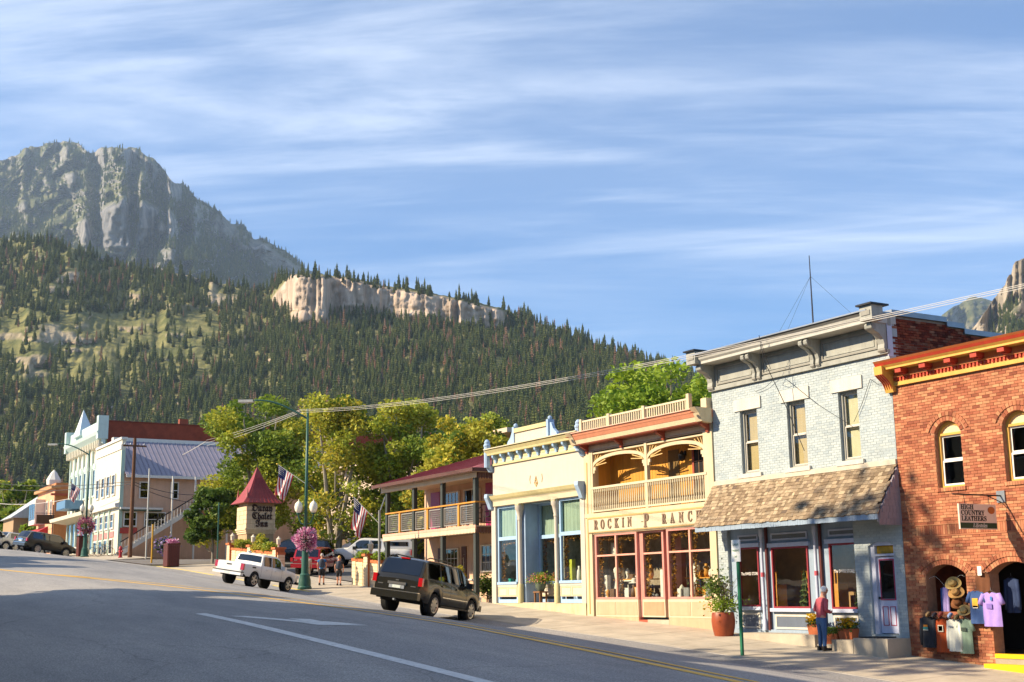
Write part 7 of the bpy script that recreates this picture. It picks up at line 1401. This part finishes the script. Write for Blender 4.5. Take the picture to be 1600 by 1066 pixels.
shirt('long_sleeve_shirt', 'charcoal long-sleeved shirt with small mountain print', -23.42, YS, -.73, .46, .78, '#2b2d33', 'long', [('#d98a2a', -.02, .24, .13, .05), ('#3e8a86', -.02, .30, .16, .06), ('#c9c4b4', -.02, .345, .16, .02)])
shirt('tee_shirt', 'rust-orange shirt with round white print', -22.97, YS+.01, -.77, .42, .84, '#b04a1c', None, [('#d9cdb4', .0, .26, .17, .17), ('#b04a1c', .0, .26, .12, .12)])
shirt('long_sleeve_shirt', 'pale grey long-sleeved shirt', -22.58, YS, -.78, .42, .80, '#c6c8be', 'long', [('#7a8290', -.06, .20, .12, .04)])
shirt('tee_shirt', 'sage green tee shirt at the end of the row', -22.25, YS+.01, -.78, .40, .84, '#6e8272', 'short', [('#3a463e', .0, .26, .16, .09)])
shirt('tee_shirt', 'blue tee shirt with yellow print beside the door', -21.83, YS, -.10, .44, .80, '#3a5484', 'short', [('#d9a83a', .0, .30, .17, .22), ('#e3dccd', .0, .40, .15, .06)])
shirt('tee_shirt', 'lilac tee shirt by the shop doorway', -21.38, YS-.02, -.14, .52, .82, '#a489cf', 'short', [('#8068b0', -.02, .34, .16, .12), ('#3e7ab5', .05, .16, .05, .09)])
shirt('leather_vest', 'brown leather vest hung above the lilac shirt', -21.63, YS+.03, .34, .44, .55, '#6a4026', None, None, 'vest'); B(thing('price_sign', 'small white price sign above the leather vest', 'sign', (-21.62, 25.8, .28)), 'card', mt('card_white', '#e6e2d8', .6, .04), -21.67, -21.55, 25.77, 25.78, .25, .47)
shirt('tee_shirt', 'lilac garment hanging inside the arched window', -22.98, 26.1, .0, .2, .72, '#b5a0d6', None); shirt('tee_shirt', 'blue garment hanging behind the lilac one', -23.14, 26.2, -.02, .18, .70, '#44609a', None); shirt('jacket', 'dark blue jacket just inside the doorway', -21.25, 26.45, .20, .4, .85, '#2b3a5c', 'long', None, 'jacket')
def hat(label, c, r, col, tilt, kind='cowboy', az=0):
    t = thing('cowboy_hat' if kind == 'cowboy' else 'cap', label, 'hat', (0, 0, 0), 'hats on the arched window'); mm = mt('felt_'+col[1:], col, .85, .15, 8)
    if kind == 'cowboy':
        b = MB(); nn = 20; vs = [(0, 0, 0)]
        for q, rr in ((0, .52), (1, 1.0)):
            for i in range(nn): a = 6.2832*i/nn; vs.append((r*rr*cos(a)*1.12, r*rr*sin(a)*.86, (.30*r*abs(sin(a))**2 if q else 0)))
        b.add(vs[1:], [(i, (i+1) % nn, nn+(i+1) % nn, nn+i) for i in range(nn)]); b.build('brim', mm, t, smooth=True)
        MB().lathe([(r*.54, 0), (r*.53, r*.25), (r*.46, r*.55), (r*.34, r*.64), (r*.12, r*.50)], n=16, sy=.82).build('crown', mm, t, smooth=True); MB().lathe([(r*.55, .0), (r*.55, r*.12)], n=16, sy=.82).build('band', mt('hat_band', '#3a2414', .7, .1), t)
    else:
        MB().lathe([(r*.6, 0), (r*.58, r*.2), (r*.44, r*.42), (r*.1, r*.52)], n=14).build('crown', mm, t, smooth=True); MB().add([(r*.5, -r*.4, .0), (r*1.05, -r*.28, -.02), (r*1.1, r*.28, -.02), (r*.5, r*.4, .0), (r*.62, 0, .03)], [(0, 1, 4), (1, 2, 4), (2, 3, 4)]).build('peak', mm, t)
    t.location = c; t.rotation_euler = (tilt, 0, az); return t
for lab, c, r, col in (('straw cowboy hat at the top of the window', (-22.62, 25.98, .06), .20, '#b89a5c'), ('tan cowboy hat, second from the top', (-22.52, 25.95, -.16), .20, '#a8804a'), ('chestnut cowboy hat, third from the top', (-22.50, 25.98, -.42), .19, '#7a4a26'), ('pale straw hat at the lower right of the window', (-22.30, 25.93, -.60), .17, '#c2a468')): hat(lab, c, r, col, 1.15, 'cowboy', .2)
for lab, c, col in (('tan cap on the first shirt', (-23.32, 25.8, -.70), '#9a7e56'), ('dark cap between first and second shirt', (-23.12, 25.8, -.72), '#3a3a42'), ('coral cap on the second shirt', (-22.92, 25.8, -.70), '#b5584a'), ('light blue cap on the third shirt', (-22.62, 25.8, -.72), '#8aa2cc'), ('camouflage cap on the fourth shirt', (-22.42, 25.8, -.76), '#7a6a48')): hat(lab, c, .14, col, .9, 'cap', -1.3)
# string of small lights across the arch
sl = thing('string_lights', 'string of small white lights inside the arched window', 'lights', (-22.9, 26.02, .25)); pts = [Vector((-23.4+1.1*f, 26.02, .22+.10*sin(f*9)-.12*sin(f*pi))) for f in np.linspace(0, 1, 26)]; MB().tube(pts, .005, 4).build('wire', CABD, sl); m = MB(); [m.ball(p+Vector((0, 0, -.015)), .008, 5) for p in pts]; m.build('bulbs', WHT, sl)
# ================================================================== shop window displays
def fig(name, label, cat, x, y, z, prof, mat, n=12, sy=1.0): return MB().lathe(prof, (x, y, z), n, sy=sy).build(name, mat, None, smooth=True, tag=(label, cat), autos=45)
LIN = mt('linen', '#d9d2c4', .85, .1, 4, .3, 20); PINE = mt('pine_wood', '#c98a34', .6, .2, 3, stretch=(4, 1, 1)); TEAL = mt('teal_glaze', '#2f9a8c', .3, .1); GARL = ramp_mat('dried_leaf', ['#7a4a1c', '#a8702a', '#c9963e', '#8a5a24'], .8, .2, 4)
dress = [(.26, 0), (.22, .25), (.13, .62), (.10, .75), (.15, .95), (.17, 1.05), (.06, 1.16), (.05, 1.26)]
for k, (x, lab) in enumerate(((-38.2, 'white dress on a stand in the left ranch window'), (-33.7, 'cream jacket on a stand in the right ranch window'))): fig('dress_form', lab, 'dress form', x, FY+.62, -.3, dress, LIN, 14, .7)
fig('hat_stand', 'white hat on a stand in the left ranch window', 'hat', -37.0, FY+.5, .25, [(.20, 0), (.19, .02), (.10, .04), (.09, .15), (.04, .18)], LIN); fig('vase', 'tall patterned urn in the centre ranch window', 'vase', -35.3, FY+.85, -.4, [(.12, 0), (.2, .2), (.22, .45), (.12, .7), (.08, .8), (.13, .86)], mt('patterned_clay', '#8a7a66', .6, .5, 14))
for k, (x0, x1, y0, y1, z0, z1, m_, lab, nm) in enumerate(((-36.75, -36.3, FY+.3, FY+.6, -.3, .12, PINE, 'small pine chest in the left ranch window', 'chest'), (-33.3, -32.75, FY+.3, FY+.6, -.3, .08, PINE, 'pine box in the right ranch window', 'chest'), (-38.5, -38.3, FY+.25, FY+.4, -.3, .55, LIN, 'white panel at the edge of the left ranch window', 'board'), (-37.65, -37.5, FY+.2, FY+.24, -.3, .02, LIN, 'white card in the left ranch window', 'card'), (-34.2, -34.0, FY+.2, FY+.25, -.3, .05, LIN, 'white card in the right ranch window', 'card'), (-33.2, -33.05, FY+.25, FY+.29, .08, .3, MATS['blue_car'] if 'blue_car' in MATS else mt('blue_frame', '#5a7aa8', .5, .2), 'blue picture frame on the pine box', 'picture frame'), (-38.45, -38.05, FY+.55, FY+.6, 1.25, 1.7, LIN, 'framed paper high in the left ranch window', 'picture frame'), (-35.2, -34.95, FY+1.0, FY+1.2, -.4, 1.4, mt('totem_pink', '#a86a5a', .7, .3), 'carved pink post in the centre ranch window', 'post'))): MB().box(x0, x1, y0, y1, z0, z1).box(x0+.02, x1-.02, y0-.01, y0-.001, z0+.03, z1-.03).build(nm, m_, None, tag=(lab, nm))
def table(label, x, y, z, w, m_):
    t = thing('display_table', label, 'table', (x, y, z)); B(t, 'top', m_, x-w/2, x+w/2, y-.18, y+.18, z+.62, z+.66)
    for dx in (-w/2+.03, w/2-.03):
        for dy in (-.15, .15): B(t, 'leg', m_, x+dx-.02, x+dx+.02, y+dy-.02, y+dy+.02, z, z+.62)
table('white display table in the left ranch window', -37.55, FY+.75, -.3, .8, LIN)
rr = np.random.default_rng(15)
def clutter(label, x0, x1, y0, y1, z, n, seed, mats, hmax=.4):
    """small wares standing side by side on the window floor, each its own object"""
    r = random.Random(seed)
    names = ('jar', 'box', 'bottle', 'figurine', 'plate'); shape = ('squat', 'narrow', 'tall', 'round', 'plain', 'low')
    for k in range(n):
        x = x0+(x1-x0)*(k+.5)/n; y = r.uniform(y0, y1); h = r.uniform(.12, hmax); m_ = r.choice(mats); rr_ = (x1-x0)/n*.42; kd = r.randrange(3)
        tagl = ('small ware on display, number %d from the left, %s' % (k+1, label)).replace('number 1 from the left', 'leftmost').replace('number 2 from the left', 'second from the left').replace('number 3 from the left', 'third from the left').replace('number 4 from the left', 'fourth from the left').replace('number 5 from the left', 'fifth from the left').replace('number 6 from the left', 'sixth from the left').replace('number 7 from the left', 'seventh from the left')
        if kd == 0: MB().box(x-rr_, x+rr_, y-.08, y+.08, z, z+h).box(x-rr_*.7, x+rr_*.7, y-.085, y-.081, z+h*.2, z+h*.8).build('gift_box', m_, None, tag=(tagl, 'ware'))
        elif kd == 1: MB().lathe([(rr_*.6, 0), (rr_, h*.3), (rr_*.8, h*.7), (rr_*.4, h*.85), (rr_*.5, h)], (x, y, z), 10).build('jar', m_, None, smooth=True, tag=(tagl, 'ware'))
        else: MB().lathe([(rr_*.8, 0), (rr_*.3, h*.2), (rr_*.6, h*.5), (rr_*.7, h*.8), (rr_*.1, h)], (x, y, z), 8).build('figurine', m_, None, smooth=True, tag=(tagl, 'ware'))
B(ra, 'display_shelf', PINE, -38.5, -36.2, FY+.65, FY+1.0, .36, .40); B(ra, 'display_shelf', PINE, -34.35, -32.1, FY+.65, FY+1.0, .36, .40)
GD = [LIN, LIN, PINE, mt('grey_ware', '#8a8884', .5, .3, 8), mt('brown_ware', '#6a4a30', .6, .3, 8), mt('cream_ware', '#c9bfa8', .5, .2, 8)]
clutter('left ranch window', -38.4, -36.35, FY+.2, FY+.4, -.3, 7, 3, GD, .55); clutter('upper shelf of the left ranch window', -38.3, -36.4, FY+.7, FY+.95, .4, 7, 13, GD, .5); clutter('upper shelf of the right ranch window', -34.2, -32.2, FY+.7, FY+.95, .4, 7, 14, GD, .6); clutter('centre ranch window', -35.85, -34.85, FY+.35, FY+.55, -.3, 5, 4, GD, 1.2); clutter('right ranch window', -34.25, -32.1, FY+.2, FY+.4, -.3, 7, 5, GD, .6)
CG = [TEAL, mt('lime_ware', '#b5b83a', .5, .2), mt('rose_ware', '#b06a72', .5, .2), LIN, mt('sky_ware', '#8ab0b8', .4, .2)]
clutter('left cream-shop window', -45.5, -44.4, FY+.3, FY+.7, .30, 5, 7, CG, .9); clutter('right cream-shop window', -40.9, -39.7, FY+.3, FY+.7, .30, 5, 8, CG, .9); clutter('centre cream-shop window', -43.5, -42.9, FY+1.1, FY+1.4, .3, 2, 9, CG, .35)
bird = thing('teal_bird', 'teal bird ornament in the centre cream-shop window', 'ornament', (-42.6, FY+1.1, .3)); MB().ball((-42.6, FY+1.1, .5), .2, 10, .8).build('body', TEAL, bird, smooth=True); MB().tube([(-42.45, FY+1.1, .55), (-42.3, FY+1.1, .8), (-42.22, FY+1.1, .86)], [.09, .06, .04], 8).build('neck', TEAL, bird, smooth=True); MB().tube([(-42.75, FY+1.1, .55), (-43.0, FY+1.1, .8), (-42.95, FY+1.1, .95)], [.12, .09, .03], 8).build('tail', TEAL, bird, smooth=True)
def garland(label, pts, seed, par=None):
    rd = np.random.default_rng(seed); C = []
    for a, b in zip(pts[:-1], pts[1:]): n = int((Vector(b)-Vector(a)).length*130); f = rd.random(n)[:, None]; C.append(np.array(a)*(1-f)+np.array(b)*f+rd.normal(size=(n, 3))*np.array([.045, .03, .05]))
    t = thing('leaf_garland', label, 'garland', pts[0]); C = np.concatenate(C)-np.array(pts[0]); o = bpy.data.objects.new('leaves', leaf_mesh('leaves', GARL, C, .045, seed, rd.random(len(C))*.7)); COL.objects.link(o); o.parent = t; MB().tube(pts, .01, 4).build('cord', BARK, t)
for k, (a, b, y, z0, z1, lab) in enumerate(((-38.5, -37.42, FY+.16, -.2, 1.85, 'dried leaf garland, first pane of the left ranch window'), (-37.3, -36.25, FY+.16, -.2, 1.85, 'dried leaf garland, second pane of the left ranch window'), (-35.82, -34.85, FY+.24, -.2, 1.85, 'dried leaf garland in the centre ranch window'), (-34.28, -33.25, FY+.16, -.2, 1.85, 'dried leaf garland, first pane of the right ranch window'), (-33.1, -32.15, FY+.16, -.2, 1.85, 'dried leaf garland, second pane of the right ranch window'), (-45.6, -44.32, FY+.22, .45, 2.0, 'dried leaf garland in the left cream-shop window'), (-43.58, -41.9, FY+.95, .45, 2.0, 'dried leaf garland in the centre cream-shop window'), (-40.93, -39.62, FY+.22, .45, 2.0, 'dried leaf garland in the right cream-shop window'))):
    garland(lab, [(a+.02, y, z0), (a, y, (z0+z1)/2), (a+.02, y, z1), ((a+b)/2, y, z1-.03), (b, y, z1)]+([(b, y, .8)] if k in (2, 6) else []), 200+k)
def xmas_tree(label, x, y, z, h, seed):
    t = thing('small_fir', label, 'tree', (x, y, z)); o = bpy.data.objects.new('crown', CON[0]); COL.objects.link(o); o.parent = t; o.scale = (h/13*.9, h/13*.9, h/13); MB().tube([(x, y, z), (x, y, z+h*.3)], .02, 5).build('trunk', BARK, t)
xmas_tree('small fir in the middle window of the blue store', -28.45, FY+.45, -.75, 1.35, 1); xmas_tree('small fir in the right window of the blue store', -26.35, FY+.5, -.75, 1.2, 2); xmas_tree('small fir in the left window of the blue store', -30.1, FY+.45, -.75, 1.1, 3)
B(bl, 'display_floor', PINE, -31.2, -26.0, FY+.22, FY+.9, -.82, -.75)
for k, x in enumerate((-28.9, -28.0, -26.6, -30.6)):
    t = thing('pine_shelf', ('pine shelf unit behind the middle fir, its left side', 'pine shelf unit behind the middle fir, its right side', 'pine shelf unit in the right blue-store window', 'pine shelf unit in the left blue-store window')[k], 'shelf', (x, FY+1.2, -.75)); B(t, 'counter', PINE, x-.32, x+.32, FY+1.0, FY+1.4, -1.2, .12)
    for j in range(6): B(t, 'spindle', PINE, x-.30+j*.115, x-.27+j*.115, FY+1.02, FY+1.05, .12, .48)
    B(t, 'rail', PINE, x-.33, x+.33, FY+1.0, FY+1.06, .48, .52); clutter('before pine shelf %s' % ('a', 'b', 'c', 'd')[k], x-.35, x+.35, FY+.4, FY+.75, -.75, 4, 30+k, [PINE, LIN, mt('dark_toy', '#5a3020', .5, .2), mt('gold_toy', '#c99a3a', .4, .2, metal=.3)], .32) if False else None
# motel chairs
def mchair(label, x, y, z):
    t = thing('metal_chair', label, 'chair', (x, y, z)); m = MB()
    for dx in (-.22, .22):
        for dy in (-.2, .2): MB().tube([(x+dx, y+dy, z), (x+dx*.9, y+dy*.9, z+.44)], .018, 6).build('leg', BLACKM, t)
        MB().tube([(x+dx, y-.18, z+.44), (x+dx*1.1, y-.16, z+.66), (x+dx*1.05, y+.2, z+.68)], .018, 6).build('armrest', BLACKM, t)
    B(t, 'seat', BLACKM, x-.23, x+.23, y-.22, y+.22, z+.43, z+.46); MB().tube([(x-.23, y+.2, z+.44), (x-.22, y+.26, z+.82), (x, y+.28, z+.95), (x+.22, y+.26, z+.82), (x+.23, y+.2, z+.44)], .018, 6).build('backrest', BLACKM, t)
for k, (x, lab) in enumerate(((-53.2, 'black metal chair nearest the magenta door'), (-51.6, 'black metal chair in the middle of the balcony'), (-50.0, 'black metal chair under the middle balcony window'), (-48.6, 'black metal chair at the street end of the balcony'))): mchair(lab, x, 27.3, 2.77)
# ================================================================== people
SKIN = mt('skin', '#c98f72', .6, .06, 3); HAIRW = mt('white_hair', '#f0ece4', .8, .1, 20, .3, 60); HAIRB = mt('blond_hair', '#c9a058', .8, .12, 20, .3, 60); HAIRG = mt('grey_hair', '#b0aaa2', .8, .1, 20, .3, 60)
def skin_mesh(name, V, E, R, mat, sub=2):
    me = bpy.data.meshes.new(name); me.from_pydata(V, E, []); o = bpy.data.objects.new(name, me); tsc = bpy.data.scenes.new('tmp'); tsc.collection.objects.link(o)
    md = o.modifiers.new('s', 'SKIN'); md.use_smooth_shade = True
    for i, sv_ in enumerate(me.skin_vertices[0].data): sv_.radius = R[i] if hasattr(R[i], '__len__') else (R[i], R[i]); sv_.use_root = (i == 0)
    o.modifiers.new('u', 'SUBSURF').levels = sub
    
    with bpy.context.temp_override(scene=tsc, view_layer=tsc.view_layers[0]): dg = bpy.context.evaluated_depsgraph_get(); nm = bpy.data.meshes.new_from_object(o.evaluated_get(dg))
    bpy.data.objects.remove(o); bpy.data.scenes.remove(tsc)
    nm.materials.clear(); nm.materials.append(mat); nm.polygons.foreach_set('use_smooth', [True]*len(nm.polygons)); return nm
def person(label, loc, face, H, shirt_c, leg_c, hair, shorts=False, pose='stand', pack=None, skirt=False, sleeve=True, stride=.0, group=None):
    """standing figure, local x right, y forward; built about 1.75 m and scaled"""
    lean = .06 if pose == 'bent' else 0; arm = pose
    pel = (0, 0, .95); V = [pel, (0, .0, 1.10), (0, lean*.5, 1.28), (0, lean, 1.43), (0, lean*1.4+.01, 1.52), (0, lean*1.6+.03, 1.60), (0, lean*2+.05, 1.70)]
    R = [(.155, .115), (.14, .10), (.165, .11), (.15, .09), (.058, .058), (.078, .088), (.072, .085)]; E = [(i, i+1) for i in range(6)]
    def chain(start, pts, rs):
        a = start
        for p, r in zip(pts, rs): V.append(p); R.append(r); E.append((a, len(V)-1)); a = len(V)-1
        return a
    hands = []
    for s in (1, -1):
        st_ = stride*s
        chain(0, [(s*.095, 0, .86), (s*.10, st_*.5+.01, .48), (s*.10, st_-.03, .09), (s*.105, st_+.05, .045), (s*.11, st_+.15, .03)], [(.10, .10), (.060, .062), (.040, .042), (.042, .04), (.034, .022)])
        if pose == 'bent': el, wr_, hd = (s*.27, -.02, 1.14), (s*.16, .24, 1.06), (s*.10, .31, 1.09)
        elif pose == 'walk': el, wr_, hd = (s*.25, -st_*.3-.03, 1.16), (s*.24, -st_*.5+.06, .93), (s*.235, -st_*.55+.09, .86)
        else: el, wr_, hd = (s*.24, -.02, 1.15), (s*.23, .06, .92), (s*.225, .08, .85)
        e = chain(3, [(s*.175, lean, 1.42), el, wr_, hd], [(.062, .062), (.046, .046), (.032, .03), (.036, .022)]); hands.append((Vector(wr_), Vector(hd)))
        for k in range(4): d = (Vector(hd)-Vector(wr_)).normalized(); p = Vector(hd)+d*.02+Vector((0, (k-1.5)*.02, 0)) if pose != 'bent' else Vector(hd)+d*.02+Vector((0, 0, (k-1.5)*.02)); chain(e, [tuple(p), tuple(p+d*(.045+.008*(1.5-abs(k-1.5)))), tuple(p+d*.075+Vector((-s*.012, 0, 0)))], [.0095, .009, .007])
        d = (Vector(hd)-Vector(wr_)).normalized(); p = Vector(wr_).lerp(Vector(hd), .45)+Vector((-s*.02, .03, 0)); chain(e, [tuple(p), tuple(p+d*.05+Vector((-s*.015, .02, 0)))], [.012, .009])
    # face
    hx = (0, lean*2+.05, 1.655)
    bm_ = skin_mesh('person', V, E, R, SKIN); o = bpy.data.objects.new('person', bm_); COL.objects.link(o); settag(o, label, 'person', group)
    o.location = loc; o.rotation_euler = (0, 0, math.atan2(face[1], face[0])-pi/2); o.scale = (H/1.78,)*3
    def child(nm, me): c = bpy.data.objects.new(nm, me); COL.objects.link(c); c.parent = o; return c
    hm2 = MB(); hm2.ball((0, lean*2+.045, 1.70), .105, 12, 1.12); hm2.v = [(x*.86, y, z) for x, y, z in hm2.v]; hd_ = hm2.build('head', SKIN, None, smooth=True, kind='structure'); del hd_['kind']; hd_.parent = o
    fc = MB(); fy = lean*2+.145
    fc.tube([(0, fy-.01, 1.725), (0, fy+.02, 1.685), (0, fy-.005, 1.675)], [.012, .018, .012], 6); [fc.ball((s*.088, lean*2+.045, 1.69), .022, 6, 1.3) for s in (1, -1)]; f_ = fc.build('nose_and_ears', SKIN, None, smooth=True, kind='structure'); del f_['kind']; f_.parent = o
    ey = MB(); [ey.ball((s*.035, fy-.012, 1.715), .011, 6) for s in (1, -1)]; ey.box(-.025, .025, fy-.012, fy-.004, 1.638, 1.645); e_ = ey.build('eyes_and_mouth', mt('eye_dark', '#3a2420', .4, .05), None, kind='structure'); del e_['kind']; e_.parent = o
    hr = MB(); vs = []; 
    for i in range(9):
        for j in range(14): th = pi*.62*i/8; ph = 2*pi*j/14; z = cos(th); front = sin(ph) > .35; k = 1.0 if not (front and i > 4) else .86; vs.append((.098*sin(th)*cos(ph)*k, lean*2+.035+.116*sin(th)*sin(ph)*k, 1.708+.122*z))
    hr.add(vs, [(i*14+j, i*14+(j+1) % 14, (i+1)*14+(j+1) % 14, (i+1)*14+j) for i in range(8) for j in range(14)]); h_ = hr.build('hair', hair, None, smooth=True, kind='structure'); del h_['kind']; h_.parent = o
    # shirt
    V2 = [(0, 0, .84), (0, 0, 1.06), (0, lean*.5, 1.28), (0, lean, 1.43), (0, lean*1.3, 1.495)]; R2 = [(.178, .135), (.178, .135), (.188, .132), (.168, .108), (.075, .07)]; E2 = [(i, i+1) for i in range(4)]
    for s in (1, -1):
        el = (s*.27, -.02, 1.14) if pose == 'bent' else (s*.25, -stride*s*.3-.03, 1.16); wr2 = ((s*.165, .22, 1.065) if pose == 'bent' else (s*.24, .05, .95))
        V2.append((s*.18, lean, 1.415)); R2.append((.078, .075)); E2.append((3, len(V2)-1)); V2.append(tuple(Vector((s*.18, lean, 1.415)).lerp(Vector(el), 1.0 if sleeve else .55))); R2.append((.064, .062)); E2.append((len(V2)-2, len(V2)-1))
        if sleeve: V2.append(wr2); R2.append((.048, .046)); E2.append((len(V2)-2, len(V2)-1))
    child('shirt', skin_mesh('shirt', V2, E2, R2, shirt_c))
    zk = .50 if shorts else .10; V3 = [(0, 0, 1.0), (0, 0, .90)]; R3 = [(.172, .130), (.172, .135)]; E3 = [(0, 1)]
    for s in (1, -1):
        st_ = stride*s; pts = [((s*.098, 0, .80), (.108, .108)), ((s*.10, st_*.5+.01, .50), (.088 if shorts else .074,)*2)]+([] if shorts else [((s*.10, st_*.8, .28), (.062, .064)), ((s*.102, st_-.02, .07), (.058, .062))]); a = 1
        for p, r in pts: V3.append(p); R3.append(r); E3.append((a, len(V3)-1)); a = len(V3)-1
    if skirt: child('skirt', MB().lathe([(.175, .98), (.21, .78), (.25, .48), (.24, .48)], n=16, sy=.75).build('skirt', leg_c, None, smooth=True, kind='structure').data); [bpy.data.objects.remove(q) for q in [x for x in COL.objects if x.name.startswith('skirt') and x.parent is None]]
    else: child('trousers', skin_mesh('trousers', V3, E3, R3, leg_c))
    for s in (1, -1):
        st_ = stride*s; m = MB(); m.obox((s*.11, st_+.05, .035), (.048, 0, 0), (0, .14, 0), (0, 0, .033)); m.obox((s*.11, st_-.03, .08), (.045, 0, 0), (0, .055, 0), (0, 0, .045)); q = m.build('shoe', mt('dark_shoe', '#2a2420', .6, .15), None, kind='structure'); del q['kind']; q.parent = o
    if pack:
        m = MB(); m.lathe([(.10, 0), (.15, .06), (.165, .28), (.13, .44), (.04, .5)], (0, -.20, 1.0), 12, sy=.62); q = m.build('backpack', pack, None, smooth=True, kind='structure'); del q['kind']; q.parent = o
        m = MB(); [m.tube([(s*.10, -.13, 1.40), (s*.12, .03, 1.50), (s*.12, .125, 1.36), (s*.12, .10, 1.1)], .018, 6) for s in (1, -1)]; q = m.build('pack_strap', pack, None, kind='structure'); del q['kind']; q.parent = o
    return o
JEAN = mt('denim', '#41618c', .85, .16, 6, .3, 60); RSH = mt('coral_check_shirt', '#c45a62', .8, .14, 12, .2, 50)
person('white-haired man in coral shirt and jeans facing the blue store window', (-26.35, 25.02, ground(-26.35, 25.02)), (.12, 1), 1.66, RSH, JEAN, HAIRW, pose='bent')
BLT = mt('blue_tee', '#2f6ea8', .85, .1, 6, .2, 40); BLKC = mt('black_cloth', (.025, .025, .028), .85, .2, 6, .2, 40); PK = mt('grey_pack', '#3a4250', .75, .15, 6, .2, 30)
person('hiker in blue tee shirt with dark backpack walking up the pavement', (-60.6, 24.4, ground(-60.6, 24.4)), (-.9, .45), 1.52, BLT, BLKC, HAIRG, True, 'walk', PK, sleeve=False, stride=.16)
person('blond hiker in black clothes with backpack walking beside the wall', (-59.7, 24.95, ground(-59.7, 24.95)), (-.88, .47), 1.42, BLKC, BLKC, HAIRB, True, 'walk', PK, sleeve=False, stride=-.14)
person('person in pale clothes walking ahead of the two hikers', (-62.3, 24.3, ground(-62.3, 24.3)), (-.9, .4), 1.46, mt('pale_shirt', '#c9b8a2', .8, .1), mt('khaki', '#b8a68a', .8, .1), HAIRG, True, 'walk', sleeve=False, stride=.12)
person('person in red sitting area near the hotel bicycles', (-113.5, 24.2, ground(-113.5, 24.2)), (.5, -.8), 1.6, mt('far_red_top', '#a83a48', .8, .1), BLKC, BLKC, False, 'stand')
# bicycles by the corner
def bicycle(label, x, y, ang):
    t = thing('bicycle', label, 'bicycle', (0, 0, 0), 'bicycles outside the corner shop')
    for cx_ in (-.5, .5):
        pts = [(cx_+.33*cos(a), 0, .34+.33*sin(a)) for a in np.linspace(0, 2*pi, 25)]; w = MB().tube(pts, .02, 5, cap=False).build('wheel', TYRE, t); m = MB(); [m.tube([(cx_, 0, .34), (cx_+.32*cos(a), 0, .34+.32*sin(a))], .003, 3) for a in np.linspace(0, 2*pi, 13)[:-1]]; m.build('spokes', STEEL, w)
    m = MB(); [m.tube([a, b], .016, 6) for a, b in (((-.5, 0, .34), (-.12, 0, .32)), ((-.5, 0, .34), (-.2, 0, .78)), ((-.12, 0, .32), (-.22, 0, .88)), ((-.12, 0, .32), (.36, 0, .78)), ((-.2, 0, .78), (.36, 0, .8)), ((.5, 0, .34), (.33, 0, .95)))]; m.build('frame', mt('bike_blue', '#5a8ab0', .4, .1), t); MB().tube([(.3, -.25, .98), (.33, 0, .95), (.3, .25, .98)], .014, 6).build('handlebar', BLACKM, t); MB().obox((-.24, 0, .91), (.12, 0, 0), (0, .06, 0), (0, 0, .025)).build('saddle', BLACKM, t)
    t.location = (x, y, ground(x, y)); t.rotation_euler = (0, 0, ang)
bicycle('pale blue bicycle nearest the white stair', -106.8, 24.3, 1.0); bicycle('bicycle next to the shop pilasters', -109.8, 24.4, .8)
